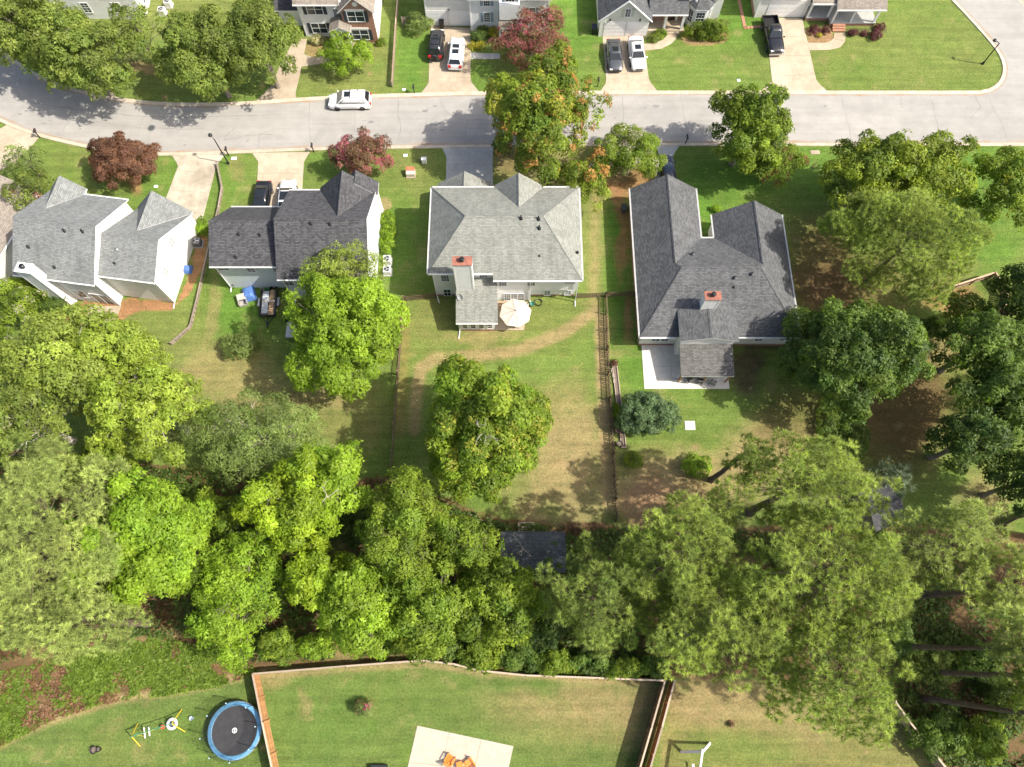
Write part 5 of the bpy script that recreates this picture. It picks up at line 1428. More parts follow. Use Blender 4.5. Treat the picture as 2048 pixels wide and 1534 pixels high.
for k, (X_, Y_, zc_) in enumerate(((53.0, 9.0, 14.0), (54.0, 1.5, 14.0), (51.0, -5.5, 14.0), (63.0, 22.0, 13.0))):
    zf_ = Y_ * sT + (H_CAM - zc_) * cT; u_ = 1024 + FPX * X_ / zf_; v_ = 767 - FPX * (Y_ * cT - (H_CAM - zc_) * sT) / zf_; m_ = mpp(v_, zc_)
    tree("pine_tree", ["pine just outside the right edge shading the lower wood, upper one", "pine just outside the right edge shading the lower wood, middle one", "pine just outside the bottom right corner shading the fence", "pine just outside the right edge shading the brown garden"][k], "tree", u_, v_, zc_, 6.2 / m_, 5.0 / m_, 'pine', Rz=4.5, lobes=18, leaf=(.4, .03), group="pines", **PN)
# --- shaded garden, right
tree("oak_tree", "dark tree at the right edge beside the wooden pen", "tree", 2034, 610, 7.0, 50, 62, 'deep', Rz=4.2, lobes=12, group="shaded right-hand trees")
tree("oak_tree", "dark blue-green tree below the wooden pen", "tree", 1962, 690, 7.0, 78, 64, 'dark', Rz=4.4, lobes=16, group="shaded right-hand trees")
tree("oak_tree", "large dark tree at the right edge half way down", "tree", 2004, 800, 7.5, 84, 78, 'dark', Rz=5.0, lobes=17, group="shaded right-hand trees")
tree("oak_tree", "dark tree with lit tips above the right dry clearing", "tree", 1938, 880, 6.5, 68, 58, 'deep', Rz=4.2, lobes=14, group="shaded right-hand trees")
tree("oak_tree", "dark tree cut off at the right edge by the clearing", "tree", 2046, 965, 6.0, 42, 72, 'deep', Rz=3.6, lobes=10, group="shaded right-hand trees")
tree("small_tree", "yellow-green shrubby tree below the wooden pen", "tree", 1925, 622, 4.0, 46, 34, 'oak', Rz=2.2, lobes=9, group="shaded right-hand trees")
tree("juniper_shrub", "feathery silver-green conifer beside the dark shed", "shrub", 1784, 957, 1.9, 40, 34, 'juniper', Rz=1.8, kind='needle', lobes=12, clump=.5, leaves=26, leaf=(.4, .03), trunk=False)
# --- shrubs
def shrub(label, u, v, ru, rv, pal, zc=None, group=None, **kw):
    m = mpp(v); z = zc if zc is not None else 0.62 * ru * m
    kw.setdefault('lobes', 9); kw.setdefault('clump', .26); kw.setdefault('leaf', (.17, .09)); kw.setdefault('leaves', 34)
    return tree("shrub", label, "shrub", u, v, z, ru, rv, pal, Rz=max(.3, .72 * ru * m), group=group, r0=.05, spread=kw.pop('spread', .66), size=(.3, .5), low=-.2, **kw)
shrub("olive green shrub alone on the left back lawn", 482, 690, 31, 26, 'olive', group="back garden shrubs", clump=.34, leaf=(.24, .12))
shrub("small golden-green shrub beside the dark picket fence", 1268, 920, 18, 17, 'yellowgreen', group="back garden shrubs")
shrub("bright green shrub on the dry lawn near the pines", 1393, 931, 27, 22, 'bright', group="back garden shrubs")
shrub("clipped dark hedge beside the far left patio, nearer the patio", 108, 614, 30, 26, 'dark', group="clipped bushes", clump=.3)
shrub("clipped dark hedge beside the far left patio, nearer the chimney", 72, 590, 28, 22, 'dark', group="clipped bushes", clump=.3)
shrub("glossy green bush at the corner of the far left house", 402, 452, 13, 17, 'bright')
shrub("cream variegated bush by the brick house's front wall", 635, 79, 11, 11, 'cream')
shrub("pale flowering bush beside the brick house's lower window", 728, 90, 12, 11, 'olive')
shrub("low green bush at the brick house's corner", 763, 84, 9, 7, 'green')
shrub("big loose bush beside the two-car garage", 836, 45, 22, 24, 'olive', clump=.34, leaf=(.24, .1))
shrub("tall brown-green bush by the pale house's front window", 970, 58, 13, 16, 'oak')
shrub("bright yellow-green bush in front of the pale house", 988, 62, 12, 16, 'gold')
shrub("yellow bush beside the two-car driveway, left one", 945, 91, 7, 7, 'gold', group="yellow bushes"); shrub("yellow bush beside the two-car driveway, right one", 960, 92, 8, 8, 'gold', group="yellow bushes")
shrub("dark low bush between the yellow bushes and the house", 955, 72, 14, 10, 'deep')
shrub("small round bush by the curved walk, nearer the porch", 1322, 67, 10, 9, 'green'); shrub("small bush by the curved walk, nearer the garage", 1308, 78, 10, 7, 'oak')
shrub("long clipped hedge in front of the bay window", 1408, 68, 40, 13, 'green', zc=.55, lobes=16, clump=.3); shrub("flowering bush behind the clipped hedge", 1430, 54, 22, 14, 'oak')
for k, (u, v, r) in enumerate(((1629, 59, 10), (1652, 60, 8), (1706, 66, 9), (1728, 66, 6), (1752, 70, 11), (1760, 54, 9))):
    shrub(["purple barberry bush nearest the garage", "purple-brown barberry bush left of the brick steps", "brown-purple barberry bush right of the brick steps", "smallest purple barberry bush along the porch",
           "largest purple barberry bush at the porch corner", "purple barberry bush beyond the porch corner"][k], u, v, r, r * .85, 'purple', group="purple barberry bushes", clump=.2, leaf=(.13, .07))
shrub("tiny golden bush in the porch house's bed", 1639, 71, 5, 4, 'gold', clump=.18, leaf=(.1, .06))
for k, (u, v) in enumerate(((774, 440), (775, 465), (774, 490))):
    shrub("bright green clipped bush along the charcoal-roofed house, " + ["nearest the street", "middle one", "nearest the air conditioners"][k], u, v, 13, 17, 'bright', group="clipped bushes")
shrub("green bush at the entrance court of the dark house", 1432, 418, 10, 7, 'bright')
shrub("yellow-green plant in the raised bed by the picket fence", 1232, 820, 7, 12, 'lime'); shrub("dark brownish plant at the end of the raised bed", 1228, 727, 7, 6, 'plum')
shrub("small red-flowered shrub with thin stems in the fenced yard", 729, 1416, 17, 12, 'myrtle', zc=1.0, clump=.32, leaves=26, lobes=10, gaps=.1, leaf=(.34, .08), accents=((PINK, .22, False),))
shrub("tiny pink flowering plant on the right-hand lawn", 1462, 1448, 5, 5, 'myrtle', accents=((PINK, .5, False),), clump=.15, leaf=(.1, .05))
shrub("low bush at the foot of the porch house's drive", 1655, 842, 20, 34, 'dark', zc=.8, clump=.34, leaf=(.22, .12)).__setitem__("label", "dark ivy-like bush on the right boundary, left clump")
shrub("dark ivy-like bush on the right boundary, right clump", 1704, 868, 26, 42, 'dark', zc=1.0, clump=.34, leaf=(.22, .12))
shrub("dark round shrub right of the large dark tree", 1860, 655, 20, 20, 'dark', clump=.32, leaf=(.22, .12))
# understorey along the back fence
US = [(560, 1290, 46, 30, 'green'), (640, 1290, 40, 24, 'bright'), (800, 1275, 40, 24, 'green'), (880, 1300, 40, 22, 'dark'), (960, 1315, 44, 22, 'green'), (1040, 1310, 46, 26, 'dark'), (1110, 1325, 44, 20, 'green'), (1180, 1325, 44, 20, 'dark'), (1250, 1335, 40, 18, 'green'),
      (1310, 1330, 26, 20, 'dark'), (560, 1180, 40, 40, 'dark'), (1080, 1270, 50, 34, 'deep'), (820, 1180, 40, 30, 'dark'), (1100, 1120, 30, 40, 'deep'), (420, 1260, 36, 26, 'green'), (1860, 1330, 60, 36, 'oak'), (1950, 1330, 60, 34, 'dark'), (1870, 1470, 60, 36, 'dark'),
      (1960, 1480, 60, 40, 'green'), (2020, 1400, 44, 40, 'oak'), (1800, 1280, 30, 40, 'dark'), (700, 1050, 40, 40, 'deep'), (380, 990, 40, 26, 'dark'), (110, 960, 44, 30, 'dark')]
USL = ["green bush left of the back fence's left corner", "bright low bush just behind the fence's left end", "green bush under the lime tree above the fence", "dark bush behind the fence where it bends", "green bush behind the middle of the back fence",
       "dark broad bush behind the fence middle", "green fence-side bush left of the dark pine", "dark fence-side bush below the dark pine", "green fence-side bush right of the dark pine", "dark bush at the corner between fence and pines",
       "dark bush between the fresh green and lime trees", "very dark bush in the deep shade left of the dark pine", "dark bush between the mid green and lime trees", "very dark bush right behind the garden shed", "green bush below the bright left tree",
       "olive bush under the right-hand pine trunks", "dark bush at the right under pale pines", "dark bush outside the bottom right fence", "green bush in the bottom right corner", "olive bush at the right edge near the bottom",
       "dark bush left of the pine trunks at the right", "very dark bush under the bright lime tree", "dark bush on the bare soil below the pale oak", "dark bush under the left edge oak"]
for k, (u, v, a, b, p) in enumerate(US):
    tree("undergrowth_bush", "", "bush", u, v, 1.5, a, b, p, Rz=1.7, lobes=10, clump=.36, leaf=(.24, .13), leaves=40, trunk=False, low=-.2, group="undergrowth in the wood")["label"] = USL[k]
print("leaf triangles", LEAF_TOTAL[0])
# ------------------------------------------------------------------ fences
WD_GREY = wood("weathered_grey_wood", (0.36, 0.30, 0.24), (0.17, 0.13, 0.10))
WD_DARK = wood("dark_brown_wood", (0.19, 0.125, 0.085), (0.075, 0.048, 0.034))
WD_ORANGE = wood("orange_cedar_boards", (0.46, 0.25, 0.105), (0.29, 0.145, 0.06))
WD_PALE = wood("bleached_top_rail", (0.47, 0.38, 0.29), (0.31, 0.24, 0.18))
WD_TAN = wood("tan_timber", (0.50, 0.37, 0.25), (0.30, 0.20, 0.13))

def line_frame(a, b):
    d = (b - a); L = d.length; d = d / L
    return d, L, math.atan2(d.y, d.x)

def board_fence(name, label, line, h, pitch, bw, mat, railmat=None, post=2.4, scallop=0.0, cap=None, rail_side=-1, both=False, group=None, bt=0.022, rails=(0.25, 0.8), z0=0.04, mid_post_extra=0.12):
    """upright boards on rails and posts; every board is a part of its own"""
    o0 = line[0]
    root = thing(name, (o0.x, o0.y, 0), 0, label, "fence", group)
    cache = {}
    def bm(hh):
        q = round(hh, 2)
        if q not in cache:
            cache[q] = MB().prism([(-bw / 2, -bt / 2), (bw / 2, -bt / 2), (bw / 2, bt / 2), (-bw / 2, bt / 2)], z0, q).mesh("board", mat)
        return cache[q]
    rng = random.Random(len(label))
    for a, b in zip(line[:-1], line[1:]):
        d, L, ang = line_frame(a, b); s = Vector((-d.y, d.x, 0))
        np_ = max(1, round(L / post))
        for i in range(np_ + 1):
            p = a + d * (L * i / np_) - o0
            MB().box(-.05, .05, -.05, .05, -.02, h + mid_post_extra).build("post", railmat or mat, root, p + s * rail_side * 0.085, ang)
        for zr in rails:
            MB().bar(a - o0 + s * rail_side * .03 + Vector((0, 0, h * zr)), b - o0 + s * rail_side * .03 + Vector((0, 0, h * zr)), .036, .085).build("rail", railmat or mat, root)
        if cap is not None:
            MB().bar(a - o0 + Vector((0, 0, h + .03)), b - o0 + Vector((0, 0, h + .03)), .15, .035).build("top_rail", cap, root)
        n = int(L / pitch)
        for i in range(n):
            t = (i + .5) * L / n
            hh = h
            if scallop:
                ph = (t % (L / np_)) / (L / np_); hh = h - scallop * math.sin(math.pi * ph)
            hh = round((hh + rng.uniform(-.012, .012)) / .04) * .04
            side = (1 if (i % 2 == 0) else -1) if both else -rail_side
            inst("board", bm(hh), root, a - o0 + d * t + s * side * (.06 if both else .0), ang)
    return root

P0 = lambda *q: [pt(*p) for p in q]
board_fence("picket_fence", "long dark picket fence with scalloped top right of the middle yard", P0((1211, 594), (1214, 700), (1219, 800), (1226, 910), (1233, 1042)), 1.15, .215, .125, WD_DARK, scallop=.18, both=True, bt=.04)
board_fence("picket_fence", "weathered picket fence along the left side of the middle yard", P0((810, 602), (802, 700), (794, 800), (787, 905), (783, 950)), 1.15, .21, .09, WD_DARK, WD_TAN, scallop=.1)
board_fence("picket_fence", "short picket fence joining the hip-roofed house to the left fence", P0((812, 602), (872, 596)), 1.2, .2, .12, WD_DARK, scallop=.12)
board_fence("picket_fence", "short picket fence between the hip-roofed and dark houses", P0((1152, 596), (1212, 594), (1268, 592)), 1.2, .2, .12, WD_DARK, scallop=.12)
gp = dict(mid_post_extra=.05, rails=(.15, .5, .85))
board_fence("board_fence", "orange board fence beside the trampoline", P0((519, 1346), (538, 1440), (566, 1570)), 1.85, .147, .14, WD_ORANGE, WD_ORANGE, cap=WD_PALE, rail_side=1, **gp)
board_fence("board_fence", "long curving board fence at the back of the bottom yard", P0((519, 1346), (700, 1331), (850, 1320), (910, 1327), (965, 1340), (1050, 1349), (1190, 1354), (1322, 1359)), 1.85, .16, .152, WD_GREY, WD_GREY, cap=WD_PALE, rail_side=-1, **gp)
board_fence("board_fence", "red-brown board fence casting a wide shadow, left of the pair", P0((1322, 1359), (1296, 1450), (1264, 1560)), 1.85, .147, .14, WD_ORANGE, WD_DARK, cap=WD_PALE, rail_side=-1, **gp)
board_fence("board_fence", "orange-brown board fence with slats, right of the pair", P0((1341, 1358), (1316, 1450), (1284, 1560)), 1.85, .147, .14, wood("rust_brown_boards", (0.36, 0.15, 0.055), (0.17, 0.065, 0.028)), WD_ORANGE, cap=WD_PALE, rail_side=-1, **gp)
board_fence("board_fence", "brown board fence at the bottom right below the pines", P0((1770, 1400), (1800, 1442), (1880, 1545), (1920, 1600)), 1.85, .147, .14, WD_TAN, WD_TAN, cap=WD_PALE, rail_side=1, **gp)
board_fence("board_fence", "low timber fence between the two left houses", P0((437, 330), (447, 380), (440, 420), (420, 500), (398, 600), (384, 656), (346, 690)), .55, .5, .42, WD_GREY, WD_GREY, cap=WD_GREY, post=3, mid_post_extra=.1)
board_fence("board_fence", "low weathered fence between the brick house and its neighbour", P0((800, -30), (793, 60), (786, 174)), .9, .3, .24, WD_GREY, WD_GREY, cap=WD_TAN, post=2.2)
board_fence("board_fence", "short grey fence beside the garage bush", P0((806, 52), (822, 52)), 1.4, .16, .15, WD_GREY, WD_GREY)
board_fence("pen_fence", "dark wooden pen fence leaning over bare red soil on the right", P0((1866, 592), (1976, 556), (2002, 592), (1994, 640)), 1.3, .24, .2, WD_DARK, WD_TAN, cap=WD_TAN, post=2.0)
board_fence("board_fence", "dark fence behind the right dry clearing", P0((1990, 1055), (2060, 1020)), 1.6, .16, .15, WD_DARK, WD_DARK)
board_fence("wire_fence", "thin low fence on the right boundary under the ivy", P0((1688, 830), (1690, 920)), 1.0, .6, .05, WD_GREY, WD_GREY, post=2)
# brick paving strip between the two right houses across the street
root = thing("brick_path"); tag(root, "narrow orange brick path between the two right-hand houses", kind="structure")
bmesh_ = MB().box(-.2, .2, -.2, .2, 0, .05).mesh("paver", B_ORANGE)
for (a, b) in (((1478, 0), (1490, 56)), ((1490, 56), (1532, 52))):
    A, B = pt(*a), pt(*b); d, L, ang = line_frame(A, B); n = int(L / .42)
    for i in range(n + 1):
        inst("paver", bmesh_, root, A + d * (L * i / max(n, 1)), ang)

# ------------------------------------------------------------------ cars
def paint(name, col, metal=0.0, rough=0.25):
    return plain(name, col, rough, metal, var=0.03, coat=0.6)
M_CHROME = plain("chrome", (0.6, 0.6, 0.62), 0.2, 0.9, var=0.05)
M_RIM = plain("wheel_rim", (0.35, 0.35, 0.36), 0.3, 0.8)
M_RIMDARK = plain("dark_wheel_rim", (0.04, 0.04, 0.045), 0.35, 0.6)
M_TAIL = plain("tail_lamp", (0.45, 0.02, 0.02), 0.25, var=0.1)
M_LAMP = plain("head_lamp", (0.7, 0.72, 0.74), 0.12, 0.3, var=0.05)
WHEEL = {}
def wheel(r, rim):
    key = (r, rim.name)
    if key not in WHEEL:
        t = MB().lathe([(r * .62, -.11), (r * .95, -.11), (r, -.07), (r, .07), (r * .95, .11), (r * .62, .11)], 20)
        k = MB().lathe([(0, .06), (r * .2, .075), (r * .55, .08), (r * .66, .1)][::-1], 20)
        for q in range(5):
            a = 2 * math.pi * q / 5; k.bar((.05 * math.cos(a), .05 * math.sin(a), .095), (r * .6 * math.cos(a), r * .6 * math.sin(a), .1), .06, .03)
        WHEEL[key] = (t.mesh("tyre", M_TYRE), k.mesh("rim", rim))
    return WHEEL[key]

def car(name, label, u, v, heading, L, W, H, style, mat, rim=None, roof_items=(), cat="car", z_off=0.0, accent=None):
    p = pt(u, v, 0.6)
    root = thing(name, (p.x, p.y, 0.0355 + z_off if z_off >= 0 else 0.012), math.radians(heading), label, cat, "parked cars")
    hw = W / 2; r = 0.34 if style in ('sedan', 'van') else 0.37
    if style == 'pickup': r = 0.4
    cl = 0.2 + (0.06 if style in ('suv', 'pickup') else 0)
    belt = dict(sedan=.93, suv=1.08, van=1.05, pickup=1.15)[style]
    hoodz = dict(sedan=.80, suv=.98, van=.92, pickup=1.08)[style]; deck = dict(sedan=.98, suv=1.06, van=1.05, pickup=1.1)[style]
    f = L / 2
    if style == 'sedan': c0, c1, c2, c3 = .24 * L, .08 * L, -.20 * L, -.37 * L
    elif style == 'suv': c0, c1, c2, c3 = .25 * L, .13 * L, -.38 * L, -.47 * L
    elif style == 'van': c0, c1, c2, c3 = .30 * L, .13 * L, -.38 * L, -.475 * L
    else: c0, c1, c2, c3 = .17 * L, .07 * L, -.11 * L, -.145 * L
    st = [(-f, .80, cl + .18, deck - .22), (-f + .07, .92, cl + .06, deck - .05), (-f + .3, .985, cl, deck), (c3, 1.0, cl, deck + .01), ((c3 + c0) / 2, 1.0, cl, belt), (c0, .99, cl, belt - .02),
          (c0 + (f - c0) * .5, .97, cl, hoodz + .03), (f - .28, .93, cl, hoodz - .06), (f - .07, .84, cl + .05, hoodz - .16), (f, .70, cl + .14, hoodz - .28)]
    if style == 'pickup': st = [s for s in st if s[0] > c3 - .01]; st = [(c3 - .05, 1.0, cl, belt)] + st
    rings = []
    for (x, kw_, zl, zb) in st:
        w = hw * kw_; zt = zb + .035
        rings.append([(x, -w * .88, zl), (x, -w, zl + .16), (x, -w * 1.0, zb - .22), (x, -w * .95, zb - .03), (x, -w * .55, zt), (x, w * .55, zt), (x, w * .95, zb - .03), (x, w, zb - .22), (x, w, zl + .16), (x, w * .88, zl)])
    MB().loft(rings).build("body", mat, root, weld=True)
    wb, wr = hw * .93, hw * .72
    gz = belt - .04
    def gr(x, w1, w2, z):
        return [(x, -w1, gz), (x, -w2, z), (x, -w2 * .55, z + .035), (x, w2 * .55, z + .035), (x, w2, z), (x, w1, gz)]
    zr = H - .04
    cab = MB().loft([gr(c3, wb * .96, wb * .9, gz + .03), gr(c2, wb, wr * .97, zr - .03), gr((c1 + c2) / 2, wb, wr, zr), gr(c1, wb, wr * .97, zr - .03), gr(c0, wb * .97, wb * .9, gz + .03)])
    cb = cab.build("roof", mat, root, weld=True)
    def quad(nm, pts, m, t=.012, par=None):
        P = [Vector(q) for q in pts]; n = (P[1] - P[0]).cross(P[2] - P[0]).normalized()
        T = [q + n * t for q in P]; B = [q - n * .02 for q in P]
        mb = MB(); mb.face(T)
        for i in range(len(P)):
            j = (i + 1) % len(P); mb.face([B[i], B[j], T[j], T[i]])
        return mb.build(nm, m, par or root)
    def lerp(a, b, t): return tuple(a[i] + (b[i] - a[i]) * t for i in range(3))
    def pane(nm, x0, x1, z0, z1, wl, wh, t0=.1, t1=.92):
        xa, za, wa = x0 + (x1 - x0) * t0, z0 + (z1 - z0) * t0, wl + (wh - wl) * t0
        xb, zb, wb_ = x0 + (x1 - x0) * t1, z0 + (z1 - z0) * t1, wl + (wh - wl) * t1
        q = [(xa, -wa, za), (xa, wa, za), (xb, wb_, zb), (xb, -wb_, zb)]
        if x0 < x1: q = q[::-1]
        return quad(nm, q, M_CARGLASS, .035)
    pane("windscreen", c0, c1, gz + .045, zr + .0, wb * .86, wr * .86)
    pane("rear_window", c3, c2, gz + .045, zr + .0, wb * .84, wr * .82, .12, .9)
    for s in (-1, 1):
        xs = [c0 - .32 * (c0 - c1) - .12, (c1 + c2) / 2 + .12, c2 * (1 if style in ('suv', 'van') else .9) + .12]
        xt = [c1 - .02, (c1 + c2) / 2 + .10, c2 + .08]
        if style in ('suv', 'van'):
            m1 = c1 + (c2 - c1) * .40; m2 = c1 + (c2 - c1) * .74
            cuts = [(c0 - .35 * (c0 - c1) - .1, c1 - .02, m1 + .05, m1 + .04), (m1 - .05, m1 - .05, m2 + .05, m2 + .04), (m2 - .05, m2 - .05, c2 + .02, c2 + .08)]
        elif style == 'pickup':
            m1 = (c1 + c2) / 2; cuts = [(c0 - .35 * (c0 - c1) - .1, c1 - .02, m1 + .05, m1 + .04), (m1 - .05, m1 - .05, c2 + .04, c2 + .06)]
        else:
            m1 = (c1 + c2) / 2 + .05; cuts = [(c0 - .4 * (c0 - c1) - .1, c1 - .02, m1 + .05, m1 + .04), (m1 - .05, m1 - .05, c2 - .15, c2 + .06)]
        for (b0, t0, b1, t1) in cuts:
            def side_pt(x, k): return (x, s * ((wb + (wr - wb) * k) + .0), gz + (zr - .03 - gz) * k)
            q = [side_pt(b0, .16), side_pt(b1, .16), side_pt(t1, .88), side_pt(t0, .88)]
            quad("side_window", q if s < 0 else q[::-1], M_CARGLASS, .014) if s > 0 else quad("side_window", q[::-1] if False else q[::-1], M_CARGLASS, -.014)
        MB().obox((c0 - .12, s * (hw + .07), belt + .07), (1, 0, 0), (0, 1, 0), (0, 0, 1), .07, .09, .06).build("mirror", mat, root)
        MB().obox((f - .16, s * hw * .62, hoodz - .17), (1, 0, 0), (0, 1, 0), (0, 0, 1), .13, hw * .2, .07).build("headlight", M_LAMP, root)
        if style != 'pickup': MB().obox((-f + .06, s * hw * .70, deck - .17), (1, 0, 0), (0, 1, 0), (0, 0, 1), .09, hw * .2, .09 if style == 'sedan' else .16).build("tail_light", M_TAIL, root)
    MB().obox((f - .02, 0, hoodz - .3), (1, 0, 0), (0, 1, 0), (0, 0, 1), .05, hw * .45, .09).build("grille", M_BLACK, root)
    ty, rm = wheel(r, rim or M_RIM)
    for sx, sy in ((1, 1), (1, -1), (-1, 1), (-1, -1)):
        wx = (.30 if sx > 0 else -.29) * L
        w = bpy.data.objects.new("wheel", None); link(w); w.parent = root; w.location = (wx, sy * (hw - .09), r); w.rotation_euler = (-math.pi / 2 * sy, 0, 0)
        inst("tyre", ty, w); inst("rim", rm, w)
    for it in roof_items:
        if it == 'sunroof':
            MB().box(c1 - .95, c1 - .2, -wr * .55, wr * .55, zr + .03, zr + .045).build("sunroof", M_CARGLASS, root)
        elif it == 'panorama':
            MB().box(c1 - .75, c1 - .15, -wr * .6, wr * .6, zr + .03, zr + .045).build("sunroof", M_CARGLASS, root); MB().box(c1 - 1.65, c1 - .95, -wr * .6, wr * .6, zr + .03, zr + .045).build("sunroof", M_CARGLASS, root)
        elif it == 'blackroof':
            MB().box(c2 + .1, c1 - .1, -wr * .82, wr * .82, zr + .03, zr + .045).build("sunroof", M_CARGLASS, root)
        elif it == 'bars':
            for xx in (c1 - .9, c1 - 1.8): MB().bar((xx, -wr, zr + .09), (xx, wr, zr + .09), .06, .03).build("roof_bar", M_BLACK, root)
        elif it == 'rails':
            for s in (-1, 1): MB().bar((c2 + .2, s * wr * .95, zr + .07), (c1 - .2, s * wr * .95, zr + .07), .05, .05).build("roof_rail", M_BLACK, root)
        elif it == 'spare':
            w = bpy.data.objects.new("spare_wheel", None); link(w); w.parent = root; w.location = (-f - .1, .1, .95); w.rotation_euler = (0, -math.pi / 2, 0); inst("tyre", ty, w); inst("rim", rm, w)
    if style == 'pickup':
        xb0, xb1 = -f, c3 - .07
        MB().box(xb0, xb1, -hw * .97, hw * .97, .62, .70).box(xb0, xb1, -hw * .98, -hw * .88, .7, 1.14).box(xb0, xb1, hw * .88, hw * .98, .7, 1.14).box(xb0, xb0 + .09, -hw * .879, hw * .879, .7, 1.12).box(xb1 - .08, xb1, -hw * .879, hw * .879, .7, 1.16).box(xb0 + .02, xb1, -hw * .96, hw * .96, .42, .619).build("bed", mat, root)
        MB().box(xb0 + .095, xb1 - .085, -hw * .87, hw * .87, .701, .715).build("bed_floor", M_BLACK, root)
        MB().box(xb0 - .14, xb0 - .02, -hw * .95, hw * .95, .48, .64).build("rear_bumper", M_CHROME, root)
        for s in (-1, 1): MB().obox((xb0 + .03, s * hw * .93, .95), (1, 0, 0), (0, 1, 0), (0, 0, 1), .05, hw * .06, .15).build("tail_light", M_TAIL, root)
        MB().box(f - .04, f + .08, -hw * .9, hw * .9, .42, .62).build("front_bumper", M_CHROME, root)
    return root

PW = paint("white_car_paint", (0.80, 0.80, 0.79)); PB = paint("black_car_paint", (0.012, 0.012, 0.014)); PG = paint("grey_car_paint", (0.13, 0.135, 0.14), .6); PN_ = paint("dark_blue_car_paint", (0.02, 0.03, 0.05)); PS = paint("charcoal_car_paint", (0.035, 0.037, 0.04), .3)
car("minivan", "white minivan with roof bars parked on the far side of the street", 700, 202, 181.5, 5.15, 1.98, 1.75, 'van', PW, M_RIMDARK, ('sunroof', 'bars'), z_off=-1)
car("sport_utility_car", "black sport utility car with spare wheel on its tailgate", 873, 90, 88, 4.55, 1.85, 1.85, 'suv', PS, M_RIMDARK, ('sunroof', 'rails', 'spare', 'bars'))
car("sport_utility_car", "white sport utility car with panoramic roof beside the black one", 913, 108, 87, 4.8, 1.92, 1.68, 'suv', PW, None, ('panorama',))
car("sedan_car", "dark grey sedan facing the street on the tan driveway", 1229, 111, -88.5, 4.75, 1.85, 1.45, 'sedan', PG, M_RIMDARK, ('sunroof',))
car("sedan_car", "white sedan facing the street beside the grey one", 1274, 107, -87, 5.0, 1.93, 1.48, 'sedan', PW, M_RIMDARK, ('sunroof',))
car("pickup_truck", "black pickup truck with an open bed on the right driveway", 1545, 72, -87, 5.8, 2.02, 1.92, 'pickup', PB, None, (), cat="pickup truck")
car("sedan_car", "black sedan half behind the charcoal roof", 524, 400, -91, 4.8, 1.85, 1.45, 'sedan', PB, None, ('blackroof',))
car("sedan_car", "white sedan with black glass roof beside the black one", 574, 396, 91, 4.85, 1.9, 1.48, 'sedan', PW, None, ('blackroof',))
car("sport_utility_car", "dark blue car half hidden by the dark house's roof", 1334, 345, 92, 4.6, 1.85, 1.65, 'suv', PN_, None, ('rails',))
car("sedan_car", "white car almost hidden under the dense street tree", 1524, 268, 0, 4.7, 1.85, 1.48, 'sedan', PW, None, (), z_off=-1)

# ------------------------------------------------------------------ street furniture
def lamp(label, u, v, h, lean):
    p = pt(u, v); r = thing("street_lamp", p, 0, label, "street lamp", "street lamps")
    MB().lathe([(.16, 0), (.15, .25), (.075, .4), (.06, h)], 10).build("pole", M_DARKMETAL, r)
    MB().bar((0, 0, h), (lean[0] * .7, lean[1] * .7, h + .12), .06, .06).build("arm", M_DARKMETAL, r)
    o = MB().lathe([(.10, -.1), (.24, -.02), (.2, .12), (.07, .2)], 12).build("lamp_head", M_DARKMETAL, r, (lean[0] * .8, lean[1] * .8, h + .1))
    MB().lathe([(0, -.14), (.15, -.12), (.1, -.1)], 12).build("lens", plain("lamp_lens", (.6, .62, .62), .2), o)
    return r
lamp("black street lamp by the stained driveway on the left", 457, 327, 4.3, (-.6, .6)); lamp("black street lamp on the corner lawn at top right", 1965, 128, 3.3, (-.7, .4))
def mailbox(label, u, v):
    p = pt(u, v); r = thing("mailbox", p, 0, label, "mailbox", "mailboxes")
    MB().box(-.05, .05, -.05, .05, 0, 1.05).bar((0, -.02, .6), (0, .3, .95), .06, .06).build("post", M_BLACK, r)
    b = MB(); ring = [(-.1, 0), (.1, 0), (.1, .13)] + [(.1 * math.cos(a), .13 + .1 * math.sin(a)) for a in np.linspace(0.3, 2.84, 7)] + [(-.1, .13)]
    b.loft([[(x, -.2, z + 1.05) for x, z in ring], [(x, .34, z + 1.05) for x, z in ring]]).build("box", M_BLACK, r)
    MB().box(.101, .115, .1, .13, 1.15, 1.3).build("flag", plain("red_flag", (.5, .05, .04), .5), r)
for lb, u, v in (("black mailbox at the left edge driveway", 80, 275), ("black mailbox beside the left street lamp", 458, 311), ("black mailbox right of the bright driveway", 628, 304), ("black mailbox left of the two-car driveway across the street", 829, 187), ("black mailbox left of the tan driveway across the street", 1195, 173), ("black mailbox beside the narrow driveway", 1371, 287)):
    mailbox(lb, u, v)
# transformer and pedestals
p = pt(822, 350); r = thing("transformer_box", p, 0, "beige utility box with rusty red lid on the front lawn", "utility box")
MB().box(-.55, .55, -.5, .6, 0, .1).build("pad", C_TAN, r); MB().prism([(-.5, -.35), (.5, -.35), (.5, .5), (-.5, .5)], .1, [.62, .62, .85, .85]).build("cabinet", plain("beige_metal", (.55, .5, .4), .5), r)
MB().prism([(-.52, .05), (.52, .05), (.52, .52), (-.52, .52)], [.72, .72, .83, .83], [.80, .80, .89, .89]).build("lid", plain("rusty_lid", (.42, .15, .07), .7, var=.3), r)
p = pt(849, 325); r = thing("utility_pedestal", p, 0, "small white utility pedestal near the rusty box", "utility box"); MB().box(-.28, .28, -.2, .2, 0, .7).build("cabinet", M_WHITE, r); MB().box(-.3, .3, -.22, .22, .7, .76).build("lid", M_WHITE, r); MB().lathe([(.07, 0), (.07, .6), (0, .64)], 8, c=(-.45, .15)).build("marker_post", M_STEEL, r)
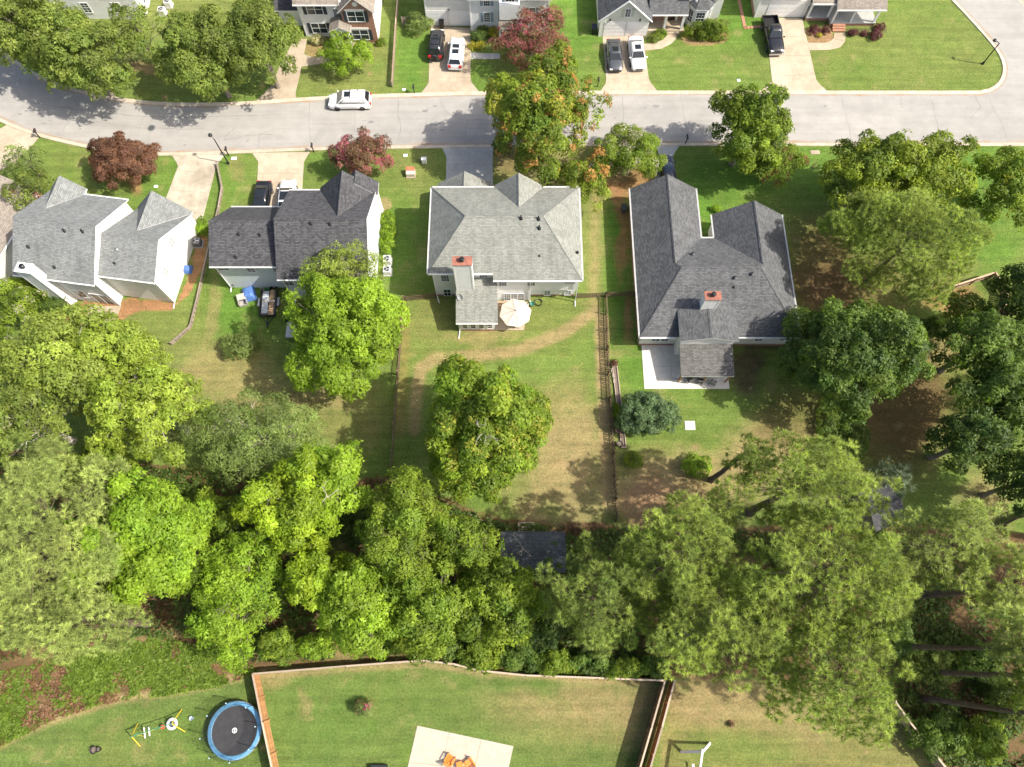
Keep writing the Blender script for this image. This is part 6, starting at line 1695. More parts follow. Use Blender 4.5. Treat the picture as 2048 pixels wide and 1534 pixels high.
for lb, u, v, w, d_, mt in (("white meter lid near the left house's stained driveway", 312, 373, .22, .16, M_WHITE), ("white meter lid on the lawn across the street", 808, 179, .22, .16, M_WHITE), ("white meter lid near the rusty utility box", 811, 311, .24, .18, M_WHITE), ("white meter lid on the gabled house's lawn", 1477, 161, .2, .18, M_WHITE), ("pinkish concrete utility cover near the right kerb", 1630, 305, .55, .28, C_TAN), ("square white concrete slab on the right back lawn", 1380, 851, .52, .48, C_WHITE), ("white meter lid beside the left street lamp", 468, 317, .3, .2, M_WHITE)):
    p = pt(u, v); r = thing("ground_cover_plate", p, 0, lb, "cover plate"); MB().box(-w, w, -d_, d_, 0, .05).build("frame", mt, r); MB().box(-w * .8, w * .8, -d_ * .8, d_ * .8, .05, .065).build("lid", mt, r)
    if w == .52: MB().lathe([(.1, .06), (.1, .1), (0, .11)], 10).build("knob", M_STEEL, r)
def bin_(label, u, v, mat, lid=None, name="wheelie_bin", s=1.0):
    p = pt(u, v); r = thing(name, p, 0, label, "bin")
    MB().loft([[(-.24 * s, -.26 * s, 0), (.24 * s, -.26 * s, 0), (.24 * s, .26 * s, 0), (-.24 * s, .26 * s, 0)], [(-.3 * s, -.34 * s, 1.0 * s), (.3 * s, -.34 * s, 1.0 * s), (.3 * s, .34 * s, 1.0 * s), (-.3 * s, .34 * s, 1.0 * s)]], smooth=False).build("tub", mat, r)
    MB().prism([(-.32 * s, -.37 * s), (.32 * s, -.37 * s), (.32 * s, .38 * s), (-.32 * s, .38 * s)], 1.0 * s, [1.04 * s, 1.04 * s, 1.12 * s, 1.12 * s]).build("lid", lid or mat, r); MB().bar((-.25 * s, .42 * s, .98 * s), (.25 * s, .42 * s, .98 * s), .04, .04).build("handle", mat, r)
    for sx in (-1, 1):
        o = MB().lathe([(0, -.03), (.12, -.03), (.12, .03), (0, .03)], 12).build("wheel", M_TYRE, r, (sx * .22 * s, .3 * s, .12)); o.rotation_euler = (0, math.pi / 2, 0)
bin_("black wheeled bin beside the gabled garage", 1187, 66, M_BLACK, plain("dark_blue_lid", (.02, .03, .06), .4)); bin_("dark wheeled bin beside the dark house's left wall", 1246, 424, plain("dark_grey_plastic", (.05, .052, .055), .5)); bin_("black wheeled bin in front of the white garage doors", 884, 55, M_BLACK)
def ac(label, u, v, mat):
    p = pt(u, v); r = thing("air_conditioner", p, 0, label, "air conditioner", "outdoor air conditioners")
    MB().box(-.5, .5, -.5, .5, 0, .08).build("pad", C_GREY, r); MB().box(-.4, .4, -.4, .4, .08, .82).build("cabinet", mat, r)
    MB().lathe([(.34, .821), (.34, .84), (.30, .85), (.30, .821)], 20).build("grille_ring", M_STEEL, r); MB().lathe([(0, .823), (.3, .823)][::-1], 20).build("fan_well", M_BLACK, r)
    f = MB()
    for k in range(3): a = 2 * math.pi * k / 3; f.obox((.15 * math.cos(a), .15 * math.sin(a), .835), (math.cos(a), math.sin(a), 0), (-math.sin(a), math.cos(a), .2), (0, 0, 1), .13, .06, .006)
    f.lathe([(.06, .825), (.06, .85), (0, .855)], 10).build("fan", M_STEEL, r)
M_ACW = plain("ac_white", (.62, .61, .57), .5)
ac("white air conditioner behind the clipped bushes, nearer the street", 776, 524, M_ACW); ac("white air conditioner behind the clipped bushes, nearer the back yard", 776, 545, M_ACW); ac("dark air conditioner beside the far left house", 398, 489, plain("ac_dark", (.12, .12, .125), .5)); ac("white air conditioner beside the top left house, far one", 339, 12, M_ACW); ac("white air conditioner beside the top left house, near one", 327, 28, M_ACW)

# ------------------------------------------------------------------ tarps, trailer and clutter behind the charcoal house
def draped(name, label, u, v, w, d_, h, mat, cat, rz=0, seed=1):
    rg = random.Random(seed); p = pt(u, v); r = thing(name, p, rz, label, cat)
    n = 9; G = []
    for i in range(n):
        row = []
        for j in range(n):
            x = (i / (n - 1) - .5) * 2; y = (j / (n - 1) - .5) * 2
            e = max(abs(x), abs(y)); z = h * (1 if e < .55 else max(0.02, 1 - ((e - .55) / .45) ** 1.3)) * rg.uniform(.85, 1.08)
            row.append((x * w / 2 * (1 + .06 * rg.random()), y * d_ / 2 * (1 + .06 * rg.random()), z if e < .99 else .015))
        G.append(row)
    m = MB()
    for i in range(n - 1):
        for j in range(n - 1): m.face([G[i][j], G[i + 1][j], G[i + 1][j + 1], G[i][j + 1]], smooth=True)
    m.build("cover", mat, r, weld=True)
    rp = MB(); rp.tube([G[0][j] for j in range(n)], .012, 4); rp.build("rope", M_WHITE, r)
M_TARP = plain("blue_tarp", (.075, .16, .40), .5, var=.3, scale=5)
draped("blue_tarp", "blue tarpaulin over a heap behind the charcoal house", 499, 589, 1.4, 1.7, .8, M_TARP, "tarpaulin", .3, 4); draped("blue_tarp", "blue tarpaulin bundle against the far left house's wall", 377, 540, .9, 1.0, .6, M_TARP, "tarpaulin", 0, 7)
p = pt(487, 603); r = thing("storage_box", p, .3, "grey open storage box on the grass beside the blue tarpaulin", "box"); MB().box(-.45, .45, -.6, .6, 0, .06).box(-.45, -.4, -.6, .6, .06, .6).box(.4, .45, -.6, .6, .06, .6).box(-.4, .4, .55, .6, .06, .6).box(-.4, .4, -.6, -.55, .06, .3).build("tub", plain("greige_plastic", (.36, .34, .31), .6), r); MB().prism([(-.47, -.1), (.47, -.1), (.47, .62), (-.47, .62)], .6, [.64, .64, .7, .7]).build("lid", plain("greige_plastic2", (.42, .4, .36), .6), r)
p = pt(541, 611); r = thing("utility_trailer", p, math.radians(2), "utility trailer loaded with a grey panel and plywood", "trailer")
MB().box(-.85, .85, -1.55, 1.5, .45, .53).build("deck", plain("trailer_deck", (.10, .09, .085), .8, var=.3), r)
MB().box(-.88, -.82, -1.58, 1.5, .53, .85).box(.82, .88, -1.58, 1.5, .53, .85).box(-.82, .82, -1.58, -1.52, .53, .8).build("side_rail", M_DARKMETAL, r)
MB().box(-.72, -.08, -1.2, 1.45, .54, .60).build("grey_panel", plain("grey_sheet", (.45, .48, .50), .4), r); MB().box(.05, .52, -1.4, 1.6, .54, .58).build("plywood_sheet", wood("plywood", (.42, .29, .17), (.28, .18, .1)), r); MB().box(-.70, .62, .15, .30, .605, .66).build("strap_board", plain("pale_board", (.55, .5, .45), .7), r)
MB().bar((-.6, -1.58, .45), (0, -2.5, .42), .08, .08).bar((.6, -1.58, .45), (0, -2.5, .42), .08, .08).bar((0, -1.58, .45), (0, -2.9, .42), .08, .08).bar((0, -2.6, .42), (0, -2.6, .02), .06, .06).build("tongue", M_DARKMETAL, r)
tyw, rmw = wheel(.32, M_RIM)
for s in (-1, 1):
    w = bpy.data.objects.new("wheel", None); link(w); w.parent = r; w.location = (s * 1.02, .1, .32); w.rotation_euler = (0, math.pi / 2 * s, 0); inst("tyre", tyw, w); inst("rim", rmw, w)
    MB().box(min(s * .9, s * 1.16), max(s * .9, s * 1.16), -.4, .6, .66, .69).build("mudguard", M_STEEL, r)
def tubs(label, u, v, items, cat="clutter", name="yard_clutter"):
    p = pt(u, v); r = thing(name, p, 0, label, cat)
    for (nm, x, y, w, h, col) in items:
        MB().lathe([(w * .8, 0), (w, h * .9), (w * .96, h), (w * .8, h * .97), (w * .75, h * .2)], 14, c=(x, y)).build(nm, plain("tub_%.2f_%.2f" % (col[0], col[1]), col, .6), r)
tubs("green bucket and pots by the charcoal house's rear wall", 535, 585, [("bucket", 0, .2, .22, .4, (.05, .25, .09)), ("pot", .5, .3, .25, .4, (.03, .03, .03)), ("pot", -.5, .3, .2, .35, (.3, .3, .3)), ("pot", 1.0, .3, .28, .3, (.06, .05, .045))], "pots")
p = pt(472, 575); r = thing("bicycle", p, .4, "pale child's bicycle lying by the blue tarpaulin", "bicycle")
for x in (-.42, .42):
    o = MB().lathe([(.25, -.02), (.28, 0), (.25, .02), (.23, 0), (.25, -.02)], 18).build("wheel", M_TYRE, r, (x, 0, .28)); o.rotation_euler = (1.25, 0, 0)
MB().tube([(-.42, 0, .28), (-.1, .05, .55), (.3, .06, .58), (.42, 0, .28)], .025, 6).tube([(-.1, .05, .55), (.02, .02, .28), (.3, .06, .58)], .025, 6).build("frame", plain("pale_frame", (.7, .68, .64), .4), r); MB().box(-.22, -.02, -.04, .1, .6, .66).build("saddle", M_BLACK, r); MB().tube([(.3, -.2, .75), (.32, .06, .7), (.3, .3, .75)], .02, 6).build("handlebar", M_STEEL, r)
p = pt(586, 640); r = thing("grill", p, 0, "black covered grill beside the bright green tree", "grill"); MB().box(-.6, .6, -.4, .4, .2, .9).build("body", M_BLACK, r); o = MB().lathe([(.42, -.6), (.42, .6)], 14).build("hood", M_BLACK, r, (0, 0, .9)); o.rotation_euler = (0, math.pi / 2, 0); MB().box(.62, .95, -.3, .3, .82, .86).build("side_shelf", M_STEEL, r)
for s in (-1, 1): MB().box(s * .5 - .04, s * .5 + .04, -.3, .3, 0, .2).build("leg", M_BLACK, r)
p = pt(584, 665); r = thing("folding_table", p, 0, "grey folding table half under the bright green tree", "table"); MB().box(-.4, .6, -.9, .9, .7, .75).build("table_top", plain("grey_table", (.42, .43, .45), .5), r)
for x in (-.3, .5):
    for y in (-.75, .75): MB().bar((x, y, 0), (x, y, .7), .04, .04).build("leg", M_STEEL, r)

# ------------------------------------------------------------------ middle house patio
p = pt(1031, 622, 2.5); r = thing("sun_umbrella", (p.x, p.y, .035), .2, "beige octagonal sun umbrella on the cream patio", "umbrella")
M_CANVAS = plain("beige_canvas", (.58, .50, .42), .8, var=.06)
for k in range(8):
    a0, a1 = 2 * math.pi * k / 8, 2 * math.pi * (k + 1) / 8; R = 1.72; am = (a0 + a1) / 2
    e0 = Vector((R * math.cos(a0), R * math.sin(a0), 2.02)); e1 = Vector((R * math.cos(a1), R * math.sin(a1), 2.02)); t = Vector((0, 0, 2.62)); mid = (e0 + e1) / 2 * .975 + Vector((0, 0, -.0)); mid.z = 2.0
    c0_ = e0.lerp(t, .5); c1_ = e1.lerp(t, .5); cm = (c0_ + c1_) / 2 - Vector((0, 0, .045))
    m = MB(); m.face([e0, mid, cm, c0_]); m.face([mid, e1, c1_, cm]); m.face([c0_, cm, t]); m.face([cm, c1_, t]); dn = Vector((0, 0, -.07)); m.face([e0 + dn, mid + dn, mid, e0]); m.face([mid + dn, e1 + dn, e1, mid])
    m.build("canopy_panel", M_CANVAS, r); MB().bar(e0, t, .02, .02).build("rib", M_DARKMETAL, r)
MB().lathe([(.25, 0), (.25, .06), (.03, .08), (.025, 2.6), (.04, 2.66), (0, 2.72)], 10).build("pole", M_DARKMETAL, r)
p = pt(1040, 640); r = thing("patio_table", (p.x - .3, p.y, .035), 0, "round patio table under the sun umbrella", "table"); MB().lathe([(0, .70), (.62, .70), (.62, .74), (0, .74)], 20).build("table_top", M_CANVAS, r)
for k in range(4): a = math.pi / 4 + k * math.pi / 2; MB().bar((.4 * math.cos(a), .4 * math.sin(a), 0), (.35 * math.cos(a), .35 * math.sin(a), .7), .04, .04).build("leg", M_DARKMETAL, r)
def patio_chair(label, x, y, rz, mat, z=.035):
    r = thing("patio_chair", (x, y, z), rz, label, "chair", "patio chairs")
    MB().box(-.28, .28, -.28, .28, .38, .44).build("seat", mat, r); MB().prism([(-.28, .24), (.28, .24), (.28, .31), (-.28, .31)], .44, .98).build("backrest", mat, r)
    for x_ in (-.25, .25):
        for y_ in (-.25, .25): MB().box(x_ - .02, x_ + .02, y_ - .02, y_ + .02, 0, .38).build("leg", M_DARKMETAL, r)
        MB().box(x_ - .03, x_ + .03, -.27, .27, .62, .65).build("armrest", M_DARKMETAL, r)
q = pt(1054, 632); patio_chair("pale cushioned patio chair right of the sun umbrella", q.x, q.y, -1.2, M_CANVAS); q = pt(1050, 618); patio_chair("pale cushioned patio chair behind the sun umbrella", q.x, q.y, -1.9, M_CANVAS); q = pt(1036, 658); patio_chair("dark patio chair just below the sun umbrella", q.x - .2, q.y + .3, math.pi, M_BLACK)
p = pt(1064, 611); r = thing("plant_pot", p, 0, "green plant pot by the hip-roofed house's rear wall", "pot"); MB().lathe([(.18, 0), (.26, .45), (.28, .48), (.23, .47), (.2, .3), (0, .3)], 14).build("pot", plain("green_glaze", (.08, .22, .16), .3), r)
p = pt(1077, 606); r = thing("garden_hose", p, 0, "coiled black garden hose by the hip-roofed house's rear wall", "hose"); m = MB()
m.tube([(math.cos(a) * (.4 + .02 * math.sin(a * 3)), math.sin(a) * .4, .04 + .012 * a) for a in np.linspace(0, 18, 70)], .02, 5).build("coil", M_BLACK, r); MB().bar((.3, .6, 0), (.3, .6, .6), .05, .05).build("stake", M_BLACK, r)
p = pt(998, 604); r = thing("wooden_steps", (-1.4, 34.9, .03), 0, "short wooden steps at the porch's back door", "steps")
for k in range(3): MB().box(-.3, .9, -.3 * k - .28, -.3 * k, .45 - .15 * k - .05, .45 - .15 * k).build("tread", WD_TAN, r)
for x in (-.32, .88): MB().prism([(x, -.9), (x + .05, -.9), (x + .05, 0), (x, 0)], 0, [.1, .1, .39, .39]).build("stringer", WD_TAN, r)

# dark house's patio furniture
for k, (u, v, a, lb) in enumerate(((1424, 768, 2.6, "grey patio chair standing clear of the patio roof"), (1398, 764, 3.0, "dark patio chair under the patio roof edge, middle"), (1378, 762, 3.4, "dark patio chair under the patio roof edge, left"))):
    q = pt(u, v); patio_chair(lb, q.x, q.y, a, plain("dark_wicker", (.09, .09, .09), .7) if k else plain("grey_wicker", (.25, .25, .25), .7))
# raised bed beside the picket fence
a_, b_ = pt(1229, 735), pt(1247, 895); d_, L_, an = line_frame(a_, b_); r = thing("raised_bed", a_, an, "long narrow raised bed of pale timber beside the picket fence", "raised bed")
MB().box(0, L_, .2, .28, 0, .28).build("side_board", WD_PALE, r); MB().box(0, L_, -.26, -.2, 0, .22).build("side_board", WD_PALE, r); MB().box(-.08, 0, -.26, .28, 0, .28).build("end_board", WD_PALE, r); MB().box(L_, L_ + .08, -.26, .28, 0, .28).build("end_board", WD_PALE, r); MB().box(0, L_, -.2, .2, 0, .16).build("soil", plain("bed_soil", (.16, .125, .10), .95, var=.4, scale=8), r)
for lb, u, v, col, s in (("pink terracotta pot at the lower end of the raised bed", 1236, 863, (.50, .26, .19), .33), ("black pot at the very end of the raised bed", 1238, 890, (.02, .02, .02), .3)):
    q = pt(u, v); r = thing("plant_pot", (q.x, q.y, .2), 0, lb, "pot"); MB().lathe([(s * .65, 0), (s, s * 1.2), (s * 1.05, s * 1.25), (s * .85, s * 1.2), (s * .8, s * .9), (0, s * .9)], 16).build("pot", plain("pot_%.2f" % col[0], col, .7), r); MB().lathe([(0, s * .92), (s * .8, s * .91)][::-1], 12).build("soil", MATS["bed_soil"], r)
for k, v in enumerate((742, 752, 763)):
    q = pt(1224 + k * 2, v); r = thing("concrete_block", (q.x, q.y, 0), an, "concrete block lying at the top of the raised bed, " + ["first", "second", "third"][k] + " from the end", "block"); MB().box(-.2, .2, -.1, -.07, 0, .19).box(-.2, .2, .07, .1, 0, .19).box(-.2, -.17, -.07, .07, 0, .19).box(.17, .2, -.07, .07, 0, .19).box(-.02, .02, -.07, .07, 0, .19).build("shell", plain("pale_block", (.5, .45, .4), .9), r)

# ------------------------------------------------------------------ sheds
e0, e1, s0, s1 = pt(1001, 1063, 2.3), pt(1130, 1063, 2.3), pt(1001, 1144, 2.3), pt(1130, 1144, 2.3); yn, ys = e0.y, s0.y; x0, x1 = e0.x, e1.x; yr = (yn + ys) / 2
h = House("garden_shed", "dark-roofed garden shed under trees with a wooden ramp", (x0, ys), cat="shed")
h.slope([(x0, ys, 2.3), (x1, ys, 2.3), (x1, yr, 3.25), (x0, yr, 3.25)], S_SHED, .08); h.slope([(x1, yn, 2.3), (x0, yn, 2.3), (x0, yr, 3.25), (x1, yr, 3.25)], S_SHED, .08); h.ridge((x0, yr, 3.25), (x1, yr, 3.25), S_SHED, (0, -1, -.45), (0, 1, -.45), .22)
h.body_x([(ys + .25, 0), (yn - .25, 0), (yn - .25, 2.2), (yr, 3.05), (ys + .25, 2.2)], x0 + .2, x1 - .2, WD_TAN); h.block(x0 + 1.5, x0 + 2.9, yn - .25, yn - .2, .15, 2.0, WD_GREY, "door")
q0, q1 = pt(1036, 1047), pt(1069, 1047); ramp = thing("shed_ramp", (q0.x, yn - .3, 0), 0, "wooden slatted ramp in front of the garden shed", "ramp"); RL = q0.y - (yn - .3)
for k in range(6): MB().box(.1, q1.x - q0.x - .1, RL * k / 6 + .03, RL * (k + 1) / 6 - .07, .3 - .05 * k, .35 - .05 * k).build("slat", WD_PALE, ramp)
for x in (0, q1.x - q0.x - .14): MB().prism([(x, 0), (x + .14, 0), (x + .14, RL), (x, RL)], 0, [.4, .4, .1, .1]).build("side_rail", WD_PALE, ramp)
MB().box(0, q1.x - q0.x, RL, RL + .12, 0, .12).build("end_board", WD_PALE, ramp)
a_ = pt(1776, 966, 2.4); b_ = pt(1722, 984, 2.4); an = math.atan2((a_ - b_).y, (a_ - b_).x); Ls = (a_ - b_).length
h = House("tool_shed", "dark grey shed roof almost hidden by the right-hand pines", (b_.x, b_.y), an, world=False, cat="shed")
h.slope([(-.4, 0, 2.4), (Ls, 0, 2.4), (Ls, -1.9, 3.2), (-.4, -1.9, 3.2)], S_DARK, .08); h.slope([(-.4, -1.9, 3.2), (Ls, -1.9, 3.2), (Ls, -3.8, 2.4), (-.4, -3.8, 2.4)], S_DARK, .08); h.body_x([(-3.6, 0), (-.2, 0), (-.2, 2.25), (-1.9, 3.0), (-3.6, 2.25)], -.2, Ls - .2, WD_GREY); h.ridge((-.4, -1.9, 3.2), (Ls, -1.9, 3.2), S_DARK, (0, -1, -.42), (0, 1, -.42))

# ------------------------------------------------------------------ play equipment at the bottom
p = pt(469, 1461, .9); r = thing("trampoline", (p.x, p.y, 0), 0, "round trampoline with blue pad and black safety net", "trampoline"); R = 2.33
MB().lathe([(0, .88), (2.02, .88)][::-1], 40).build("jumping_mat", plain("black_mat", (.03, .03, .033), .7, var=.25, scale=1.5), r)
MB().lathe([(R, .86), (R + .02, .92), (R - .03, .95), (2.04, .95), (1.99, .92), (1.99, .885)], 40).build("edge_pad", plain("blue_pad", (.11, .28, .46), .5, var=.18), r)
MB().lathe([(R + .03, .78), (R + .07, .82), (R + .03, .86), (R - .02, .82), (R + .03, .78)], 40).build("frame_ring", M_STEEL, r)
MB().lathe([(.16, .886), (.22, .886)][::-1], 20).box(-.06, .06, -.1, .1, .882, .888).build("mat_emblem", M_WHITE2, r)
net = NT("safety_net"); net.base((.01, .01, .012)); tp = net.n("ShaderNodeBsdfTransparent"); mx = net.n("ShaderNodeMixShader"); mx.inputs[0].default_value = .3; net.l(tp.outputs[0], mx.inputs[1]); net.l(net.b.outputs[0], mx.inputs[2]); net.l(mx.outputs[0], net.out.inputs["Surface"])
MB().lathe([(R - .35, .95), (R - .15, 1.6), (R - .1, 2.65)], 24).build("net", net.mat, r)
for k in range(8):
    a = 2 * math.pi * k / 8 + .2; ca, sa = math.cos(a), math.sin(a)
    MB().tube([((R + .1) * ca, (R + .1) * sa, .02), ((R + .1) * ca, (R + .1) * sa, 1.7), ((R + .0) * ca, (R + .0) * sa, 2.5), ((R - .2) * ca, (R - .2) * sa, 2.72)], .03, 6).build("net_pole", M_BLACK, r)
    MB().lathe([(.05, 0), (.05, .12), (0, .14)], 8).build("pole_cap", plain("cap_blue", (.45, .6, .75), .4), r, ((R + .02) * ca, (R + .02) * sa, 2.45))
# yellow swing set
A0, A1 = pt(263, 1473, 1.8), pt(343, 1447, 1.8); d_, L_, an = line_frame(A0, A1); r = thing("swing_set", (A0.x, A0.y, 0), an, "children's swing set with yellow legs and a white saucer swing", "swing set")
M_YEL = plain("yellow_paint", (.72, .50, .05), .4); M_GRN = plain("green_paint", (.05, .22, .13), .4)
for x in (0, L_):
    for s in (-1, 1): MB().tube([(x, 0, 1.8), (x + (-.25 if x == 0 else .25), s * .95, .0)], .045, 8).build("leg", M_YEL, r)
MB().tube([(-.05, 0, 1.82), (L_ + .05, 0, 1.82)], .045, 8).build("top_bar", M_GRN, r)
sw = MB().lathe([(.28, .45), (.42, .43), (.50, .47), (.42, .51), (.28, .49), (.28, .45)], 24, c=(L_ - .55, 0)).build("saucer_swing", M_WHITE2, r); MB().lathe([(0, .46), (.29, .46)][::-1], 18, c=(L_ - .55, 0)).build("saucer_net", plain("dark_net", (.06, .07, .09), .7), sw)
MB().tube([(L_ - .55, 0, 1.8), (L_ - 1.0, 0, .5)], .012, 4).tube([(L_ - .55, 0, 1.8), (L_ - .1, 0, .5)], .012, 4).build("rope", M_WHITE, sw)
d1 = MB().lathe([(0, .5), (.18, .5), (.18, .56), (0, .57)], 14, c=(L_ - 1.35, 0)).build("disc_seat", plain("red_plastic", (.6, .06, .04), .35), r); MB().tube([(L_ - 1.35, 0, 1.8), (L_ - 1.35, 0, .55)], .02, 5).build("rope", M_YEL, d1)
gl = MB().bar((.55, -.45, .62), (.55, .45, .62), .1, .06).bar((.8, -.38, .3), (.8, .38, .3), .1, .05).build("glider_swing", M_WHITE2, r)
MB().tube([(.4, 0, 1.8), (.55, -.3, .6)], .014, 4).tube([(.7, 0, 1.8), (.55, .3, .6)], .014, 4).tube([(.35, .0, 1.1), (1.6, .0, 1.0)], .035, 6).build("hanger", M_YEL, gl)
p = pt(385, 1436); r = thing("play_bucket", p, .3, "small pale blue bucket on the grass beside the trampoline", "bucket"); MB().lathe([(.12, 0), (.17, .3), (.18, .31), (.15, .29), (.12, .05), (0, .05)], 14).build("pail", plain("pale_blue", (.5, .6, .68), .4), r); MB().tube([(.17 * math.cos(a), 0, .3 + .17 * math.sin(a)) for a in np.linspace(0, math.pi, 9)], .01, 4).build("handle", M_STEEL, r)
for lb, u, v, s in (("larger black tub on the bottom left lawn", 191, 1499, .30), ("smaller black tub on the bottom left lawn", 200, 1498, .2)):
    q = pt(u, v); r = thing("garden_tub", q, 0, lb, "tub"); MB().lathe([(s * .8, 0), (s, .35), (s * 1.05, .37), (s * .9, .35), (s * .85, .2), (0, .2)], 16).build("shell", M_BLACK, r); MB().lathe([(0, .22), (s * .86, .21)][::-1], 12).build("soil", MATS["bed_soil"], r)
# orange chairs
M_OR = plain("orange_paint", (.70, .22, .03), .45, var=.08)
def adirondack(label, u, v, rz, z=.035):
    q = pt(u, v); r = thing("garden_chair", (q.x, q.y, z), rz, label, "chair", "orange garden chairs")
    for k in range(5): MB().prism([(-.26, -.42 + k * .11), (.26, -.42 + k * .11), (.26, -.33 + k * .11), (-.26, -.33 + k * .11)], [.36 - k * .03] * 2 + [.335 - k * .03] * 2, [.38 - k * .03] * 2 + [.355 - k * .03] * 2).build("seat_slat", M_OR, r)
    for k in range(5): x = -.24 + k * .12; MB().bar((x, .12, .24), (x * 1.15, .52, 1.0 - abs(k - 2) * .05), .1, .02, up=(0, -.3, 1)).build("back_slat", M_OR, r)
    for s in (-1, 1):
        MB().box(s * .36 - .06, s * .36 + .06, -.45, .3, .54, .565).build("armrest", M_OR, r); MB().box(s * .33 - .02, s * .33 + .02, -.44, -.34, 0, .54).build("leg", M_OR, r); MB().bar((s * .3, -.35, .34), (s * .3, .5, .04), .025, .12).build("leg", M_OR, r)
adirondack("orange slatted garden chair on the bottom patio, left one", 900, 1519, 2.6); adirondack("orange slatted garden chair on the bottom patio, right one", 940, 1527, -2.5)
q = pt(920, 1528); r = thing("side_table", (q.x, q.y, .035), .3, "small orange side table between the orange chairs", "table")
for k in range(4): MB().box(-.26 + k * .132, -.14 + k * .132, -.26, .26, .42, .445).build("slat", M_OR, r)
for x in (-.22, .22):
    for y in (-.22, .22): MB().box(x - .025, x + .025, y - .025, y + .025, 0, .42).build("leg", M_OR, r)
q = pt(760, 1531); r = thing("dark_bench", (q.x, q.y - .4, 0), 0, "dark box cut off by the bottom edge", "box"); MB().box(-.7, .7, -.5, .5, 0, .55).build("chest", plain("dark_green_box", (.03, .05, .04), .5), r); MB().box(-.72, .72, -.52, .52, .55, .6).build("lid", M_BLACK, r)
# white swing frame
ap = pt(1405, 1503, 2.5); l0 = pt(1365, 1484, 0); l1 = pt(1422, 1510, 0); ap2 = ap + Vector((-.75, -3.0, 0)); r = thing("garden_swing", (ap.x, ap.y, 0), 0, "white timber swing frame with a belt swing at the bottom right", "swing set"); O = Vector((ap.x, ap.y, 0))
fw = Vector((.26, -1.0, 0)).normalized(); side = Vector((-fw.y, fw.x, 0))
for e, nm in ((ap, 0), (ap2, 1)):
    for s in (-1, 1): MB().bar(e - O, Vector((e.x, e.y, 0)) - O + side * s * 1.35 + Vector((0, 0, .0)), .2, .16).build("leg", M_WHITE, r)
MB().bar(ap - O + Vector((.02, .2, .05)), ap2 - O + Vector((0, 0, .05)), .16, .2).build("top_beam", M_WHITE, r)
mid_ = (ap + ap2) / 2 - O; b0 = MB(); pts_ = [mid_ + Vector((-.06 + .0 * a, .3 * math.cos(a), -1.85 - .16 * math.sin(a))) for a in np.linspace(0, math.pi, 9)]
for a, b in zip(pts_[:-1], pts_[1:]): b0.bar(a, b, .2, .02, up=(0, 0, 1))
bs = b0.build("belt_seat", plain("pinkish_white", (.75, .66, .62), .5), r)
for s in (-1, 1): MB().bar(mid_ + Vector((0, .3 * s, 0)), mid_ + Vector((-.06, .3 * s, -1.85)), .02, .02).build("rope", M_YEL, bs)

# dead twigs in the middle tree and over the shed
def twigs(label, u, v, z, n, size, seed, gz=0.0):
    rg = random.Random(seed); p = pt(u, v, z); r = thing("bare_branch", (p.x, p.y, z), 0, label, "branch"); m = MB(); m.tube([(0, 0, -3.2), (0, .05, -1.2), (0, 0, 0)], [.06, .045, .035], 6).build("stem", M_BARK_PALE, r)
    t = MB()
    def grow(p0, d, L, rad, lv):
        p = p0; pts = [p0]
        for q in range(3):
            d = (d + Vector((rg.uniform(-.35, .35), rg.uniform(-.35, .35), rg.uniform(-.1, .25)))).normalized(); p = p + d * L / 3; pts.append(p)
        t.tube(pts, [rad, rad * .8, rad * .6, rad * .35], 4)
        if lv > 0:
            for q in range(rg.choice((2, 3))):
                grow(pts[rg.choice((1, 2, 3))], (d + Vector((rg.uniform(-1, 1), rg.uniform(-1, 1), rg.uniform(-.2, .3)))).normalized(), L * rg.uniform(.4, .7), rad * .5, lv - 1)
    for k in range(n):
        a = 2 * math.pi * k / n + rg.uniform(-.7, .7)
        grow(Vector((0, 0, -rg.uniform(.0, .5))), Vector((math.cos(a), math.sin(a), rg.uniform(.0, .5))).normalized(), size * rg.uniform(.5, 1.1), .026, 2)
    t.build("twig", plain("bleached_twig", (.42, .38, .32), .85), r)
twigs("bare bleached branch poking from the middle yard tree", 968, 862, 14.7, 5, 1.4, 3); twigs("bare pale branch hanging over the shed roof", 1046, 1096, 5.2, 3, 1.3, 8); twigs("bare pale fork in the bright lime tree", 652, 992, 11.8, 3, 1.2, 5)

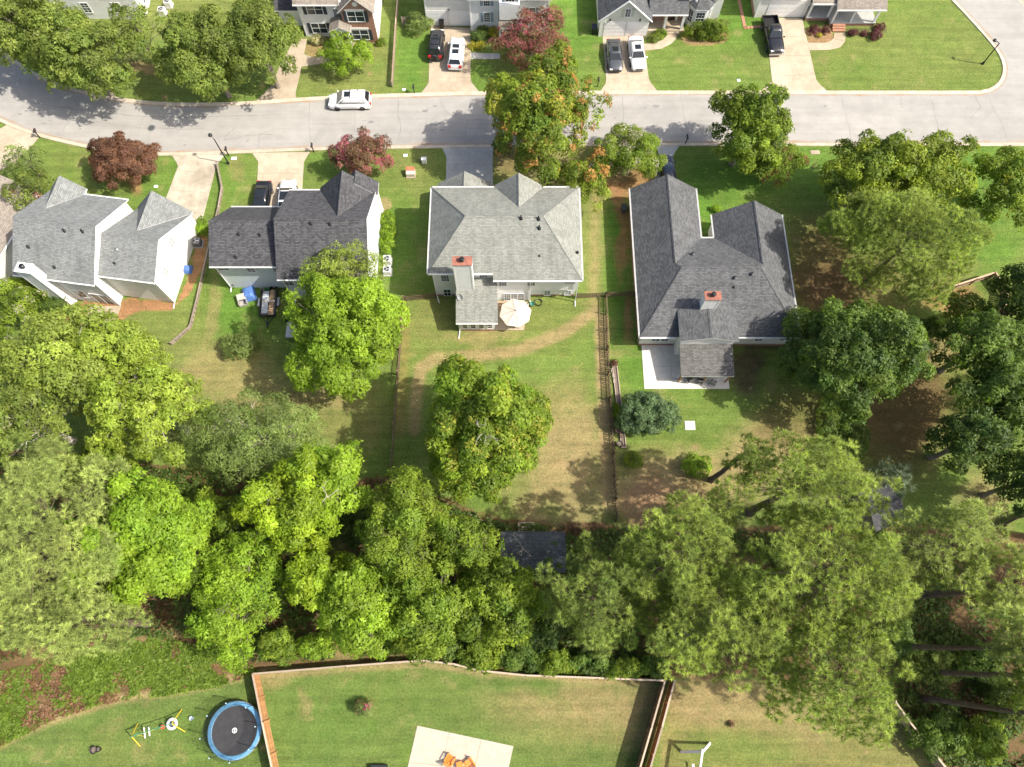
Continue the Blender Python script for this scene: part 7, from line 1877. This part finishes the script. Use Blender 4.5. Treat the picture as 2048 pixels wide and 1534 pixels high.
# ------------------------------------------------------------------ ground cover (nobody could count it)
def inside_poly(U, V, pts):
    ins = np.zeros(U.shape, bool)
    for (x0, y0), (x1, y1) in zip(pts, pts[1:] + pts[:1]):
        if y0 == y1: continue
        ins ^= ((y0 > V) != (y1 > V)) & (U < (x1 - x0) * (V - y0) / (y1 - y0) + x0)
    return ins
def cover(name, label, polypx, n, pal, hmax, leaf, seed, accents=()):
    rng = np.random.default_rng(seed); us = [p[0] for p in polypx]; vs_ = [p[1] for p in polypx]
    U = rng.uniform(min(us), max(us), n); V = rng.uniform(min(vs_), max(vs_), n); k = inside_poly(U, V, polypx); U, V = U[k], V[k]
    y = (V - 767) / FPX; kk = H_CAM / (cT + y * sT); X = (U - 1024) / FPX * kk; Y = (sT - y * cT) * kk
    nz = vnoise(rng, X, Y, .45, 4); n2 = vnoise(rng, X, Y, 1.3, 3); k = nz > .42 + .25 * (rng.random(len(X)) - .5); X, Y, nz, n2 = X[k], Y[k], nz[k], n2[k]; n = len(X)
    P = np.stack([X, Y, .04 + hmax * np.clip(nz - .38, 0, 1) * 3 * n2 * rng.random(n)], 1); N = norm_rows(rng.normal(size=(n, 3)) * .5 + np.array([0, 0, 1.0])); D = norm_rows(rng.normal(size=(n, 3)))
    lo, hi = np.array(pal[0]), np.array(pal[1]); C = (lo + (hi - lo) * np.clip(n2 * .8 + rng.random(n) * .4, 0, 1)[:, None]) * rng.uniform(.75, 1.2, (n, 1)); an_ = vnoise(rng, X + 50, Y, .35, 4)
    for col, th in accents: m = an_ + rng.normal(size=n) * .06 > th; C[m] = np.array(col) * rng.uniform(.6, 1.2, (m.sum(), 1))
    s = rng.uniform(.6, 1.2, n); me = leaf_mesh(name, P, N, D, leaf[0] * s, leaf[1] * s * .5, C, M_LEAF, tri=True); LEAF_TOTAL[0] += n
    return tag(inst(name, me), label, None, None, "stuff")
cover("bank_ground_cover", "tangled green and brown ground cover on the left bank", [(0, 1345), (140, 1310), (200, 1290), (300, 1275), (400, 1290), (480, 1310), (515, 1345), (440, 1372), (330, 1390), (200, 1408), (100, 1442), (0, 1495), (-40, 1500), (-40, 1350)], 90000, ((.09, .16, .02), (.19, .27, .035)), .8, (.3, .2), 21, (((.24, .125, .075), .67), ((.33, .20, .12), .74)))
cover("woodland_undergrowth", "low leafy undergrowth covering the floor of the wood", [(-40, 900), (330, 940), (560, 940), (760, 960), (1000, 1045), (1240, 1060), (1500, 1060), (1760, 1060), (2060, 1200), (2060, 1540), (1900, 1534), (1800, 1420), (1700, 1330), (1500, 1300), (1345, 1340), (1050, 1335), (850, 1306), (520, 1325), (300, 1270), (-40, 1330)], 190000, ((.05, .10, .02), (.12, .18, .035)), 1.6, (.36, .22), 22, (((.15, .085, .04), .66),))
cover("fence_line_vines", "dense vines along the outside of the back fence", [(900, 1300), (1040, 1320), (1320, 1335), (1335, 1352), (1190, 1350), (1050, 1346), (960, 1334), (900, 1322)], 14000, ((.07, .14, .02), (.17, .25, .035)), 2.2, (.32, .2), 23)
print("leaf triangles", LEAF_TOTAL[0])
